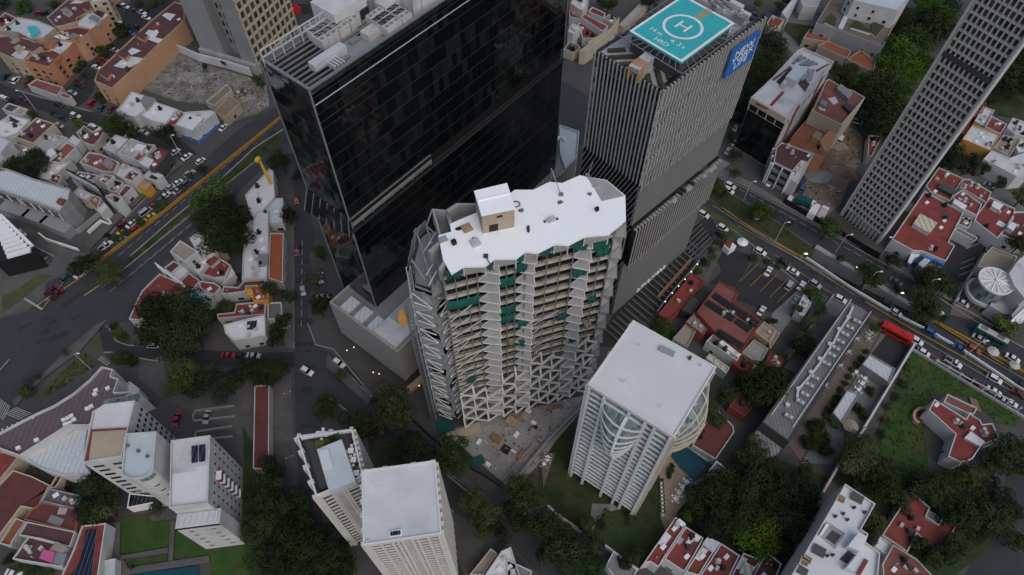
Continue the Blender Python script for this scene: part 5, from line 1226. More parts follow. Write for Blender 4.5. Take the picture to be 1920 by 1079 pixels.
HOUSES = [
('red roofed block at the far corner beside the white and turquoise roof','n -40,240 60,145 185,205 120,255 30,310 -40,360',8.5,'wall_offwhite','red_roof',AB,3),
('apartment block with white roof and turquoise painted patch','n 0,345 130,260 190,195 420,235 610,315 480,420 330,430 200,360',8.5,'wall_tan','white_roof_blue',AB,4,('roof_room','n 300,300 380,285 430,350 350,415',9.6,'wall_offwhite','teal'),('roof_room','n 90,380 150,350 190,390 120,430',10.5,'wall_tan','grey_roof')),
('tan apartment block with maroon and white patched roof above parked cars','n -30,410 120,390 330,440 470,520 260,660 130,640 -30,570',8.5,'wall_tan','maroon_roof',AB,3,('roof_patch','n 120,605 220,525 330,570 240,655',8.5,'','white_roof_worn'),('roof_room','n 290,530 390,470 440,500 350,560',10.5,'wall_tan','red_roof_dark'),('roof_room','n 150,520 200,490 240,510 190,560',10,'wall_cream','tan_roof')),
('beige apartment block with maroon roof behind the orange row','n 515,200 660,75 750,0 1000,20 1010,110 860,240 690,290 610,300',8.5,'wall_tan','maroon_roof',AB,4,('roof_room','n 665,120 710,85 775,120 730,155',10,'wall_cream','grey_roof'),('roof_patch','n 760,40 830,0 960,0 880,40',8.5,'','white_roof_worn'),('roof_room','n 890,80 960,20 1000,40 960,120',10,'wall_tan','red_roof_dark')),
('pale yellow plain walled block at the back of the car park','n 985,45 1010,-70 1180,-70 1165,0',11,'wall_cream','white_roof_worn',AB,1),
('bright orange apartment house nearest the street','n 265,675 395,575 530,560 640,625 590,690 530,740 385,700',8.5,'wall_orange','maroon_roof',AB,3,('roof_room','n 510,600 570,555 640,590 590,640',10,'wall_orange','red_roof_dark')),
('orange apartment house with a plain white roof in the row','n 530,560 660,440 815,465 740,545 640,625',8.5,'wall_orange','white_roof_worn',AB,2,('roof_room','n 470,500 560,440 640,440 570,520',9.4,'wall_salmon','brick')),
('salmon apartment house with dark red roof in the middle of the row','n 660,440 620,370 690,330 850,300 1000,330 960,375 870,440 815,465',8.5,'wall_salmon','red_roof_dark',AB,2,('roof_room','n 745,400 790,365 860,385 820,430',10,'wall_salmon','grey_roof'),('roof_patch','n 580,400 640,370 760,420 680,440',8.5,'','white_roof')),
('salmon apartment house with white stairwell at the far end of the row','n 850,300 830,210 920,160 1060,115 1150,135 1190,175 1000,330',8.5,'wall_salmon','white_roof_worn',AB,2,('roof_patch','n 1010,140 1060,118 1150,138 1110,200',8.5,'','maroon_roof'),('roof_room','n 965,200 1000,165 1080,195 1050,240',10.4,'wall_white','grey_roof')),
('long peach apartment block with patched red and white roof','n 1030,890 1070,780 1270,590 1470,400 1650,230 1900,30 2010,60 2010,230 1740,480 1590,630 1390,820 1220,975 1150,940',8.5,'wall_peach','maroon_roof',AB,6,('roof_patch','n 1235,720 1380,610 1590,640 1430,730 1330,745',8.5,'','white_roof_worn'),('roof_patch','n 1390,560 1440,520 1535,555 1430,605',8.5,'','white_roof'),('roof_patch','n 1575,370 1620,325 1730,350 1690,410 1780,430 1740,480 1600,430',8.5,'','white_roof'),('roof_patch','n 1640,310 1690,250 1790,280 1720,340',8.5,'','red_roof'),('roof_room','n 1070,790 1100,750 1210,790 1160,850',10,'wall_peach','maroon_roof'),('roof_room','n 1280,590 1310,550 1400,590 1360,640',10,'wall_peach','maroon_roof'),('roof_room','n 1480,390 1500,355 1600,380 1560,430',10,'wall_salmon','maroon_roof'),('roof_patch','n 1760,170 1810,140 1914,160 1850,230',8.5,'','white_roof')),
('open carport with a dull red roof beside the street','n 305,935 400,870 695,960 630,1050',3,'wall_offwhite','red_roof_dull','carport',0),
('small red roofed gatehouse at the car park entrance','n 640,1050 690,1010 790,1060 750,1090',3,'wall_offwhite','red_roof_dull','gatehouse',0),
('white house with a brown roof room below the peach block','00 875,840 990,695 1075,720 1165,745 1090,830 1050,860 1010,885',6,'wall_white','white_roof',None,2,('roof_room','00 1050,760 1085,720 1165,742 1095,820',7.4,'wall_tan','grey_roof')),
('white roofed house between the brown room and the red roof','00 1058,870 1160,770 1330,825 1240,935 1140,910',6.5,'wall_white','white_roof',None,3),
('narrow red roofed house beside the blue and white corner','00 1240,940 1335,830 1405,860 1315,950',6,'wall_white','red_roof',None,2),
('white corner building with a blue painted base','00 1318,940 1390,848 1590,835 1615,850 1450,985',7,'wall_white','white_roof_worn',B_,2,('roof_room','00 1325,935 1400,855 1520,890 1440,978',7.8,'wall_white','white_roof')),
('roofless crumbling house in the cleared lot','00 1610,845 1720,720 1800,780 1690,890',3.5,'wall_tan','earth','ruin',0),
('broken low walls beside the roofless house','00 1545,770 1700,640 1740,680 1610,800',2.5,'wall_offwhite','earth','ruin',0),
('house with a dark blue canopy at the street bend','a 30,210 100,145 225,185 130,250',4,'wall_white','wall_dark',None,0),
('small tan canopy house beside the dark blue canopy','a 135,253 225,188 310,215 240,283',4,'wall_white','tan_roof',None,0),
('white house with a black roof hatch beside the maroon roof','a -20,360 120,270 330,330 200,470 60,520 -20,490',6,'wall_white','white_roof',None,3,('skylight','a 120,330 160,310 220,335 180,360',6,'','metal_dark')),
('maroon roofed house with four white roof vents','a 165,515 400,305 600,370 370,585',7,'wall_cream','maroon_roof',None,4),
('grey roofed house with a white roof room above the tiled roof','a 335,650 520,470 740,520 600,640 500,720',6,'wall_offwhite','grey_roof_pale',None,3,('roof_room','a 480,690 560,630 610,680 520,750',7.2,'wall_white','white_roof')),
('house with a sloping orange clay tile roof','a 510,770 730,570 835,625 660,800',5,'wall_white','clay_tile',None,1),
('small house with a white sheet roof behind the clay tiles','a 735,560 800,495 890,550 840,620',4.5,'wall_white','ribbed_white',None,0),
('worn white yard roof between the tree and the orange tiles','a 400,950 510,780 650,800 790,770 640,900 530,985',3.6,'wall_offwhite','white_roof_worn',None,2),
('white building cut off by the edge of the view beside a blue grey roof','a -60,560 0,510 120,560 10,690 -60,720',8,'wall_white','white_roof_blue',B_,0),
('low building with a plain blue grey roof','a -20,720 170,580 350,640 220,740 60,830 -20,845',4,'wall_white','grey_roof',B_,1),
('house with half brown and half red roof by the leafy street','a 835,470 920,390 1010,455 1110,420 1150,440 1090,540 1020,610 910,570',5,'wall_offwhite','red_roof_dark',None,4,('roof_patch','a 845,470 910,405 1010,455 930,550',5,'','paving_brown')),
('white roofed house with a tan side wall','a 1125,630 1260,490 1400,540 1350,600 1250,690',6,'wall_offwhite','white_roof_worn',None,3),
('small blue grey roofed shed behind the white roof','a 1280,490 1310,462 1385,490 1340,520',4,'wall_offwhite','metal_grey','shed',0),
('white walled house with a grey roof and a white roof room','a 1280,700 1430,530 1590,590 1440,745',6.5,'wall_white','grey_roof_pale',None,2,('roof_room','a 1450,640 1500,585 1590,605 1540,660',7.8,'wall_white','white_roof')),
('dull red roofed house joined to the grey roofed house','a 1430,745 1600,590 1690,600 1590,720 1510,780',6,'wall_white','red_roof_dull',None,3,('roof_room','a 1520,790 1590,720 1670,760 1620,840',7.2,'wall_white','white_roof_worn')),
('red roofed corner building with a black painted front','a 1620,850 1680,740 1645,700 1740,630 1850,670 1690,870',7,'wall_dark','red_roof',B_,3,('roof_patch','a 1680,720 1720,690 1750,715 1710,750',7,'','white_roof')),
('long dull red roofed house behind the billboard','a 870,790 970,680 1100,700 1300,790 1250,900 1120,890',6,'wall_white','red_roof_dull',None,3,('roof_room','a 1120,800 1160,745 1220,770 1180,830',7.2,'wall_offwhite','grey_roof')),
('pale pink roofed house among the red roofs','a 1250,920 1340,800 1540,880 1470,940 1330,960',5,'wall_offwhite','white_roof_worn',None,2),
('tall box shaped house with a brown red roof','a 1335,960 1420,870 1540,910 1450,1000',7,'wall_white','red_roof_dull',None,1),
('dark red roofed house directly behind the billboard','b 790,110 860,20 1080,60 1000,115',5,'wall_white','red_roof_dark',None,2),
('white walled house with red roof on the far side of the billboard','b 1040,100 1115,45 1250,70 1150,160',6.5,'wall_white','red_roof_dull',None,1),
('dark red roofed house next to the dark red sheet roof','b 1175,210 1290,110 1350,140 1265,250',5,'wall_white','red_roof_dark',None,3),
('dark red sheet roofed house beside the paved court','b 1290,260 1370,160 1455,190 1330,310',5,'wall_white','red_roof_dark',None,0),
('little tan canopy at the pavement beside a yellow shopfront','b 1500,180 1560,120 1650,150 1590,220',3.5,'wall_ochre','tan_roof','shop',0),
('white cornered house with a small green court','b 1560,70 1640,0 1780,60 1700,125',5,'wall_white','white_roof_worn',None,0,('court','b 1610,80 1650,45 1740,90 1690,115',5,'','grass')),
('white fronted two storey shop with a tan roof','b 1140,290 1230,260 1340,310 1270,380',7,'wall_white','tan_roof','shop',1),
('house with a patchy mauve and white roof under the billboard','b 770,270 870,190 1010,270 940,330',5,'wall_offwhite','white_roof_worn',None,2),
('brick roofed house overgrown with plants','b 960,330 1020,270 1110,310 1060,450',5,'wall_offwhite','brick',None,1),
('white fronted small shop below the brick roof','b 1055,440 1140,360 1180,400 1110,480',5,'wall_white','white_roof_worn','shop',0),
('small red roofed house with a white edge above the long white roof','b 540,120 600,40 680,70 640,170',4.5,'wall_offwhite','red_roof_dull',None,1),
('white building with a tan canopy roof facing the avenue','c 520,545 630,420 820,540 680,650',9,'wall_white','tan_roof',B_,0),
('white flat roof with rooftop machines behind the tan canopy','c 730,400 820,330 1010,400 1000,480 820,560',7,'wall_white','white_roof',B_,4),
('house with a woven brown roof under the big trees','c 990,430 1040,395 1115,510 1060,570',5.5,'wall_tan','wood',None,0),
('white strip building with a row of dark windows','c 740,700 960,490 1030,540 830,795',6.5,'wall_white','white_roof_worn',B_,2),
('red roofed house with a curved white gable','c 870,790 900,640 1040,600 1180,690 1120,820 1000,830',5,'wall_white','red_roof',None,2,('roof_room','c 905,650 990,590 1045,610 960,690',6.5,'wall_white','red_roof')),
('white curved wall block beside the red gabled house','c 1120,830 1180,700 1225,780 1090,905',4,'wall_white','white_roof_worn',None,0),
('dark red roofed house beside the tan canopy building','c 455,720 560,640 640,690 530,780',5,'wall_white','red_roof_dark',None,0),
('white roofed hall next to the leaning sign frame','c 530,780 645,690 735,750 610,860',5,'wall_white','white_roof',B_,0),
('red roofed house with a white ridge line behind the sign frame','c 620,880 720,770 850,860 740,980',5,'wall_white','red_roof',None,0),
('big red roofed building with white edges at the avenue bend','z 243,600 256,570 267,547 300,515 345,535 352,548 340,566 320,582 262,602',5,'wall_white','red_roof',B_,3),
('red and white roofed house above the teal court','c 830,860 1000,880 1070,930 1000,1010 940,990 850,940',5,'wall_white','red_roof',None,2),
('low house with a teal roof and white frame under the dark tree','d 725,165 800,80 985,135 960,200 910,300 880,230 800,225',3.5,'wall_white','white_roof_worn',None,0,('roof_patch','d 735,165 790,95 875,175 800,222',3.5,'','teal'),('roof_room','d 840,210 880,165 940,190 910,245',4.4,'wall_white','white_roof')),
('long worn white roof dotted with vents','c 1300,850 1310,600 1330,350 1420,310 1420,210 1460,110 1590,95 1590,560 1570,830',6,'wall_offwhite','white_roof_worn',B_,9,('roof_room','c 1480,565 1580,560 1575,680 1480,680',6.8,'wall_grey','grey_roof')),
('long narrow building with an orange roof by the street','c 1605,340 1755,340 1745,880 1590,830',5,'wall_offwhite','orange_roof',B_,0),
('tan gabled wall house at the bend of the white roof','c 1310,300 1400,200 1425,300 1340,345',5,'wall_tan','tan_roof',None,0),
('white roofed shop with machinery behind the yellow sign','z 460,368 505,318 513,322 516,372 503,386 480,412 470,402',5,'wall_white','white_roof','shop',5),
('pale roofed shop beside the street trees','z 517,374 531,373 531,419 508,420 482,412 504,387',5,'wall_white','white_roof_blue','shop',1),
('dark red roofed house with arched openings','c 1080,1000 1100,920 1260,930 1320,860 1560,830 1555,905 1350,920 1340,975 1150,1002',5,'wall_offwhite','red_roof_dark',None,3),
('ochre house with an orange roof and a chimney','d 1350,70 1430,40 1590,60 1585,205 1425,205',6,'wall_ochre','orange_roof',None,1,('roof_room','d 1345,80 1400,70 1420,130 1360,140',7.4,'wall_ochre','wall_ochre')),
('low red roofed house among hedges','d 1030,350 1220,330 1240,240 1560,210 1555,355 1380,370 1040,400',4,'wall_offwhite','red_roof',None,5),
('white house with solar panels at the side street','d 1100,470 1370,400 1550,360 1560,580 1210,640 1120,560',6,'wall_white','white_roof',None,4,('solar_panel','d 1360,430 1460,420 1440,505 1355,510',6.3,'metal_grey','solar')),
('white walled garage court beside the street','d 1580,230 1730,220 1737,400 1580,410',2.6,'wall_white','concrete',None,0),
('long narrow red roof along the street','z 478,725 506,722 505,882 475,880',4,'wall_offwhite','red_roof_dark',B_,0),
('large dark red roof crossed by pale seams','e -40,330 150,130 360,200 560,300 630,180 700,190 610,330 535,325 460,470 410,560 240,530 -40,900',5,'wall_cream','red_roof_dark',B_,0),
('pink red roof at the edge beside the hall','e -40,-60 40,-70 210,-10 0,250 -40,290',6,'wall_tan','red_roof',B_,0),
('mauve ribbed roof beside the big tree','e 460,470 540,330 900,410 840,560 500,480',6,'wall_grey','ribbed_mauve',None,1),
('red roofed house divided by brick walls into small courts','e 270,670 350,560 460,480 880,560 830,800 700,770',6,'brick','red_roof_dark',None,0,('court','e 510,690 560,610 700,660 650,745',6,'','grey_roof'),('court','e 620,610 650,520 740,540 710,610',6,'','grey_roof_pale')),
('plain maroon roof below the brick courts','e 210,840 300,690 830,800 770,970 450,880',6.3,'wall_offwhite','maroon_roof',None,0),
('lean to shed with a clay tile roof','e 0,930 180,650 290,690 150,900 130,960',4,'wall_offwhite','clay_tile','shed',0),
('maroon roofed house with a bright pink wall','03 100,960 220,790 380,830 510,870 470,1020 340,1000',6,'wall_white','maroon_roof',None,2,('roof_room','03 300,950 330,890 410,910 390,985',7.5,'wall_pink','wall_pink'),('roof_room','03 370,890 430,830 500,870 470,920',7,'wall_offwhite','tan_roof'),('roof_room','03 385,985 420,915 500,925 470,1000',7.2,'metal_grey','metal_grey')),
('red roofed wing with long black solar panels','03 460,1100 560,880 620,710 730,700 800,690 740,1100',6,'wall_white','red_roof',B_,0,('solar_panel','03 605,980 650,745 722,740 680,1100 520,1100',6.3,'white_paint','solar')),
('white flat roofed pavilion at the lower edge','03 740,980 870,955 865,1100 735,1100',3,'wall_white','white_roof_blue','pavilion',0),
('red roofed terrace house at the garden corner','m 35,915 190,690 385,410 500,500 390,660 260,860 200,960 110,900',7,'wall_white','red_roof',None,3,('roof_patch','m 195,690 290,570 345,620 250,740',7,'','white_roof'),('tank_row','m 400,450 430,430 490,480 460,510',7.8,'blue','white_paint')),
('widest red roofed terrace house with white vents','m 262,866 497,515 690,640 640,740 530,930 480,1010',7,'wall_white','red_roof',None,5,('roof_room','m 580,640 610,595 660,630 630,670',8.2,'wall_white','white_roof'),('skylight','m 400,690 445,620 480,650 435,712',7,'','grey_roof_pale')),
('red roofed terrace house with a pale sheet canopy','m 490,1010 700,680 740,630 870,690 760,850 640,1050',7,'wall_white','red_roof',None,2,('canopy','m 690,690 740,630 870,690 800,790',8,'white_paint','ribbed_white'),('roof_patch','m 600,860 690,735 745,770 650,888',7,'','white_roof')),
('plain red roofed terrace house below the bright tree','m 650,1050 880,695 1085,830 950,1100 680,1100',7,'wall_white','red_roof',None,3),
('white terrace house with a cream canopy','m 965,1100 1125,800 1320,880 1230,1000 1190,1100',7,'wall_white','red_roof_dark',None,0,('canopy','m 1090,1010 1150,900 1250,960 1200,1045',8,'white_paint','ribbed_cream'),('roof_patch','m 1040,970 1110,830 1175,865 1110,985',7,'','white_roof_worn')),
('last red roofed terrace house beside the white block','m 1200,1100 1310,900 1390,800 1540,920 1470,1100',7,'wall_white','red_roof_dark',None,2),
('red hipped roof house among trees at the lower corner','33 850,780 1065,450 1210,575 1180,640 1270,700 1310,640 1405,715 1280,930 1110,770 1040,910',5,'wall_offwhite','red_roof',None,2,('roof_patch','33 1170,660 1210,590 1290,640 1250,705',5,'','concrete')),
('dark red roofed house at the lower edge among trees','33 850,1000 930,850 1110,960 1240,1100 860,1100',5,'wall_offwhite','red_roof_dull',None,4),
('small white roofed annex between the red roofs','33 790,865 835,790 920,850 880,930',4,'wall_white','white_roof','annex',0),
('angular red roofed house alone in the overgrown lot','z 1740,770 1751,750 1810,787 1816,776 1836,789 1840,797 1859,795 1873,824 1840,835 1822,862 1800,869 1776,857 1790,815',6,'wall_white','red_roof',None,5,('roof_room','33 1475,50 1520,5 1620,80 1590,110',6.8,'wall_white','white_roof')),
('red roof slab leaning behind the house in the lot','32 1310,860 1340,800 1560,905 1540,950 1490,945',4.5,'wall_white','red_roof_dull','annex',0),
('long office building with a row of pipes along its roof','z 1593,563 1634,587 1479,830 1428,793',9,'wall_dark','corrugated_dark','office_building',0),
('grey sloping sheet roof at the end of the office building','z 1427,797 1477,832 1464,852 1440,868 1400,826',6,'wall_dark','ribbed_grey',B_,0),
('glass roofed pergola hall in the paved yard','32 700,580 760,500 950,610 905,720',4,'metal_grey','ribbed_white','pavilion',0),
('glass roofed strip beside the garden wall','32 480,940 590,770 690,800 550,1020',4,'metal_grey','ribbed_white','pavilion',0),
('small white hut with palms beside the parking court','j 1505,560 1600,370 1685,460 1675,490 1600,610',4,'wall_white','white_roof','hut',2),
('red roofed restaurant with black solar panels','j 440,560 690,225 900,350 840,450 1150,660 920,1000 620,760',7,'wall_red','red_roof_dull','restaurant',5,('solar_panel','j 610,390 650,350 1115,660 1075,715',7.3,'black','black'),('solar_panel','j 530,470 570,425 860,610 820,655',7.3,'black','black'),('solar_panel','j 860,670 890,630 1045,720 1000,770',7.3,'black','black'),('solar_panel','j 640,790 690,745 960,905 920,965',7.3,'black','black')),
('long plain red roof beside the louvred plaza','j 25,580 390,140 530,230 150,655',4,'wall_red','red_roof',B_,1),
('dark navy canopy beside the long red roof','j 270,540 400,370 500,430 400,590',3.5,'metal_dark','wall_dark','canopy',0),
('grey ribbed roof shed behind the white tower','j 315,670 420,560 610,690 510,810',5,'wall_red','ribbed_grey','shed',1),
('narrow ribbed roof shed next to the white tower','j 180,850 320,690 430,770 340,940',4,'wall_grey','ribbed_tan','shed',0),
('tan roofed outbuilding below the parking court','j 1070,780 1170,665 1300,760 1220,890',5,'wall_tan','tan_roof','outbuilding',1),
('flat concrete roof behind the restaurant','j 930,1000 1060,860 1220,960 1150,1090 1040,1080',5,'wall_tan','concrete_pale','outbuilding',0),
('tan lean to with a pale ridge beside the drive','j 1225,890 1300,762 1345,800 1235,965',3.6,'wall_tan','tan_roof','outbuilding',0),
('grey roofed kitchen wing with a white duct','j 540,880 620,800 920,1020 880,1090',5,'wall_white','grey_roof',B_,3,('duct','j 690,890 720,860 920,1010 890,1040',6,'white_paint','white_paint')),
('red flat roof between the white canopy and the grey wing','k 830,130 930,40 1060,150 990,260',4,'wall_red','red_roof',None,2),
('red flat roof beside the palm drive','k 1140,180 1250,10 1390,90 1340,190',4,'wall_red','red_roof',None,2),
('small white canopy between the two red roofs','k 1035,190 1070,150 1170,210 1130,250',3.5,'white_paint','white_roof','canopy',0),
('cream ribbed canopy beside the white tower','k 540,70 580,30 800,180 760,245',4,'metal_pale','ribbed_cream','canopy',0),
('dark red walled court among trees','k 790,600 950,400 1080,560 960,710',3,'wall_red','red_roof_dark',None,1),
('low red roofed pavilion beside the curved pool','z 1297,836 1340,765 1374,800 1376,812 1341,863',3,'wall_offwhite','red_roof_dark','pavilion',0),
('grey topped pavilion with white edges beyond the pool','23 1470,300 1530,225 1690,355 1645,425',3,'white_paint','grey_roof','pavilion',3),
('dull red roofed house partly hidden by the lattice tower','f 1160,400 1310,225 1440,290 1390,410 1270,470',6,'wall_red','red_roof_dull',None,1),
('red roofed house with a purple front beside the lattice tower','f 1040,620 1180,410 1265,470 1180,690',6,'wall_red','red_roof_dull',None,2),
('worn white roof on an ochre fronted shop','f 1140,740 1270,560 1610,690 1500,890',7,'wall_ochre','white_roof_worn','shop',4),
('house with a bright red roof and black tank','f 1420,590 1500,455 1690,560 1610,680',7,'wall_white','red_roof',None,1),
('cluttered white roof beside the bright red square','f 1290,520 1400,340 1540,390 1500,455 1420,590',6,'wall_offwhite','white_roof_worn',None,5),
('tan roofed house behind the white tiled facade','f 1530,850 1640,690 1860,740 1720,960',6,'wall_offwhite','tan_roof',None,4),
('white fronted building with small dark openings on the side lane','z 1843,300 1858,284 1892,298 1930,285 1930,330 1905,333',7,'wall_white','white_roof_worn',B_,4),
('white roofed house at the frame edge behind the tan roof','f 1690,600 1760,480 1950,540 1950,720 1790,680',6,'wall_white','white_roof_worn',None,6),
('bright white roof at the frame edge on the side lane','f 1800,840 1870,745 1950,780 1950,900 1830,905',6.5,'wall_white','white_roof',None,3),
('red roofed house with a dark blue canopy on top','g 690,330 850,100 1150,240 1040,430 990,520 740,400',6,'wall_offwhite','red_roof',None,4,('canopy','g 850,340 900,285 1090,380 1030,430',7.2,'metal_dark','wall_dark')),
('plain red roof along the side lane','g 1155,243 1230,250 1500,410 1440,540 1110,350',6,'wall_offwhite','red_roof',None,3),
('red roofed house with a white stair wall','g 1010,460 1140,380 1380,560 1320,700 1160,620',6.6,'wall_white','red_roof',None,2,('roof_room','g 1030,530 1060,490 1200,570 1165,620',7.6,'wall_white','white_roof')),
('red roofed house with white terraces above the car park','g 1310,700 1480,470 1790,610 1770,740 1570,980 1290,760',6,'wall_white','red_roof',None,4,('roof_room','g 1510,570 1540,510 1650,560 1600,620',7.5,'wall_white','white_roof'),('roof_patch','g 1560,795 1600,745 1690,800 1650,840',6,'','white_roof')),
('dark red roofed house at the frame edge beyond the white terraces','g 1610,930 1790,650 1960,650 1960,1030 1860,1030',6,'wall_white','red_roof_dark',None,3,('roof_room','g 1700,830 1755,770 1815,800 1770,880',7.5,'wall_white','white_roof')),
('red box with white walls beside the bank car park','g 1080,800 1130,720 1280,730 1215,850',5,'wall_white','red_roof',None,1),
('white roofless terrace walls above the bank car park','g 1040,880 1080,840 1330,970 1290,1020',4,'wall_white','concrete',None,0),
('bank branch with a broad red roof and a blue front','31 925,720 1170,360 1460,520 1350,740 1395,770 1330,885 1150,810 1080,805',6,'wall_white','red_roof','bank',6,('canopy','31 1090,600 1140,525 1265,595 1210,670',7.5,'metal_pale','ribbed_cream')),
('large building with a planted roof terrace at the upper edge','30 355,185 480,-20 640,20 980,110 860,360 510,225',8,'wall_grey','paving_brown',B_,0,('planter','30 425,165 470,105 510,140 500,200',8.8,'white_paint','grass'),('planter','30 620,205 660,155 775,235 770,250',8.8,'white_paint','grass'),('planter','30 770,240 790,165 870,200 810,275',8.8,'white_paint','grass'),('glass_strip','30 525,210 590,80 620,90 555,225',8.3,'metal_pale','white_roof_blue')),
('white and yellow slab building beyond the planted terrace','30 600,-40 640,10 980,90 1050,10 1080,-90',15,'wall_white','white_roof_blue',B_,0),
('orange tiled roof nearest the curved drive','30 262,290 310,225 475,268 440,322',5,'wall_tan','clay_tile',None,0),
('orange tiled roof in the middle below the terrace','30 370,350 440,312 622,392 590,445',5,'wall_tan','clay_tile',None,0),
('orange hipped tile roof nearest the big trees','30 590,450 690,380 805,470 785,545',5,'wall_tan','clay_tile',None,0),
('red roofed house behind the black tower edge','o 430,150 520,110 620,190 760,270 800,260 650,430 420,370',6,'wall_offwhite','red_roof',None,1),
('bright red roofed house with a white ridge behind the helipad tower','o 650,370 740,310 1240,570 1130,690',7,'wall_white','red_roof',None,0),
('red lower roof before the bright red house','o 600,520 680,480 1120,720 990,830 700,830',4,'wall_white','red_roof',None,1),
('white walled roof yard behind the bright red house','o 820,250 910,170 1180,300 1140,400 900,300',7.5,'wall_white','red_roof_dark',None,0),
('grey roofed house behind the helipad tower','o 1140,405 1260,320 1410,420 1330,510',7,'wall_cream','grey_roof',None,2),
('white house with washing lines behind the black tower edge','o 390,680 480,520 620,560 700,610 560,720 500,740',6,'wall_white','white_roof_worn',None,2),
('brown roofed yard beside the helipad tower','o 300,1060 420,890 600,960 660,1050 500,1140',4,'wall_cream','paving_brown',None,2),
('long cream wall house against the helipad tower','o 640,1090 820,960 830,900 1280,620 1470,380 1475,440 1330,640 900,1000 760,1100',7,'wall_cream','wall_tan',B_,0),
('long grey shed roof behind the helipad tower','z 1160,48 1204,4 1216,8 1169,53',4,'wall_tan','grey_roof_pale','shed',0),
('tan house with a striped roof at the upper edge','o 440,80 560,-60 830,0 800,170 700,250 600,200',8,'wall_cream','white_roof_worn',None,3),
('red roofed house with a roof tank at the upper edge','30 -10,180 30,120 120,160 40,250',6,'wall_cream','red_roof',None,1),
('white warehouse roof at the upper edge beside the cypress','30 100,100 200,-20 240,-30 200,30 140,150',7,'wall_white','white_roof_worn',B_,0),
('grey roofed house at the upper edge above the curved drive','30 240,0 330,-40 400,-20 370,60 260,55',7,'wall_white','grey_roof_pale',None,0),
('red roofed house at the foot of the lattice tower','f -10,690 60,700 160,700 20,960 -30,940',4,'wall_offwhite','red_roof',None,1),
('black roofed building with a sloping drive at the upper edge','v 1100,-30 1540,-30 1520,60 1130,60',5,'wall_dark','wall_dark',B_,0),
('pale roofed building at the upper edge beside the black tower','v 1540,-40 1760,-40 1650,160 1530,160',4,'wall_offwhite','tan_roof',B_,1),
('cream roofed bus shelter at the site gate','13 1600,1079 1760,880 1810,920 1700,1079',3,'wall_offwhite','tan_roof','shelter',0),
('white stepped roof house at the lower edge by the street','13 1700,1100 1840,900 1910,870 1980,1100',6,'wall_white','white_roof',None,2),
('grey walled house at the lower edge beside the garden','23 -40,960 150,1050 130,1110 -40,1110',6,'wall_white','grey_roof',None,1),
('white framed garage behind the garden wall','23 700,1010 760,900 940,1040 900,1110 780,1110',3,'wall_white','grey_roof','garage',0),
]
for hh in HOUSES:
    lab, poly, h, wm, rm, nm, bits = hh[:7]; kh = .8 if 3.6 < h < 7.6 else 1.0
    hh = hh[:7]+tuple((e[0], e[1], h*kh+e[2]-h, e[3], e[4]) for e in hh[7:]); h *= kh
    house(lab, poly, h, wm, rm, .45, nm or 'house', None, True, bits, hh[7:])

for lab, mt, z0, z1 in (('white corner building with a blue painted base', 'wall_blue', 0, 1.4), ('red roofed house with a purple front beside the lattice tower', 'purple', .3, 3.6), ('little tan canopy at the pavement beside a yellow shopfront', 'yellow', 0, 2.2)):
    t, p, h = ROOMS[lab]
    for i in range(len(p)):
        a, b = p[i], p[(i+1) % len(p)]; l = face_frame(a, b)[2]
        if seen(a, b) and l > 2.5: panel(a, b, .05, l-.05, z0, z1, -.04, .07).build('painted_band', m_[mt], t)
# ---------------------------------------------------------------- larger singular buildings
def bldg(name, label, cat, poly, h, wall_m, roof_m, par=.5):
    t, p = simple(name, label, cat, poly, h, wall_m, roof_m, par); return t, [q[:2] for q in p]
def edges(p):
    for i in range(len(p)):
        a, b = p[i], p[(i+1) % len(p)]
        yield i, a, b, face_frame(a, b)[2]
# long white roofed commercial building
t, p = bldg('commercial_building', 'long white roofed commercial building with a small red square at its end', 'building', 'b -60,-30 0,-20 100,0 400,110 780,215 755,330 660,465 400,360 200,290 -60,205', 9, 'wall_grey', 'ribbed_white', .7)
MB().prism([q[:2] for q in pts('b 612,350 650,300 722,322 672,378', 9.6)], 9, 9.9).build('roof_panel', m_['red_roof'], t)
for i, a, b, l in edges(p):
    if seen(a, b) and l > 6:
        panel(a, b, .4, l-.4, 5.2, 8.0, -.05, .08).build('window_strip', m_['glass_low'], t)
        panel(a, b, -.5, l+.5, 0, 3.4, -.1, 3.2).build('plinth', m_['concrete_grey'], t)
        for k in range(int(l/4)+1): panel(a, b, min(l-.2, k*4), min(l, k*4+.25), 5.2, 8, .08, .25).build('mullion', m_['white_paint'], t)
# striped building
h = 8.0; q = [v[:2] for v in pts('b -90,420 -20,470 0,480 340,810 372,880 60,955 -90,990', h)]; q = ccw(q); c = mid(q)
t = thing('striped_building', 'building with a slatted roof of white and black stripes', 'building', (c[0], c[1], 0))
MB().prism(offset(q, .2), 0, h-1).build('body', m_['black'], t)
for k in range(9):
    a, b = P(0+k*6.4, 409+k*9, h), P(-70+k*6.4, 421+k*9.5, h)
    a = P(*[px('b %d,%d' % (20+k*38, 520+k*41))[0][j] for j in (0, 1)], h); b = P(*[px('b %d,%d' % (-90+k*20, 560+k*45))[0][j] for j in (0, 1)], h)
    MB().bar((*a[:2], h-.4), (*b[:2], h-.4), 2.0, .6).build('slat', m_['white_paint'], t)
a, b = pts('b -20,470 0,480', h)[1], pts('b 340,810', h)[0]; MB().bar((*a[:2], h-.3), (*b[:2], h-.3), .9, 1.0).build('edge_beam', m_['white_paint'], t)
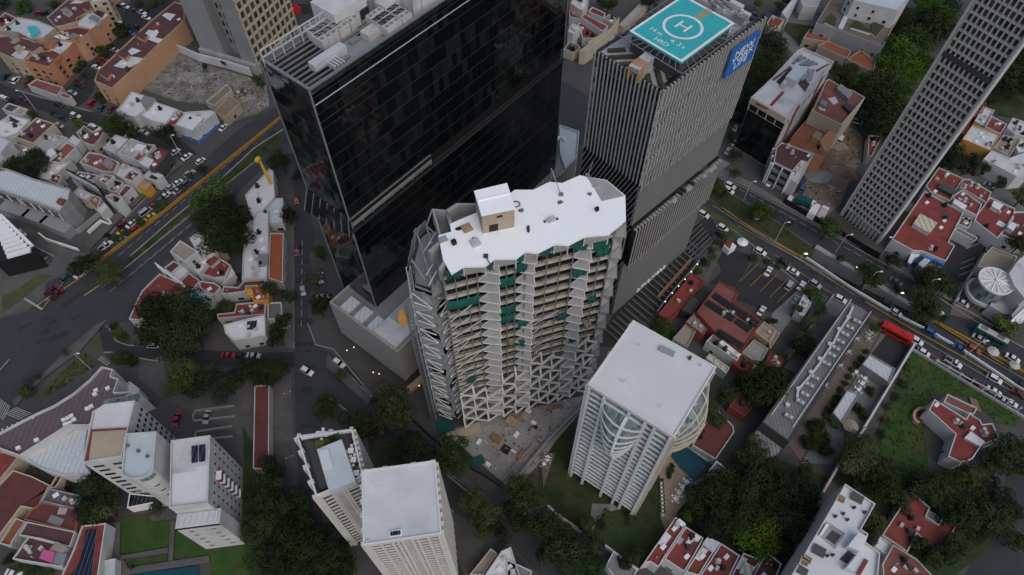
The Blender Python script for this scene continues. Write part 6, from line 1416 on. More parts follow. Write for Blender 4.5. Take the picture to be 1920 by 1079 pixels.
# billboard
a, b = P(*px('b 838,150')[0], 0), P(*px('b 1150,330')[0], 0)
a, b = P(*px('b 795,100')[0], 8), P(*px('b 1128,283')[0], 8); a, b = a[:2], b[:2]; l = face_frame(a, b)[2]; c = lerp(a, b, .5)
t = thing('billboard', 'large billboard with a landscape of blue sky and tan hills', 'billboard', (c[0], c[1], 0))
panel(a, b, 0, l, 8, 12.5, -.5, 0).build('board', m_['black'], t)
N = 8
for nm, z0, z1, mt in (('sky_band', 10.2, 12.3, 'white_roof_blue'), ('hill_band', 9.2, 10.2, 'tan_roof'), ('water_band', 8.2, 9.2, 'metal_grey')): panel(a, b, .3, l-.3, z0, z1, .002, .06).build(nm, m_[mt], t)
q = [on(a, b, l*.3, .1, 9.4), on(a, b, l*.42, .1, 10.9), on(a, b, l*.52, .1, 10.1), on(a, b, l*.68, .1, 11.2), on(a, b, l*.9, .1, 9.6)]; MB().add(q, [(0, 1, 2, 3, 4)]).build('hills', m_['flagstone'], t)
for s in (.15, .5, .85): MB().tube(on(a, b, l*s, -.8, 0), on(a, b, l*s, -.8, 12), .3).build('leg', m_['metal_dark'], t)
# leaning sign frame seen edge on
a, b = P(*px('c 370,690')[0], 7)[:2], P(*px('c 690,930')[0], 7)[:2]; l = face_frame(a, b)[2]; c = lerp(a, b, .5)
t = thing('lattice_sign', 'white lattice sign frame standing over the big red roof', 'sign frame', (c[0], c[1], 0))
for z in (6.0, 7.2, 8.4): panel(a, b, 0, l, z, z+.2, -.2, 0).build('rail', m_['white_paint'], t)
for k in range(15): MB().bar(on(a, b, l*k/14, -.1, 6), on(a, b, l*min(1, (k+1)/14) if k % 2 else l*k/14, -.1, 8.4), .14).build('brace', m_['white_paint'], t)
for s in (.1, .5, .9): MB().tube(on(a, b, l*s, -.1, 0), on(a, b, l*s, -.1, 6), .16).build('leg', m_['white_paint'], t)
# dark fronted block on the right avenue and its neighbour
h = 21.0; q = [v[:2] for v in pts('h 392,815 640,580 950,245 1020,215 1395,385 1160,690 830,1075', h)]
c = mid(q); t = thing('apartment_building', 'block with a black glass front, white side wall and cluttered roof', 'building', (c[0], c[1], 0)); q = ccw(q)
shell(t, q, h, 'wall_white', 'white_roof_worn', .7)
for i, a, b, l in edges(q):
    e, n, l = face_frame(a, b)
    if seen(a, b) and n[1] < -.5 and n[0] < .5 and l > 6:
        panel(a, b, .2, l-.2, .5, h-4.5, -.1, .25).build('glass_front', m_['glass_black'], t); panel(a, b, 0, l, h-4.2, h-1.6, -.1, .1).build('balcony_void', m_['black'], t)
        panel(a, b, 0, l, h-1.5, h+.8, 0, .9).build('balcony_front', m_['wall_cream'], t)
        for k in range(5): panel(a, b, l*k/4.01, l*k/4.01+.3, h-4.2, h-1.5, .1, .5).build('post', m_['wall_cream'], t)
    elif n[0] > .3 and l > 8:
        panel(a, b, l*.3, l*.42, 0, h+.75, 0, .35).build('stripe', m_['brick'], t)
        for k in range(5): panel(a, b, l*(.08+.2*k), l*(.08+.2*k)+1.6, h-3, h-2.2, -.05, .05).build('window', m_['win'], t)
def roofbit(t, nm, poly, z0, z1, mt): MB().prism([v[:2] for v in pts(poly, z1)], z0, z1).build(nm, m_[mt], t)
roofbit(t, 'roof_room', 'h 815,545 950,400 1080,460 940,610', h, h+3, 'white_roof_blue'); roofbit(t, 'roof_garden', 'h 700,610 870,440 900,460 740,640', h, h+.3, 'grass')
roofbit(t, 'roof_strip', 'h 610,900 770,730 800,745 645,915', h, h+.12, 'red_roof'); roofbit(t, 'roof_strip', 'h 460,860 750,990 735,1010 450,885', h, h+.4, 'red_roof'); roofbit(t, 'stair_head', 'h 765,630 800,585 845,605 810,650', h, h+2, 'wall_offwhite'); roofbit(t, 'roof_strip', 'h 640,590 860,420 890,430 670,600', h, h+.1, 'red_roof_dull'); roofbit(t, 'terrace', 'h 950,620 1010,590 1110,640 1050,740', h, h+.15, 'maroon_roof'); roofbit(t, 'roof_strip', 'h 1180,470 1330,390 1345,400 1190,500', h, h+.1, 'red_roof_dull')
for k in range(10):
    v = P(*px('h %d,%d' % (1050+(k % 2)*60-(k//2)*8, 500+(k//2)*26+(k % 2)*10))[0], h); MB().tube((v[0]-1, v[1]-.5, h+.7), (v[0]+1, v[1]+.5, h+.7), .6, n=8).build('water_tank', m_['metal_grey'], t)
for k in range(5):
    v0, v1 = P(*px('h %d,%d' % (900+k*45, 400-k*30 if k < 2 else 420))[0], h), P(*px('h %d,%d' % (1000+k*50, 300+k*25))[0], h); MB().bar((*v0[:2], h+.25), (*v1[:2], h+.25), .9, .4).build('skylight', m_['metal_grey'], t)
h = 13.0; q = [v[:2] for v in pts('h 1150,960 1300,620 1335,600 1500,700 1650,750 1780,830 1490,1165 1120,985', h)]; c = mid(q)
t = thing('apartment_building', 'red roofed block with a tall white wall beside the demolition lot', 'building', (c[0], c[1], 0)); q = ccw(q)
shell(t, q, h, 'wall_cream', 'red_roof_dull', .7)
roofbit(t, 'roof_patch', 'h 1330,820 1420,800 1460,870 1400,900', h, h+.05, 'white_roof_worn'); roofbit(t, 'roof_patch', 'h 1210,920 1290,920 1300,980 1230,960', h, h+.05, 'white_roof_worn'); roofbit(t, 'roof_room', 'h 1440,690 1490,640 1640,750 1590,830', h, h+1.5, 'ribbed_grey'); roofbit(t, 'condenser', 'h 1520,900 1560,870 1660,920 1610,990', h, h+1.2, 'metal_dark'); roofbit(t, 'condenser', 'h 1230,880 1260,840 1330,870 1300,920', h, h+1.2, 'metal_grey')
house('brown terraced apartment house stepping down beside the demolition lot', 'i 850,360 1100,60 1360,170 1490,185 1290,560 1170,540', 8, 'wall_orange', 'brick', .5, 'apartment_house', None, True, 3, (('roof_room', 'i 1140,300 1190,240 1260,280 1220,350', 10, 'wall_orange', 'tan_roof'), ('roof_room', 'i 870,350 920,290 1080,370 1020,450', 9.5, 'wall_ochre', 'clay_tile'), ('roof_room', 'i 1230,360 1400,170 1490,190 1300,500', 10, 'wall_cream', 'wall_orange')))
t = house('white fronted apartment house with a maroon roof and open balconies', 'i 690,450 760,385 1160,530 1080,640 1000,612 890,745 660,630', 9, 'wall_white', 'maroon_roof', .4, 'apartment_house', None, False, 2)
q = [v[:2] for v in ccw(pts('i 690,450 760,385 1160,530 1080,640 1000,612 890,745 660,630', 9))]
for i, a, b, l in edges(q):
    if seen(a, b) and l > 4:
        for f_ in range(3):
            for k in range(2):
                g = panel(a, b, l*(.06+.48*k), l*(.46+.48*k), .8+f_*2.9, 3.0+f_*2.9, -.05, .06).build('balcony_opening', m_['win'], t); panel(a, b, l*(.06+.48*k), l*(.46+.48*k), .5+f_*2.9, 1.5+f_*2.9, .06, .8).build('balcony_rail', m_['metal_grey'], g)
        for k in range(3): panel(a, b, l*k/2.02, l*k/2.02+.3, 0, 9, 0, .9).build('pier', m_['white_paint'], t)
house('white side house with three small windows by the demolition lot', 'i 985,640 1010,612 1090,645 960,900 880,850', 6, 'wall_white', 'wall_white', .3, 'annex', None, True, 0)
# white block at the lower right
h = 17.0; q = [v[:2] for v in pts('33 -100,1250 170,1079 285,890 570,400 797,550 690,740 742,775 722,835 830,915 800,1250', h)]
c = mid(q); t = thing('apartment_building', 'white block with light wells and scattered things on its flat roof', 'building', (c[0], c[1]+10, 0)); q = ccw(q)
shell(t, q, h, 'wall_white', 'white_roof', .7)
roofbit(t, 'light_well_shade', '33 370,770 440,675 580,765 500,885', h, h+.03, 'wall_grey'); roofbit(t, 'well_wall', '33 385,775 440,690 460,700 400,785', h, h+.9, 'white_paint'); roofbit(t, 'well_floor_shade', '33 430,800 480,740 550,780 500,850', h, h+.06, 'wall_dark')  # wells are flat patches on the roof, their shaded depth painted grey and dark
roofbit(t, 'stair_block', '33 600,860 680,755 745,790 690,900', h, h+2.2, 'white_roof'); roofbit(t, 'light_well_shade', '33 535,960 600,890 660,930 620,1010', h, h+.03, 'wall_dark'); roofbit(t, 'stair_block', '33 590,1020 670,920 740,960 700,1079', h, h+2.2, 'white_roof'); roofbit(t, 'roof_ridge', '33 665,1070 730,955 755,970 695,1075', h+2, h+2.6, 'red_roof')
for i, (x, y, w_, d_, mt, lab) in enumerate(((660,505,2.6,1.8,'metal_dark','grey framed solar collector near the top corner of the white block'), (375,900,2.6,2.0,'metal_dark','grey solar collector in the middle of the white block'), (250,1050,2.2,1.6,'metal_dark','grey solar collector at the lower edge of the white block'))):
    v = P(1440+x/3.996, 809+y/3.996, h); tt = thing('solar_collector', lab, 'solar collector', (v[0], v[1], h)); o = MB(); o.add([(v[0]+a*w_/2*.85-b*d_/2*.5, v[1]+a*w_/2*-.5+b*d_/2*-.85, h+.3+.5*(b < 0)) for a, b in ((-1,1),(1,1),(1,-1),(-1,-1))], [(0, 1, 2, 3)]); o.build('panel', m_[mt], tt); MB().box((v[0], v[1], h), (w_*.8, d_*.7, .28), -.55).build('frame', m_['metal_pale'], tt)
for x, y, lab in ((537,507,'stack of pale wooden pallets near the top corner of the white block'), (285,960,'stack of pale wooden pallets by the left edge of the white block'), (265,975,'loose pale wooden pallet leaning by the left edge stack')):
    v = P(1440+x/3.996, 809+y/3.996, h); o = MB()
    for z in range(3):
        for k in range(5): o.box((v[0]+(k-2)*.34, v[1]-(k-2)*.2, h+z*.3), (.22, 1.3, .2), -.55)
        o.box((v[0], v[1], h+z*.3-.0+.2), (1.6, .2, .1), -.55)
    tag(o.build('pallet_stack', m_['wood_pale']), lab, 'pallets')
for x, y in ((500,640),(590,665),(640,575),(720,610),(480,930),(440,935),(560,620)):
    v = P(1440+x/3.996, 809+y/3.996, h); o = MB().tube((v[0], v[1], h), (v[0], v[1], h+.8), .35, .3, 8); o.build('roof_vent', m_['metal_dark'], t)
# round glass pavilion building
v = P(*px('l 1610,275')[0], 9); rr = 4.5
t = thing('round_building', 'round white drum building with radial ribs on its roof', 'building', (v[0], v[1], 0))
MB().tube((v[0], v[1], 0), (v[0], v[1], 8.4), rr*.96, n=40).build('wall', m_['glass_teal'], t); MB().tube((v[0], v[1], 8.4), (v[0], v[1], 9), rr, n=40).build('roof', m_['white_roof_worn'], t); MB().tube((v[0], v[1], 2.6), (v[0], v[1], 3.6), rr*1.12, n=40).build('lower_ring', m_['wall_white'], t)
for k in range(14): a = 2*PI*k/14; MB().bar((v[0]+.8*math.cos(a), v[1]+.8*math.sin(a), 9.1), (v[0]+rr*.92*math.cos(a), v[1]+rr*.92*math.sin(a), 9.1), .35, .25).build('roof_rib', m_['white_paint'], t)
MB().box((v[0]+1.0, v[1]-.6, 9), (2.8, .8, .6), -.7).build('duct', m_['white_paint'], t)
o = MB()
for k in range(36): a0, a1 = 2*PI*k/36, 2*PI*(k+1)/36; o.bar((v[0]+rr*math.cos(a0), v[1]+rr*math.sin(a0), 9.05), (v[0]+rr*math.cos(a1), v[1]+rr*math.sin(a1), 9.05), .3, .5)
o.build('rim', m_['white_paint'], t)
bldg('office_building', 'white modern office beside the round drum building', 'building', 'l 1745,195 1850,50 1990,-60 1990,500 1914,480 1800,330', 10, 'wall_white', 'white_roof_worn', .4)
bldg('entrance_block', 'white flat roofed entrance in front of the round drum building', 'building', 'l 1530,550 1600,455 1690,450 1820,510 1760,650 1680,640', 4, 'wall_white', 'white_roof_worn', .5)
t, p = bldg('glass_wing', 'white framed glass wing at the frame edge', 'building', 'l 1765,640 1914,470 1990,520 1990,700 1880,760 1770,730', 7, 'glass_low', 'white_roof_worn', .3)
for k in range(4): a, b = P(*px('l %d,%d' % (1770+k*45, 725-k*5))[0], 7), P(*px('l %d,%d' % (1990, 520+k*60))[0], 7); MB().bar((*a[:2], 7.2), (*b[:2], 7.2), .7).build('beam', m_['white_paint'], t)
bldg('court_wall_house', 'tan paved roof court with a parked white van behind the drum building', 'building', 'l 1400,130 1470,0 1560,-90 1830,20 1780,140 1700,190 1560,140', 4, 'wall_offwhite', 'tan_roof', .5)
# bank front: blue and white portal
a, b = pts('31 1040,900 1165,825', 0); t = thing('entrance_portal', 'white and blue entrance portal of the bank', 'portal', a)
MB().prism([q[:2] for q in pts('31 1050,880 1080,805 1160,800 1170,830 1100,850 1070,900', 3.5)], 2.9, 3.5).build('canopy', m_['white_paint'], t); MB().prism([q[:2] for q in pts('31 1160,820 1325,890 1320,910 1150,840', 4.2)], 3.2, 4.2).build('blue_band', m_['wall_blue'], t); MB().prism([q[:2] for q in pts('31 1125,900 1180,850 1220,870 1160,935', 4)], 0, 4).build('glass_porch', m_['ribbed_white'], t); MB().prism([q[:2] for q in pts('31 1060,860 1120,845 1110,870 1060,895', 2.8)], 0, 2.8).build('doors', m_['wall_blue'], t)
tag(MB().prism([q[:2] for q in pts('31 1040,990 1075,960 1135,990 1100,1050', .1)], 0, .1).build('blue_mat', m_['blue']), 'square bright blue painted paving patch in front of the bank', 'paving patch')
# roof services of the long office building
def pxr(s, h): return pts(s, h)
t = next(o for o in TAGGED if o['label'].startswith('long office building')); zr = 9*1.0
ho = 9.0
path = ['630,150', '590,240', '520,345', '490,410', '430,500', '370,590', '300,680', '220,770', '210,830', '240,860']
for i in range(len(path)-1):
    a, b = P(*px('32 '+path[i])[0], ho), P(*px('32 '+path[i+1])[0], ho); MB().bar((*a[:2], ho+.5), (*b[:2], ho+.5), .55).build('duct', m_['metal_pale'], t)
for k, s in enumerate(('660,260','605,305','570,355','535,410','500,460','470,510','430,575','345,680','305,735','270,805','235,860','150,970')):
    a = P(*px('32 '+s)[0], ho); o = MB().box((a[0], a[1], ho), (2.2, 1.2, .8), -.62).build('roof_unit', m_['metal_grey'], t)
    for d in (-.65, .65): MB().tube((a[0]+d*.8, a[1]-d*.58, ho+.8), (a[0]+d*.8, a[1]-d*.58, ho+.9), .38, n=9).build('fan', m_['metal_pale'], o)
for s in ('595,230','525,320','455,430','380,540','315,640','220,765','140,885'): a = P(*px('32 '+s)[0], ho); MB().tube((a[0], a[1], ho), (a[0], a[1], ho+.9), .5, .6, 9).build('vent_cap', m_['metal_pale'], t)
for s in ('620,95 20,960', '765,185 180,1050'): a, b = pts('32 '+s, ho); MB().bar((*a[:2], ho+.5), (*b[:2], ho+.45), .22, .2).build('roof_edge', m_['metal_pale'], t)
# walls and fences
wall('white garden wall between the paved yard and the overgrown lot', '32 1072,445 690,1079', 2.6, .5, 'wall_white', 'garden_wall'); wall('pale garden wall running down towards the white block', '33 700,0 590,140 490,300 385,480', 2.6, .5, 'wall_offwhite', 'garden_wall')
wall('white wall along the demolition lot at the cleared yard', '00 1050,680 1180,520 1315,400', 5, .8, 'wall_offwhite', 'retaining_wall'); wall('white wall at the back of the cleared yard below the grey tower', '00 1330,385 1500,460 1700,510 1890,570', 3.5, .6, 'wall_white', 'retaining_wall')
wall('black site hoarding in front of the demolition lot', '31 110,450 380,610 530,690 820,865', 2.6, .3, 'black', 'hoarding', 'fence'); wall('dark slatted fence round the site yard by the street', 'p 360,150 480,260 620,380', 2.4, .25, 'metal_dark', 'fence', 'fence'); wall('low site fence between the yard and the pavement', 'p 870,570 1000,640 1160,745', 2, .25, 'metal_dark', 'fence', 'fence')
wall('long white ramp wall beside the site yard', 'p 1900,0 1580,320 1310,650 1200,720', 1.6, .6, 'concrete_pale', 'ramp_wall'); wall('pale edged ramp pit wall in the site yard', 'p 1440,365 1300,520 1160,690', 1.0, .4, 'concrete_pale', 'ramp_wall')
wall('white garden wall along the street below the white tower', '23 265,570 340,640 430,700 520,760', 1.8, .4, 'wall_white', 'garden_wall'); wall('white garden wall at the lower corner of the lawn', '23 690,865 800,945 940,1050', 1.8, .4, 'wall_white', 'garden_wall')
wall('curved pink ring wall beside the house in the lot', '32 1165,915 1120,915 1085,940 1075,975 1085,1005 1115,1025', 1.4, .7, 'wall_salmon', 'ring_wall'); wall('stone wall with a fence rail between the avenue and the lot', '32 1072,470 1230,565 1480,720 1918,985', 1.0, .5, 'wall_grey', 'roadside_wall')
wall('lit pale edging along the long red roof', 'j 0,590 100,450 240,285 385,125 455,40', 2.2, .35, 'concrete_pale', 'edge_wall'); wall('brown coping wall at the edge of the louvred plaza', 's 830,765 1130,425', 1.0, .8, 'wood', 'coping_wall')
wall('white wall beside the palm drive', 'j 1425,1079 1540,910', 2, .35, 'wall_white', 'garden_wall'); wall('tan wall between the hut drive and the office building', 'j 1650,770 1690,700', 2, .35, 'wall_white', 'garden_wall'); wall('pale wall behind the hut towards the avenue', 'j 1760,600 1905,400', 1.6, .4, 'concrete_pale', 'garden_wall')
wall('pale rim of the upper sunken ramp in the hotel yard', '02 1760,890 1470,930 1455,960 1460,1005 1765,970', .9, .45, 'concrete_pale', 'low_wall'); wall('pale rim of the lower sunken ramp in the hotel yard', '02 1750,1045 1480,1085 1470,1110 1480,1150 1750,1120', .9, .45, 'concrete_pale', 'low_wall')
wall('mall entrance ramp wall with a white rail', 'b 440,700 520,765 865,875', 1.2, .4, 'white_paint', 'ramp_wall'); wall('curved drive wall at the foot of the striped building', 'b 340,815 480,890 590,940', .9, .4, 'concrete_pale', 'ramp_wall'); wall('terrace wall with a rail in front of the long commercial building', 'b 850,690 1090,495', 1.6, .4, 'wall_grey', 'terrace_wall')
wall('white frame wall round the small hedge court by the avenue', 'b 970,690 1110,560 1190,600 1225,590 1150,490', 1.2, .4, 'white_paint', 'court_wall'); wall('tan wall behind the orange apartment row', 'n 1165,140 1330,0', 2.5, .5, 'wall_peach', 'yard_wall'); wall('grey canopy wall beside the grey tower', '00 1345,320 1450,230', 4, 1.5, 'metal_grey', 'wall')
wall('pink wall of the neighbouring plot at the street corner', '12 1140,780 1250,690', 1.5, 1.6, 'wall_tan', 'low_wall'); wall('white edged planter wall on the pool terrace', '23 1250,80 1470,235', 1.0, .5, 'wall_offwhite', 'low_wall'); wall('pergola fence of pale posts between the avenue and the lot', '32 1225,570 1480,715 1800,880', .2, .3, 'wall_offwhite', 'pergola_fence', 'fence', z0=2.2)
wall('pale boundary wall of the court beside the drum building', 'l 1130,540 1240,340 1450,0', 1.8, .45, 'concrete_pale', 'boundary_wall'); wall('low pale wall in front of the drum building court', 'l 1140,545 1280,610 1450,710 1560,780', .9, .45, 'concrete_pale', 'boundary_wall')
# yellow and red signs
q = P(*px('11 145,385')[0], 0); t = thing('pylon_sign', 'tall orange yellow wedge sign above the white roofed shop', 'sign', q)
MB().add([(q[0]-.3, q[1], 0), (q[0]+.8, q[1]+.4, 0), (q[0]-1.2, q[1]+2.6, 13), (q[0]-1.9, q[1]+2.3, 13), (q[0]-.6, q[1]+.6, 0), (q[0]+.5, q[1]+1.0, 0), (q[0]-1.5, q[1]+3.2, 13), (q[0]-2.2, q[1]+2.9, 13)], [(0,1,2,3), (1,5,6,2), (5,4,7,6), (4,0,3,7), (3,2,6,7)]).build('board', m_['yellow'], t); MB().tube((q[0]-1.6, q[1]+2.6, 13), (q[0]-2.6, q[1]+3.0, 13.4), 1.1, n=14).build('disc', m_['yellow'], t); MB().tube((q[0], q[1]+.4, 0), (q[0]-1.6, q[1]+2.7, 13), .2).build('leg', m_['metal_grey'], t)
q = P(560,62,0); t = thing('pole_sign', 'round red sign with a white emblem on a red pole', 'sign', q)
zz = htop((550,30), (560,62)); zz = max(9, min(zz, 14)); MB().tube((q[0], q[1], 0), (q[0], q[1], zz-1), .35, n=10).build('pole', m_['red'], t)
d = Vector((0, -1, .35)).normalized(); cc = Vector((q[0], q[1], zz+1.2)); o = MB(); N = 28
ring = [(cc.x+3.6*math.cos(2*PI*k/N), cc.y-.3, cc.z+2.3*math.sin(2*PI*k/N)) for k in range(N)]; rb = [(x, y+.7, z) for x, y, z in ring]
o.add(ring+rb, [tuple(range(N))[::-1] if False else tuple(range(N))]+[tuple(range(2*N-1, N-1, -1))]+[(k, k+N, (k+1) % N+N, (k+1) % N) for k in range(N)]); o.build('disc', m_['red'], t)
o = MB(); o.box((cc.x, cc.y-.36, cc.z-.9), (.35, .1, 1.8)); o.box((cc.x, cc.y-.37, cc.z+.7), (2.0, .1, .3)); o.box((cc.x, cc.y-.37, cc.z+.15), (1.3, .1, .25)); o.box((cc.x, cc.y-.37, cc.z-.4), (1.3, .1, .25)); o.build('emblem', m_['white_paint'], t)
# ---------------------------------------------------------------- trees
RT = random.Random(21)
def crown_mesh(name, mat, seed, n=1500, rx=1.0, rz=.8, lumps=11, leaf=.075, gap=.55):
    r = random.Random(seed); vs = []; fs = []
    cl = []
    for i in range(lumps):
        a = r.uniform(0, 2*PI); d = math.sqrt(r.random())*.72; z = r.uniform(-.35, .5)*rz
        cl.append((d*math.cos(a), d*math.sin(a), z+(1-d)*.35*rz, r.uniform(.26, .46)))
    cl.append((0, 0, .35*rz, .5))
    for i in range(n):
        c = r.choice(cl)
        v = Vector((r.gauss(0, 1), r.gauss(0, 1), r.gauss(.25, 1))).normalized()*c[3]*r.uniform(.72, 1.08)
        p = Vector((c[0]+v.x, c[1]+v.y, c[2]+v.z*.8)); s = leaf*r.uniform(.6, 1.4)
        nrm = (v.normalized()+Vector((r.uniform(-.7, .7), r.uniform(-.7, .7), r.uniform(0, .8)))).normalized()
        x = nrm.orthogonal().normalized(); y = nrm.cross(x); a = r.uniform(0, PI); x, y = x*math.cos(a)+y*math.sin(a), y*math.cos(a)-x*math.sin(a)
        k = len(vs); vs += [tuple(p-x*s), tuple(p+y*s*.55), tuple(p+x*s), tuple(p-y*s*.55)]; fs.append((k, k+1, k+2, k+3))
    me = bpy.data.meshes.new(name); me.from_pydata(vs, [], fs); me.materials.append(m_[mat]); return me
def trunk_mesh():
    b = MB(); b.tube((0,0,-1.6), (.03,.02,-.55), .075, .055, 7); b.tube((.03,.02,-.55), (0,0,.2), .055, .03, 7)
    for k in range(6):
        a = k*1.05+.3; b.tube((.02,.01,-.6+.05*k), (.5*math.cos(a), .5*math.sin(a), -.05+.06*k), .035, .012, 5)
    me = bpy.data.meshes.new('trunk'); me.from_pydata(b.v, [], b.f); me.materials.append(m_['bark']); return me
TR = trunk_mesh(); CR = {}
for nm, mt in (('dark', 'leaf_dark'), ('mid', 'leaf_mid'), ('bright', 'leaf_bright'), ('olive', 'leaf_olive'), ('yellow', 'leaf_yellow')):
    CR[nm] = [crown_mesh('crown', mt, sd+len(nm)*17, *((1500,) if nm != 'olive' else (1000,))) for sd in (1, 2, 3)]
BIG = {k: [crown_mesh('crown', 'leaf_'+k, sd, 4200, leaf=.05, lumps=20) for sd in (31, 32)] for k in ('dark', 'mid', 'bright', 'olive')}
def palm_mesh():
    b = MB(); r = random.Random(4)
    for k in range(15):
        a = 2*PI*k/15+r.uniform(-.1, .1); prev = Vector((0,0,0)); dz = r.uniform(.1, .6)
        for j in range(1, 6):
            s = j/5; q = Vector((math.cos(a)*s, math.sin(a)*s, dz*s-.75*s*s)); w_ = Vector((-math.sin(a), math.cos(a), 0))*.12*(1.1-s)
            w0 = Vector((-math.sin(a), math.cos(a), 0))*.12*(1.1-(s-.2)); b.quad(tuple(prev-w0), tuple(q-w_), tuple(q+w_), tuple(prev+w0)); prev = q
    me = bpy.data.meshes.new('fronds'); me.from_pydata(b.v, [], b.f); me.materials.append(m_['leaf_mid']); return me
PALM = palm_mesh(); pt = MB().tube((0,0,-2.2), (.05,.03,0), .07, .05, 7); PTR = bpy.data.meshes.new('trunk'); PTR.from_pydata(pt.v, [], pt.f); PTR.materials.append(m_['bark'])
POINTS = []
def tree(x, y, r, kind, label, group, nm='tree'):
    d = P(x, y, 4); sc = math.dist((0, 0, H), d)/F*r*1.05      # crown radius in metres
    palm = kind == 'palm'
    hc = (5.0 if palm else max(.55*sc, min(1.05*sc+.8, 6.2))) if nm != 'shrub' else sc*.5
    g = P(x, y, hc)
    root = bpy.data.objects.new('palm_tree' if palm else nm, None); COL.objects.link(root); root.location = (g[0], g[1], 0); root.rotation_euler = (0, 0, RT.uniform(0, 6.28))
    tag(root, label, 'palm' if palm else nm, group); POINTS.append((root, x))
    me = PALM if palm else RT.choice((BIG if sc > 4.2 and kind in BIG else CR)[kind])
    kz = RT.uniform(.8, 1.0)*sc if not palm else sc
    if hc-.55*kz < 0: kz = hc/.55
    c = bpy.data.objects.new('fronds' if palm else 'crown', me); COL.objects.link(c); c.parent = root; c.location = (0, 0, hc); c.scale = (sc*RT.uniform(.92, 1.08), sc*RT.uniform(.92, 1.08), kz)
    if nm != 'shrub':
        k = bpy.data.objects.new('trunk', PTR if palm else TR); COL.objects.link(k); k.parent = root; k.location = (0, 0, hc); k.scale = (sc, sc, hc/(2.2 if palm else 1.6))
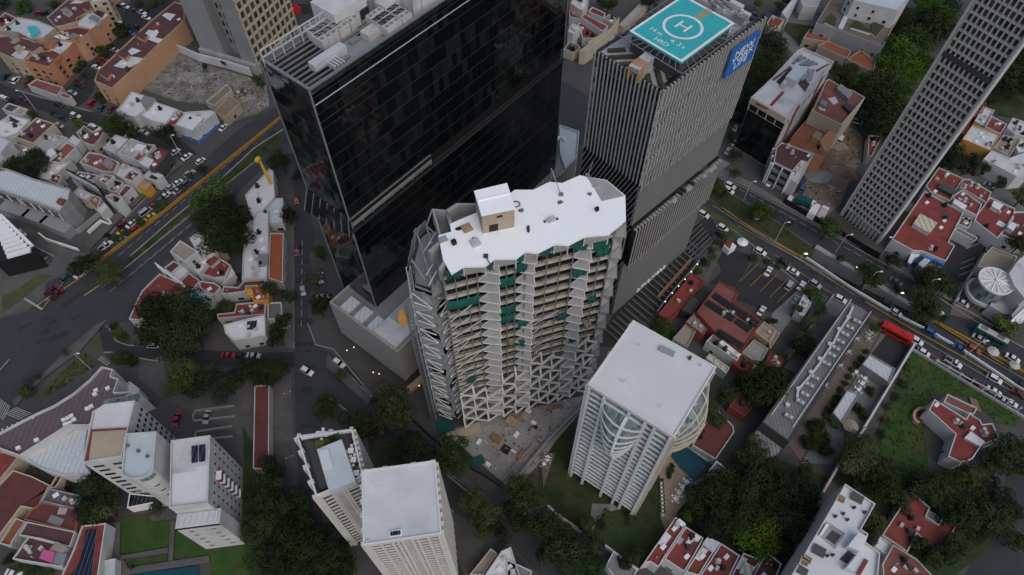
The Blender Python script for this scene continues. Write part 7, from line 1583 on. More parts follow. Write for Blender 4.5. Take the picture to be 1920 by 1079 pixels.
TREES = [
('dark spreading tree of the grove between avenue and long white roof','trees of the avenue grove','bright 398,372,36 dark 425,405,44 dark 405,440,38 dark 438,452,32 dark 385,420,26'),
('dark tree on the median tip of the left avenue','median trees','dark 164,496,25 olive 205,510,24'),
('dark leafy tree behind the long white roofed building','trees behind the commercial building','dark 33,318,24 dark 62,304,22 dark 52,328,20'),
('huge dark tree beside the side street','trees at the side street','dark 300,600,46 dark 350,585,46 dark 335,630,42 dark 375,615,26 dark 290,640,24'),
('dark green tree lining the hotel yard','hotel yard trees','mid 340,708,33 dark 380,716,30 dark 418,718,30 dark 468,698,28 dark 512,692,28 dark 500,715,22'),
('round shrub on the traffic island','traffic island shrubs','mid 222,672,13 mid 240,672,14 mid 252,680,9 bright 230,632,9 mid 213,612,7 mid 55,738,15'),
('young tree on the grass strip by the avenue','grass strip trees','olive 122,660,7 olive 70,708,7'),
('leafy street tree along the upright street','street trees','dark 521,630,24 dark 538,557,19 dark 505,545,18 dark 541,407,19 olive 592,524,20 dark 598,574,25 dark 560,330,14 dark 528,305,22 mid 520,290,12 mid 532,600,14 dark 580,335,9 dark 586,360,8'),
('hedge shrub among the red roofed houses','house garden shrubs','mid 420,575,16 mid 440,585,14 mid 405,590,14 mid 432,600,12 mid 455,605,10 mid 460,590,9 dark 395,600,14 mid 447,520,9'),
('round tree in the grass triangle of the street','street triangle trees','mid 597,472,13 mid 638,703,11 mid 702,750,9 bright 608,482,8'),
('green tree at the corner of the planted roof tower','corner trees','mid 615,768,27 mid 668,795,30 bright 610,748,13 dark 690,812,18'),
('broad olive tree in front of the site yard','olive trees','olive 738,762,44 olive 722,795,26'),
('dark green tree along the pavement below the site','pavement trees','dark 768,846,36 mid 850,854,40 olive 890,948,32 olive 905,985,28 olive 920,965,24 dark 940,1000,22 dark 800,850,20'),
('dark tree of the mass beside the upright street','lower street trees','dark 508,880,24 dark 500,925,34 dark 540,955,38 mid 495,985,34 dark 530,1010,40 dark 575,1040,44 dark 560,985,28 dark 615,1060,40 dark 640,1040,28 mid 490,1040,30 dark 520,1062,32 mid 482,1010,16 dark 600,1005,24 dark 650,1075,24'),
('large dark tree behind the rounded white building','trees behind the white building','dark 190,915,33 dark 180,950,28 mid 200,960,26 mid 172,962,20 mid 296,950,14 dark 175,905,20'),
('dark tree on the lawn edge below the site yard','lawn edge trees','mid 985,930,38 dark 968,962,30 dark 1032,998,40 dark 1072,1032,44 dark 1098,1058,34 mid 1098,990,22 dark 1030,1035,30 dark 1110,1020,20 dark 1125,985,14 dark 1000,980,24 dark 1190,1040,18 dark 1170,1060,16 mid 1140,965,12 mid 1185,975,9'),
('dark tree of the grove beside the swimming pool','pool grove trees','dark 1315,925,26 dark 1305,955,26 dark 1350,925,40 dark 1405,915,42 dark 1460,905,38 dark 1390,968,36 dark 1335,980,30 dark 1500,930,32 dark 1475,980,36 dark 1500,890,26 dark 1430,950,34 mid 1290,975,18 dark 1360,1000,26 dark 1510,965,22'),
('bright yellow green tree beyond the terrace houses','bright trees','bright 1417,1002,40 bright 1430,1025,26'),
('dark tree squeezed beside the lower white block','white block trees','dark 1468,1035,24 dark 1455,1058,20'),
('green tree behind the white tower','trees behind the white tower','mid 1328,770,23 dark 1358,742,26 dark 1387,712,18 dark 1432,730,40 dark 1438,706,30 mid 1345,795,18 mid 1318,790,14 mid 1412,850,28 dark 1385,870,18 dark 1310,815,14'),
('shrub beside the ribbed sheds','shed shrubs','mid 1238,612,22 mid 1250,625,16 dark 1450,604,8'),
('palm in the drive by the white hut','hut palms','palm 1494,576,13 palm 1523,602,18 palm 1508,632,26 palm 1518,650,22 palm 1365,440,15 palm 1336,482,13 palm 1480,660,14'),
('flowering tree around the white hut','hut trees','bright 1524,552,13 bright 1538,562,12 yellow 1512,545,9 mid 1535,580,14 dark 1500,650,20 mid 1423,600,7 mid 1438,604,7'),
('shrub in the hedge along the louvred plaza','plaza hedge','mid 1345,455,8 mid 1335,470,9 mid 1320,492,10 mid 1308,508,9 mid 1303,520,7 mid 1352,442,7 mid 1411,484,10 mid 1440,492,8 mid 1462,500,8 mid 1297,428,7'),
('tree on the median of the right avenue','right median trees','mid 1345,348,16 dark 1357,358,12 mid 1418,393,22 mid 1432,400,16 mid 1455,402,8 mid 1380,325,11'),
('street tree along the upper lane of the right avenue','right avenue trees','mid 1553,430,22 dark 1673,488,17 mid 1630,517,24 mid 1642,528,14 mid 1728,572,28 mid 1740,582,18 dark 1683,544,9 mid 1767,598,10 mid 1577,486,9 mid 1480,420,8'),
('tree in front of the bank','bank trees','dark 1742,522,24 dark 1762,535,22 mid 1730,530,14 dark 1775,545,12'),
('round clipped tree in front of the drum building','drum building trees','bright 1881,614,19'),
('dark tree along the side lane by the red roofs','lane trees','dark 1775,292,27 dark 1795,300,16 dark 1828,308,16 dark 1873,344,13 mid 1915,372,16 mid 1912,460,18 dark 1760,310,12 dark 1845,316,12 mid 1805,322,8'),
('tree between the helipad tower and the dark block','trees behind the helipad tower','dark 1441,84,28 dark 1444,118,28 olive 1455,140,22 dark 1418,130,22 olive 1424,155,20 dark 1400,170,22 dark 1396,200,20 dark 1388,225,16 olive 1437,165,14 dark 1374,260,14 dark 1380,290,12 dark 1372,180,12'),
('big tree of the wood beside the lattice tower','wood trees','bright 1742,14,24 bright 1755,32,28 dark 1735,58,34 bright 1716,82,30 bright 1692,112,36 bright 1715,122,30 bright 1690,146,28 olive 1664,156,26 mid 1615,157,26 olive 1580,140,22 dark 1652,190,38 bright 1682,172,28 dark 1643,224,34 mid 1678,204,28 dark 1630,200,28 dark 1690,30,22 dark 1700,48,20 dark 1770,60,22 dark 1775,15,18 dark 1620,180,18 dark 1660,245,22 dark 1605,165,12 mid 1600,130,10'),
('tree on the far side of the lattice tower','trees beyond the lattice tower','dark 1905,58,26 dark 1902,104,36 dark 1890,146,34 dark 1912,162,26 dark 1863,165,18 dark 1850,190,14 dark 1915,30,20 dark 1885,85,24'),
('leafy tree in the overgrown lot','lot trees','mid 1615,838,28 olive 1605,872,30 dark 1645,892,26 mid 1660,914,36 dark 1733,918,30 mid 1765,920,30 olive 1815,900,24 dark 1772,950,26 dark 1840,962,34 dark 1878,944,30 dark 1815,985,30 dark 1890,850,32 mid 1872,862,24 dark 1725,1026,20 dark 1750,1046,22 dark 1790,1030,26 olive 1640,980,22 dark 1630,1002,18 mid 1902,1015,20 olive 1840,915,22 dark 1620,905,20 dark 1600,910,16 dark 1690,945,18 dark 1860,985,26 dark 1800,960,22 mid 1910,880,20'),
('shrub in the long planted strip of the paved yard','planted strip shrubs','mid 1622,660,7 mid 1614,672,7 olive 1606,684,7 mid 1599,696,7 mid 1592,708,7 olive 1585,720,7 mid 1577,732,7 mid 1570,746,8 olive 1562,758,8 mid 1555,770,8 mid 1548,782,8 bright 1640,615,10 bright 1650,612,9 dark 1632,733,10 dark 1615,772,14 bright 1568,790,14 dark 1528,795,16 mid 1535,815,18 dark 1545,845,16 dark 1515,835,16 dark 1550,828,10'),
('bush on the edge of the overgrown lot','lot edge shrubs','olive 1690,720,9 olive 1680,745,9 mid 1668,765,9 olive 1658,790,10 dark 1650,815,10 mid 1700,690,7'),
('bush among the orange apartment blocks','apartment shrubs','bright 47,12,13 bright 40,20,9 mid 103,12,11 mid 222,60,14 mid 232,54,10 mid 186,96,11 mid 152,122,11 mid 146,132,8 mid 58,146,7 mid 184,180,9 bright 190,190,7 bright 275,18,6 mid 290,8,9 bright 305,4,5 mid 262,6,8 mid 195,104,8 mid 206,90,7 mid 5,5,14'),
('street tree by the white and red houses','upper left street trees','mid 216,234,20 dark 232,243,16 dark 248,248,12 dark 308,250,16 dark 320,258,12 bright 145,228,9 bright 150,236,7 mid 22,190,7 dark 98,214,5 mid 65,214,10 dark 385,125,7 dark 420,118,6 mid 480,150,9 bright 455,172,6 mid 490,158,10'),
('street tree between parked cars on the left avenue','left avenue trees','mid 377,317,12 mid 300,385,11 mid 262,418,10 dark 202,444,7 mid 219,451,9 mid 235,437,7 mid 355,330,6 mid 340,352,6'),
('tree at the upper edge of the view','upper edge trees','dark 1140,12,15 dark 1218,6,15 dark 1460,14,10 mid 1420,6,10 mid 545,63,9 mid 525,62,6 mid 1128,2,10 dark 1475,4,8'),
('bush at the pool terrace','terrace shrubs','mid 1258,884,9 mid 1256,892,7 dark 1260,875,6'),
('bush beside the lower left houses','lower left shrubs','mid 45,1062,12 mid 60,1072,12 mid 92,1072,12 dark 130,905,14 dark 150,908,12 dark 20,1050,10 mid 78,1058,8'),
('planting on the roof terrace of the narrow tower','roof plants',''),
]
for lab, grp, s in TREES:
    w_ = s.split()
    for kd, q in zip(w_[::2], w_[1::2]):
        x, y, r = (float(v) for v in q.split(',')); tree(x, y, r, kd, lab, grp, 'shrub' if lab.split()[0] in ('bush', 'shrub', 'hedge') or lab.startswith('round shrub') else 'tree')
for x, y, r, kd in ((590,830,6,'bright'),(600,832,9,'yellow'),(613,827,7,'bright'),(622,822,8,'mid'),(632,818,7,'bright')):    # plants on the roof terrace
    g = P(x, y, 37.3); c = bpy.data.objects.new('potted_shrub', RT.choice(CR[kd])); COL.objects.link(c); c.location = g; s = math.dist((0,0,H), g)/F*r; c.scale = (s, s, s*.8)
    tag(c, 'leafy shrub in the planted corner of the tower roof terrace', 'shrub', 'roof terrace plants'); POINTS.append((c, x))
# ---------------------------------------------------------------- cars and buses
CARM = {}
def paint(nm, rgb):
    m = bpy.data.materials.new(nm+'_paint'); m.use_nodes = True; b = m.node_tree.nodes['Principled BSDF']; n = m.node_tree.nodes; L = m.node_tree.links
    g = n.new('ShaderNodeNewGeometry'); z = n.new('ShaderNodeTexNoise'); z.inputs['Scale'].default_value = 1.3; L.new(g.outputs['Position'], z.inputs['Vector'])
    x = n.new('ShaderNodeMix'); x.data_type = 'RGBA'; L.new(z.outputs['Fac'], x.inputs[0]); x.inputs[6].default_value = (*[c*.82 for c in rgb], 1); x.inputs[7].default_value = (*rgb, 1); L.new(x.outputs[2], b.inputs['Base Color'])
    b.inputs['Roughness'].default_value = .35; b.inputs['Coat Weight'].default_value = .35; b.inputs['Coat Roughness'].default_value = .12
    return m
PAINT = {'w': ('white', (.7,.7,.7)), 's': ('silver', (.36,.38,.4)), 'k': ('black', (.018,.019,.022)), 'r': ('red', (.3,.015,.015)), 'd': ('dark red', (.11,.015,.02)), 'b': ('blue', (.03,.1,.28)), 'g': ('grey', (.11,.115,.12)), 't': ('teal', (.02,.07,.08)), 'y': ('yellow and white', (.55,.42,.06)), 'o': ('orange brown', (.25,.08,.03)), 'e': ('green', (.02,.12,.05))}
for k, (n_, c_) in PAINT.items(): PAINT[k] = (n_, paint(n_.replace(' ', '_'), c_))
def loft(prof, hw):                    # side outline (x, z, half width) swept across, closed
    n = len(prof); b = MB(); vs = []
    for s in (-1, 1): vs += [(x, s*w_*hw, z) for x, z, w_ in prof]
    fs = [tuple(range(n))[::-1], tuple(range(n, 2*n))]+[(i, (i+1) % n, n+(i+1) % n, n+i) for i in range(n)]
    return b.add(vs, [f[::-1] for f in fs])
def car_proto(kind):
    L, W, hh, roof = {'sedan': (4.4, 1.78, 1.42, (-1.45, -.75, .45, 1.15)), 'hatch': (3.9, 1.72, 1.48, (-1.75, -1.35, .35, 1.0)), 'suv': (4.5, 1.88, 1.7, (-2.0, -1.65, .45, 1.05)), 'pickup': (5.2, 1.9, 1.75, (-.35, -.1, .75, 1.35)), 'van': (4.9, 1.95, 2.0, (-2.3, -2.2, 1.2, 1.8))}[kind]
    h1 = .92 if kind != 'van' else 1.15; hl = L/2
    parts = []
    body = loft([(-hl,.3,.93),(-hl,h1-.12,.95),(-hl+.12,h1,.96),(roof[0],h1+.02,1),(roof[3],h1,1),(hl-.45,h1-.1,.97),(hl-.05,h1-.3,.9),(hl,.35,.88),(hl-.1,.25,.9),(-hl+.1,.25,.93)], W/2)
    cab = loft([(roof[0],h1,.96),(roof[1],hh-.04,.8),(roof[1]+.15,hh,.8),(roof[2]-.1,hh,.8),(roof[2],hh-.04,.8),(roof[3],h1,.94)], W/2)
    parts.append(('body', body, 'P')); 
    parts.append(('roof', loft([(roof[1]+.05,hh-.03,.8),(roof[1]+.12,hh+.03,.78),(roof[2]-.12,hh+.03,.78),(roof[2]-.03,hh-.03,.8)], W/2), 'P'))
    parts.append(('windows', cab, 'win_car'))
    if kind == 'pickup': parts.append(('load_bed', MB().box((-1.55, 0, h1+.02), (1.9, W*.78, .03)), 'black'))
    for sx in (-1, 1):
        for sy in (-1, 1): parts.append(('wheel', MB().tube((sx*(hl-.85), sy*(W/2-.2), .33), (sx*(hl-.85), sy*(W/2+.01), .33), .33, n=10), 'rubber'))
    for sy in (-1, 1): parts.append(('headlight', MB().box((hl-.1, sy*W*.34, h1-.42), (.12, .34, .14)), 'white_paint')); parts.append(('tail_light', MB().box((-hl+.0, sy*W*.36, h1-.3), (.06, .3, .16)), 'red'))
    out = []
    for nm, b, mt in parts:
        me = bpy.data.meshes.new(nm); me.from_pydata(b.v, [], b.f); me.materials.append(None if mt == 'P' else m_[mt]); out.append((nm, me, mt))
    return out
m_['win_car'] = GLASS('win_car', .9, .9, (.01,.012,.014), (.02,.025,.03), .2, .01, .06, lw=0)
PROT = {k: car_proto(k) for k in ('sedan', 'hatch', 'suv', 'pickup', 'van')}
RC = random.Random(9)
KN = {'sedan': 'saloon car', 'hatch': 'small hatchback', 'suv': 'tall estate car', 'pickup': 'pickup truck', 'van': 'van'}
def car(x, y, head, col, kind, place, group, z=0.02):
    g = P(x, y, z+.6); a, b = P(x, y, 0), P(x+head[0]*4, y+head[1]*4, 0)
    rz = math.atan2(b[1]-a[1], b[0]-a[0])+RC.uniform(-.05, .05)
    o = bpy.data.objects.new('pickup_truck' if kind == 'pickup' else ('van' if kind == 'van' else 'car'), None); COL.objects.link(o); o.location = (g[0], g[1], z); o.rotation_euler = (0, 0, rz); o.scale = (.88, .88, .88)
    nm, mt = PAINT[col]
    lab = nm+' '+KN[kind]+' '+place
    for pn, me, pm in PROT[kind]:
        c = bpy.data.objects.new(pn, me); COL.objects.link(c); c.parent = o
        if pm == 'P': c.material_slots[0].link = 'OBJECT'; c.material_slots[0].material = mt
    tag(o, lab, 'pickup' if kind == 'pickup' else ('van' if kind == 'van' else 'car'), group); POINTS.append((o, x)); return o
CARS = [
('parked along the left avenue', 'cars along the left avenue', (1,-.75), 'w328,285 w350,294 s356,326S w310,367 g303,374h s334,357 g350,343S w333,343 r291,384h s273,398v y281,407 d231,421S w247,420 r253,430h y224,440 s228,449h w198,461p k203,471 w376,302h s320,350h'),
('driving down the left avenue', 'cars on the left avenue', (1,-.78), 't125,520S w150,513 d97,545p d107,552p'),
('on the forecourt of the striped building', 'cars by the striped building', (1,.9), 'g78,490 k86,484 w40,437'),
('parked on the side street', 'cars on the side street', (1,.05), 'w290,648S r428,666 k452,667h s475,667 w458,702h'),
('in the hotel yard', 'cars in the hotel yard', (-.3,1), 'r331,787 s388,782'),
('crossing the junction below the hotel podium', 'cars at the junction', (1,.62), 'w635,681S w575,696S'),
('along the upright street', 'cars on the upright street', (.1,1), 's568,545h d557,470S r556,375h w602,521'),
('under the tree by the upright street', 'cars on the upright street', (1,-.25), 'w605,557'),
('in the white walled garage court', 'cars in courts', (1,.1), 'k519,587S'),
('on the street of the upper left corner', 'cars on the upper street', (1,.36), 'w6,183 w12,186h d43,186h k110,196 k118,221 w141,217S w175,237 s111,235h s247,239h s269,248 w180,240h'),
('below the peach apartment block', 'cars below the peach block', (.6,-.8), 'r172,193S t190,203 d208,205'),
('in the car park of the orange blocks', 'cars of the orange blocks', (1,.35), 's135,174 d148,152 k148,160 k163,142S w181,126 d188,118 r195,112 s215,94 k259,52S b245,62 w229,46S w274,33 w265,23p d253,20 w234,12S k226,11'),
('in the yard of the tan apartment block', 'cars of the tan block', (.7,-.75), 'k10,143S w30,150S g23,150 d52,156'),
('at the back of the beige apartment block', 'cars of the beige block', (1,-.2), 'r75,25S k86,25S'),
('in front of the cleared yard', 'cars by the cleared yard', (.7,-.7), 'r406,235S w419,239'),
('on the upper lane of the right avenue', 'cars on the right avenue', (1,.55), 'w1369,348S w1366,357S g1680,528 w1757,584 s1836,635 w1899,672'),
('on the near lanes of the right avenue', 'cars on the near lanes', (1,.55), 'w1319,402S w1425,472S w1487,509 s1528,533S w1575,561S w1718,639S w1732,661h w1788,680p w1865,711S w1864,734 w1894,755 d1830,719S d1910,738 k1470,492h'),
('in the sunken lanes of the right avenue', 'cars in the sunken lanes', (1,.55), 'w1680,586h k1730,603S b1745,624S b1799,653 o1825,655S k1915,722 k1664,569S'),
('parked at the plaza entrance', 'cars at the plaza', (1,.6), 'w1355,428S k1353,440h'),
('in the marked parking court', 'cars in the parking court', (.55,-.83), 'w1441,509 s1480,535S w1503,536 s1492,563 w1428,583'),
('in the court of the drum building', 'cars in the drum court', (1,.6), 'w1805,568'),
('on the side lane by the white fronted building', 'cars on the side lane', (1,.5), 's1855,349 d1805,316 d1820,322'),
('in the bank car park', 'cars in the bank car park', (1,.4), 'g1860,473'),
('beside the helipad tower trees', 'cars behind the helipad tower', (.6,-.9), 'w1380,240 w1375,266 s1365,283'),
('on the lane at the lower right corner', 'cars on the lower lane', (.3,1), 'k1869,909S'),
('in the lower left corner garden', 'cars in the corner garden', (1,.2), 'w25,1076'),
('on the ramp of the black roofed building', 'cars at the upper edge', (1,0), 'w555,12p'),
('in the demolition lot', 'vehicles in the demolition lot', (.5,-.9), 'w1576,262v w1480,376v b1505,353v'),
('under the trees beside the lattice tower', 'cars under the wood', (1,.3), 'w1605,228v'),
('parked in the basement bay of the white fronted house', 'cars in bays', (.5,-.8), 'w1443,342'),
('on the gravel drive by the lot house', 'cars by the lot house', (1,.6), 'k1815,882'),
]
for place, grp, head, s in CARS:
    for q in s.split():
        col = q[0]; kd = {'S': 'suv', 'h': 'hatch', 'p': 'pickup', 'v': 'van'}.get(q[-1], 'sedan'); q = q[1:].rstrip('Shpv'); x, y = (float(v) for v in q.split(','))
        car(x, y, head, col, kd, place, grp)
def bus(x, y, head, mt, label, stripe):
    g = P(x, y, 1.5); a, b = P(x, y, 0), P(x+head[0]*4, y+head[1]*4, 0); rz = math.atan2(b[1]-a[1], b[0]-a[0])
    t = thing('bus', label, 'bus', (g[0], g[1], 0.02), None, rz); LOC[t.name] = (0, 0, 0)
    L, W = 8.6, 2.3
    loft([(-L/2,.4,1),(-L/2,2.9,1),(-L/2+.2,3.05,.95),(L/2-.3,3.05,.95),(L/2,2.7,1),(L/2,.4,1)], W/2).build('body', m_[mt], t)
    MB().box((0, 0, 3.05), (L*.94, W*.8, .08)).build('roof', m_[stripe], t)
    for sy in (-1, 1):
        for k in range(7): MB().box((-3.4+k*1.06, sy*(W/2+.01), 1.5), (.9, .05, .95)).build('window', m_['win_car'], t)
        for sx in (-2.7, 2.6): MB().tube((sx, sy*(W/2-.25), .5), (sx, sy*(W/2+.03), .5), .5, n=12).build('wheel', m_['rubber'], t)
    MB().box((L/2, 0, 1.3), (.06, 2.0, 1.3)).build('windscreen', m_['win_car'], t)
    for k in (-2.5, 2): MB().box((k, 0, 3.12), (1.6, 1.2, .25)).build('roof_unit', m_['metal_grey'] if stripe != 'red' else m_['red'], t)
bus(1680,625,(1,.55),'red','red city bus on the near lanes of the right avenue','red'); bus(1857,631,(1,.55),'green_net','green city bus with a cream roof beside the clipped tree','slab_cream')
def truck(x, y, head, mt, label):
    g = P(x, y, 1); a, b = P(x, y, 0), P(x+head[0]*4, y+head[1]*4, 0); rz = math.atan2(b[1]-a[1], b[0]-a[0]); t = thing('truck', label, 'truck', (g[0], g[1], 0), None, rz); LOC[t.name] = (0, 0, 0)
    MB().box((-1, 0, .7), (4.6, 2.3, 1.9)).build('load_box', m_[mt], t); loft([(1.5,.5,1),(1.5,2.3,.95),(2.6,2.3,.95),(3.0,1.4,1),(3.1,.5,1)], 1.1).build('cab', m_['white_paint'], t); MB().box((2.72, 0, 1.5), (.3, 1.9, .6)).build('windscreen', m_['win_car'], t)
    for sx in (-2.4, -1.3, 2.2):
        for sy in (-1, 1): MB().tube((sx, sy*.85, .48), (sx, sy*1.15, .48), .48, n=10).build('wheel', m_['rubber'], t)
truck(1525,397,(.5,-.85),'white_paint','white box truck at the hoarding of the demolition lot'); truck(1541,402,(.5,-.85),'wall_offwhite','shorter pale truck beside the white box truck'); truck(1511,381,(.8,.3),'green_net','green skip truck in the demolition lot')
# ---------------------------------------------------------------- street lamps, poles, tables, loungers, rubble
def lamp(x, y, dx, label, h=9.0, lit=False, dy=0.0):
    g = P(x, y, 0); t = thing('street_lamp', label, 'street lamp', g, 'street lamps')
    MB().tube(g, (g[0], g[1], h), .12, .07, 7).build('pole', m_['metal_pale'], t); e = (g[0]+dx, g[1]+dy, h+.3)
    MB().tube((g[0], g[1], h), e, .06, n=6).build('arm', m_['metal_pale'], t); MB().box((e[0], e[1], e[2]-.08), (.8, .35, .16)).build('lamp_head', m_['lamp_white' if lit else 'white_paint'], t); POINTS.append((t, x))
for x, y, dx in ((69,209,-1.5),(172,694,1.2),(340,292,1),(1393,378,1.2),(1453,453,1.2),(1565,476,1.4),(1617,544,1.4),(1721,558,1.4),(1806,671,1.3),(1650,481,-1),(1918,718,-1)): lamp(x, y, dx, 'pale street lamp standing over the road')
for x, y, l_ in ((1500,487,1),(1595,512,1),(1678,560,1)): lamp(x, y, .8, 'lit lamp on the underpass wall', 2.6, True)
for x, y in ((652,661),(701,702),(707,722),(712,705),(665,655),(787,727)):
    g = P(x, y, 0); t = thing('garden_lamp', 'small warm lit lamp at the foot of the hotel podium', 'lamp', g, 'lit lamps at the hotel entrance'); MB().tube(g, (g[0], g[1], 1.0), .06, n=6).build('post', m_['metal_dark'], t); MB().box((g[0], g[1], 1.0), (.24, .24, .24)).build('lantern', m_['lamp_warm'], t); POINTS.append((t, x))
for k, (x, y) in enumerate(((1247,567),(1260,551),(1272,538),(1284,525),(1296,511),(1307,497))):
    g = P(x, y, 2.2); t = thing('wall_lamp', 'small lit lamp along the edge of the long red roof', 'lamp', g, 'lit lamps along the red roof'); MB().box((g[0], g[1], 2.2), (.25, .25, .2)).build('base', m_['metal_dark'], t); MB().box((g[0], g[1], 2.4), (.22, .22, .18)).build('globe', m_['lamp_white'], t); POINTS.append((t, x))
for x, y, n_ in ((552,640,8),(553,760,8),(560,880,9),(470,470,8),(1110,1040,8),(110,260,7)):
    g = P(x, y, 0); t = thing('utility_pole', 'grey utility pole with a crossarm beside the street', 'pole', g, 'utility poles'); MB().tube(g, (g[0], g[1], n_), .16, .1, 7).build('pole', m_['concrete'], t); MB().box((g[0], g[1], n_-.6), (2.0, .12, .12), .4).build('crossarm', m_['wood'], t)
    for d in (-.8, .8): MB().tube((g[0]+d*.9, g[1]+d*.37, n_-.5), (g[0]+d*.9, g[1]+d*.37, n_-.2), .08, n=6).build('insulator', m_['white_paint'], t)
    POINTS.append((t, x))
for k in range(9):                     # sun loungers on the pool terrace
    x, y = 1239+k*.4, 901+k*7.3; g = P(x, y, 0); t = thing('sun_lounger', 'dark sun lounger with a white cushion in the terrace row', 'lounger', g, 'loungers on the pool terrace')
    MB().box((g[0], g[1], .22), (1.35, .62, .12)).build('bed', m_['black'], t); o = MB(); [o.box((g[0]+a*.5, g[1]+b*.22, 0), (.06, .06, .22)) for a in (-1, 1) for b in (-1, 1)]; o.build('frame', m_['black'], t); MB().box((g[0]-.05, g[1]-.95, .1), (.5, .45, .3)).build('side_table', m_['white_paint'], t); POINTS.append((t, x))
def tset(x, y, s, label, group, top='white_paint'):
    g = P(x, y, 0.02); t = thing('table_set', label, 'table', g, group); o = MB().box((g[0], g[1], .68), (s, s, .07), .6); o.box((g[0], g[1], 0), (.15, .15, .68), .6); o.build('table', m_[top], t)
    for a in range(4):
        q = (g[0]+math.cos(a*PI/2+.6)*s*.95, g[1]+math.sin(a*PI/2+.6)*s*.95, 0); k = MB().box(q, (.5, .5, .45), .6); k.box((q[0]+math.cos(a*PI/2+.6)*.24, q[1]+math.sin(a*PI/2+.6)*.24, .45), (.08 if a % 2 == 0 else .5, .5 if a % 2 == 0 else .08, .4), .6); k.build('chair', m_[top], t)
    POINTS.append((t, x))
for x, y in ((1287,906),(1279,916),(1272,926),(1266,937)): tset(x, y, 1.1, 'white table with chairs on the pool terrace', 'tables on the pool terrace')
tset(1294,903,1.0,'blue table set at the end of the pool terrace row',None,'blue')
for x, y in ((1020,872),(1026,864),(1027,859)): tset(x, y, .9, 'white table on the triangular garden patch', 'tables on the garden patch')
for x, y in ((1615,722),(1608,733),(1620,712),(1603,700)): tset(x, y, 1.0, 'white table in the paved yard', 'tables in the paved yard')
for x, y in ((1628,630),(1634,626),(1627,637),(1605,638),(1590,662),(1574,688),(1546,724)): tset(x, y, .85, 'pale seating set on the terrace beside the office building', 'seats beside the office building', 'wall_offwhite')
def parasol(x, y, r, mt, label):
    g = P(x, y, 2.4); t = thing('parasol', label, 'parasol', (g[0], g[1], 0)); MB().tube((g[0], g[1], 0), (g[0], g[1], 2.5), .05, n=6).build('pole', m_['metal_grey'], t); MB().tube((g[0], g[1], 2.1), (g[0], g[1], 2.8), r, .05, 10, False).build('canopy', m_[mt], t); MB().box((g[0], g[1], 0), (.7, .7, .1)).build('base', m_['concrete'], t)
parasol(1596,798,2.0,'tan_roof','tan round parasol at the lower end of the paved yard'); parasol(1864,658,1.6,'wall_offwhite','round cream canopy beside the green bus lane'); parasol(1904,684,1.4,'wall_offwhite','round cream canopy at the end of the sunken lanes wall'); parasol(1393,453,1.7,'white_paint','white pointed tent beside the parking drive'); parasol(1419,406,1.2,'wall_grey','round grey cap standing on the right avenue median')
q = P(1312,1086-3,2.6); 
tag(MB().prism([v[:2] for v in pts('m 600,545 650,470 735,530 690,610', 2.6)], 2.4, 2.6, True).build('shade_sail', m_['maroon_roof']), 'mauve square shade sail beside the terrace houses', 'shade sail')
q = P(1365,470,0); t = thing('guard_hut', 'small red roofed guard hut at the parking entrance', 'hut', q); MB().box(q, (3.0, 2.4, 2.4), .6).build('wall', m_['white_paint'], t); MB().prism([v[:2] for v in pts('s 1425,270 1465,235 1505,260 1480,320', 2.7)], 2.4, 2.7, True).build('roof', m_['red_roof'], t)
RR = random.Random(17)
def heap(x, y, label, mt, n=10, s=1.4, nm='rubble_heap', cat='rubble'):
    g = P(x, y, 0); o = MB(); N = 12
    ring = [(g[0]+s*1.3*RR.uniform(.75, 1.15)*math.cos(2*PI*k/N), g[1]+s*RR.uniform(.75, 1.15)*math.sin(2*PI*k/N), 0) for k in range(N)]
    r2 = [(g[0]+(q[0]-g[0])*.6+RR.uniform(-.2, .2), g[1]+(q[1]-g[1])*.6+RR.uniform(-.2, .2), s*RR.uniform(.15, .35)) for q in ring]; top = (g[0], g[1], s*.5)
    o.add(ring+r2+[top], [(k, (k+1) % N, N+(k+1) % N, N+k) for k in range(N)]+[(N+k, N+(k+1) % N, 2*N) for k in range(N)])
    tag(o.build(nm, m_[mt]), label, cat)
def stack(x, y, d, mt, label, nm, cat, rz=.6, n=1):
    g = P(x, y, 0); o = MB(); d = tuple(v*(.72 if d[0] < 8 else 1) for v in d)
    for k in range(n): o.box((g[0]+RR.uniform(-.1, .1), g[1]+RR.uniform(-.1, .1), k*d[2]*1.0), (d[0]*RR.uniform(.9, 1), d[1], d[2]*.97), rz+RR.uniform(-.05, .05))
    tag(o.build(nm, m_[mt]), label, cat)
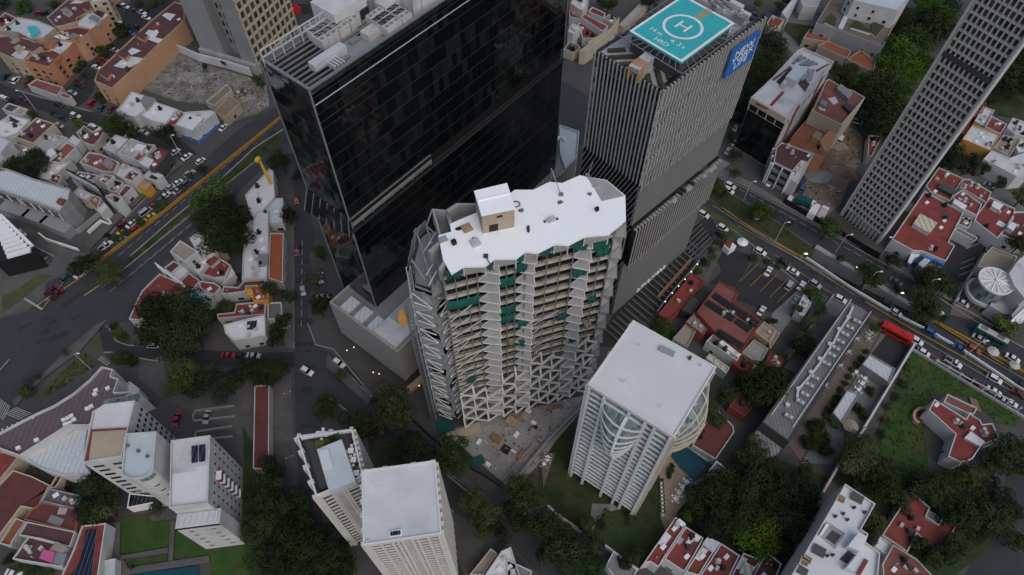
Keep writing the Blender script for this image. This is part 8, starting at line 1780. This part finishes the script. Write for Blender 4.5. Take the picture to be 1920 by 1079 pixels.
for x, y, d, mt, lab, nm in ((960,792,(4,3,.5),'wood_pale','tan plywood stack under the steel frame','plywood_stack'), (985,783,(3,3,.6),'wood_pale','tan plywood stack beside the white pallets','plywood_stack'), (990,772,(2.2,1.6,.5),'white_paint','white pallet pile on the tan plywood','pallet'), (1000,793,(1.8,1.2,.4),'white_paint','white board lying in the upper site yard','board'), (968,817,(1.6,2.2,.4),'white_paint','white sheet pile in the middle of the site yard','board'),
    (1040,766,(6,.9,.5),'wood','long brown beam lying near the white tower','beam'), (898,830,(1.2,2.2,.4),'white_paint','white board beside the broadleaf tree at the site','board'), (930,824,(4.2,2.4,.6),'wood','brown formwork stack in the site yard','formwork'), (948,843,(3.6,3.0,.3),'black','crumpled black sheet in the site yard','sheet'), (962,846,(2.6,.5,.3),'white_paint','white plank beside the black sheet','plank'), (925,858,(2,2,.3),'metal_grey','grey scrap pile beside the black sheet','scrap'), (915,872,(1.6,1.2,.6),'white_paint','white bags near the green net at the site','bags'), (978,855,(1.2,4,.8),'wood','rusty brown rack beside the ramp pit','rack'),
    (870,812,(9,2.4,.4),'wall_tan','tan rubble strip along the front of the site','formwork'), (955,790,(2.4,3.4,.8),'wood_pale','tan timber stack near the pit of the site','timber_stack'), (1004,801,(1.8,1.2,.3),'black','black tarp heap near the white board','tarp'), (895,865,(5,3.5,.3),'green_net','dark green net on the ground by the pavement','ground_net'), (836,800,(6,5,.4),'green_net','dark green net sheet at the foot of the tower','ground_net'), (1012,828,(2.4,1.2,.9),'metal_grey','grey pipe bundle at the head of the ramp','pipe_bundle')):
    stack(x, y, d, mt, lab, nm, nm.replace('_', ' '), -.6 if d[0] < 5 else .35, 2 if d[2] > .35 else 1)
for x, y, lab, mt, s in ((1545,285,'brown rubble heap beside the tall white wall','earth',3.0),(1533,330,'grey dust heap in the middle of the demolition lot','concrete_pale',4.0),(1540,315,'brick rubble heap in the demolition lot','brick',2.4),(1570,275,'tan rubble heap near the back of the demolition lot','tan_roof',2.6),(1592,330,'dark rubble heap beside the lattice tower','wood',2.6),(1585,240,'pale rubble heap under the wood','concrete_pale',2.2),(1495,372,'pale rubble heap near the hoarding','tan_roof',2.0),(1700,385,'tan rubble heap between the lattice tower and the red roof','tan_roof',2.6),(452,172,'white rubble heap at the end of the cleared yard','white_roof_worn',1.6),(470,185,'pale rubble heap near the black tower','concrete_pale',1.8),(430,165,'grey rubble heap beside the roofless house','concrete',1.6),(1760,800,'pale rubble strip beside the house in the lot','concrete_pale',1.6)):
    heap(x, y, lab, mt, 10, s)
for i in range(9):
    x, y = 1752+i*22, 683+i*12.6; a = P(x, y, 0); t = thing('fence_post', 'white fence post of the roadside wall', 'post', a, 'posts of the roadside wall'); MB().box(a, (.3, .3, 2.2), .5).build('shaft', m_['white_paint'], t); MB().box((a[0], a[1], 2.0), (.45, .45, .2), .5).build('cap', m_['white_paint'], t); POINTS.append((t, x))
q = P(251,1066,0); t = thing('garden_statue', 'dark tripod figure on the pavement beside the pool', 'statue', q)
for k in range(3): MB().tube((q[0]+.7*math.cos(k*2.1), q[1]+.7*math.sin(k*2.1), 0), (q[0], q[1], 1.6), .1, n=6).build('leg', m_['black'], t)
MB().box((q[0], q[1], 1.5), (.9, .7, .6)).build('body', m_['black'], t)
def scatter(name, poly, n, mt, mk):
    q = ccw(pts(poly)); xs = [v[0] for v in q]; ys = [v[1] for v in q]; o = MB(); k = 0
    while k < n:
        x, y = RR.uniform(min(xs), max(xs)), RR.uniform(min(ys), max(ys))
        if inside((x, y), q): mk(o, x, y); k += 1
    stuff(o.build(name, m_[mt], None, (0, 0, 0)))
def weed(o, x, y):
    s = RR.uniform(.15, .5); a = RR.uniform(0, 6); h = s*RR.uniform(.3, 1.0)
    o.quad((x-s*math.cos(a), y-s*math.sin(a), .02), (x+s*math.cos(a), y+s*math.sin(a), .02), (x+s*math.cos(a)*.8+.2, y+s*math.sin(a)*.8, h), (x-s*math.cos(a)*.8, y-s*math.sin(a)*.8+.2, h))
def bitt(o, x, y):
    o.box((x, y, 0), (RR.uniform(.15, .7), RR.uniform(.15, .5), RR.uniform(.08, .4)), RR.uniform(0, 3))
def plank(o, x, y):
    o.box((x, y, .02), (RR.uniform(.8, 2.6), RR.uniform(.1, .3), RR.uniform(.05, .2)), RR.uniform(0, 3))
LOTP = 'z 1706,658 1752,684 1830,732 1912,780 1905,800 1870,795 1820,745 1750,740 1730,790 1735,830 1740,880 1700,890 1650,870 1640,820 1665,760'
for mt, n_ in (('leaf_olive', 900), ('leaf_mid', 900), ('leaf_yellow', 60)): scatter('weeds', LOTP, n_, mt, weed)
for po in ('z 532,246 478,281 418,337 325,414 245,484 240,496 350,409 417,349 480,300', 'z 1340,338 1369,365 1440,408 1520,464 1510,483 1440,438 1352,386', 'z 155,662 185,680 150,705 110,730 75,750 110,705', 'z 1040,830 1075,790 1090,880 1180,960 1235,870 1240,960 1210,1060 1110,1010 1010,930', 'z 690,820 740,830 790,925 840,1010 830,1079'): scatter('weeds', po, 350, 'leaf_mid', weed)
scatter('weeds', 'z 270,170 330,102 372,120 478,152 495,185 420,200 330,190', 260, 'leaf_olive', weed)
for po, n_ in (('z 290,165 330,110 375,122 478,155 490,190 400,195', 90), ('z 1500,300 1540,262 1572,225 1600,232 1615,300 1590,345 1550,405 1480,385 1512,340', 200), ('z 835,812 900,795 1000,770 1100,745 1040,830 980,900 950,908 925,885', 130), ('z 410,205 430,185 450,165 498,162 500,200 480,212 440,226', 120)):
    for mt in ('concrete_pale', 'wall_tan', 'brick', 'metal_dark'): scatter('debris', po, n_//3, mt, bitt)
    for mt in ('wood', 'wood_pale', 'wall_offwhite'): scatter('debris', po, n_//6, mt, plank)
# ---------------------------------------------------------------- one label for one thing
ORD = ['first', 'second', 'third', 'fourth', 'fifth', 'sixth', 'seventh', 'eighth', 'ninth', 'tenth', 'eleventh', 'twelfth', 'thirteenth', 'fourteenth', 'fifteenth', 'sixteenth', 'seventeenth', 'eighteenth', 'nineteenth', 'twentieth']
for k in range(1, 10): ORD.append('twenty '+ORD[k-1])
by = {}
for o, x in POINTS: by.setdefault(o['label'], []).append((x, o))
for lab, q in by.items():
    if len(q) < 2: continue
    q.sort(key=lambda v: v[0]); n = len(q)
    for i, (x, o) in enumerate(q):
        s = ('leftmost' if i == 0 else 'rightmost' if i == n-1 else 'middle one' if n == 3 else ORD[i]+' from left' if i <= n//2 else ORD[n-1-i]+' from right')
        o['label'] = lab+', '+s
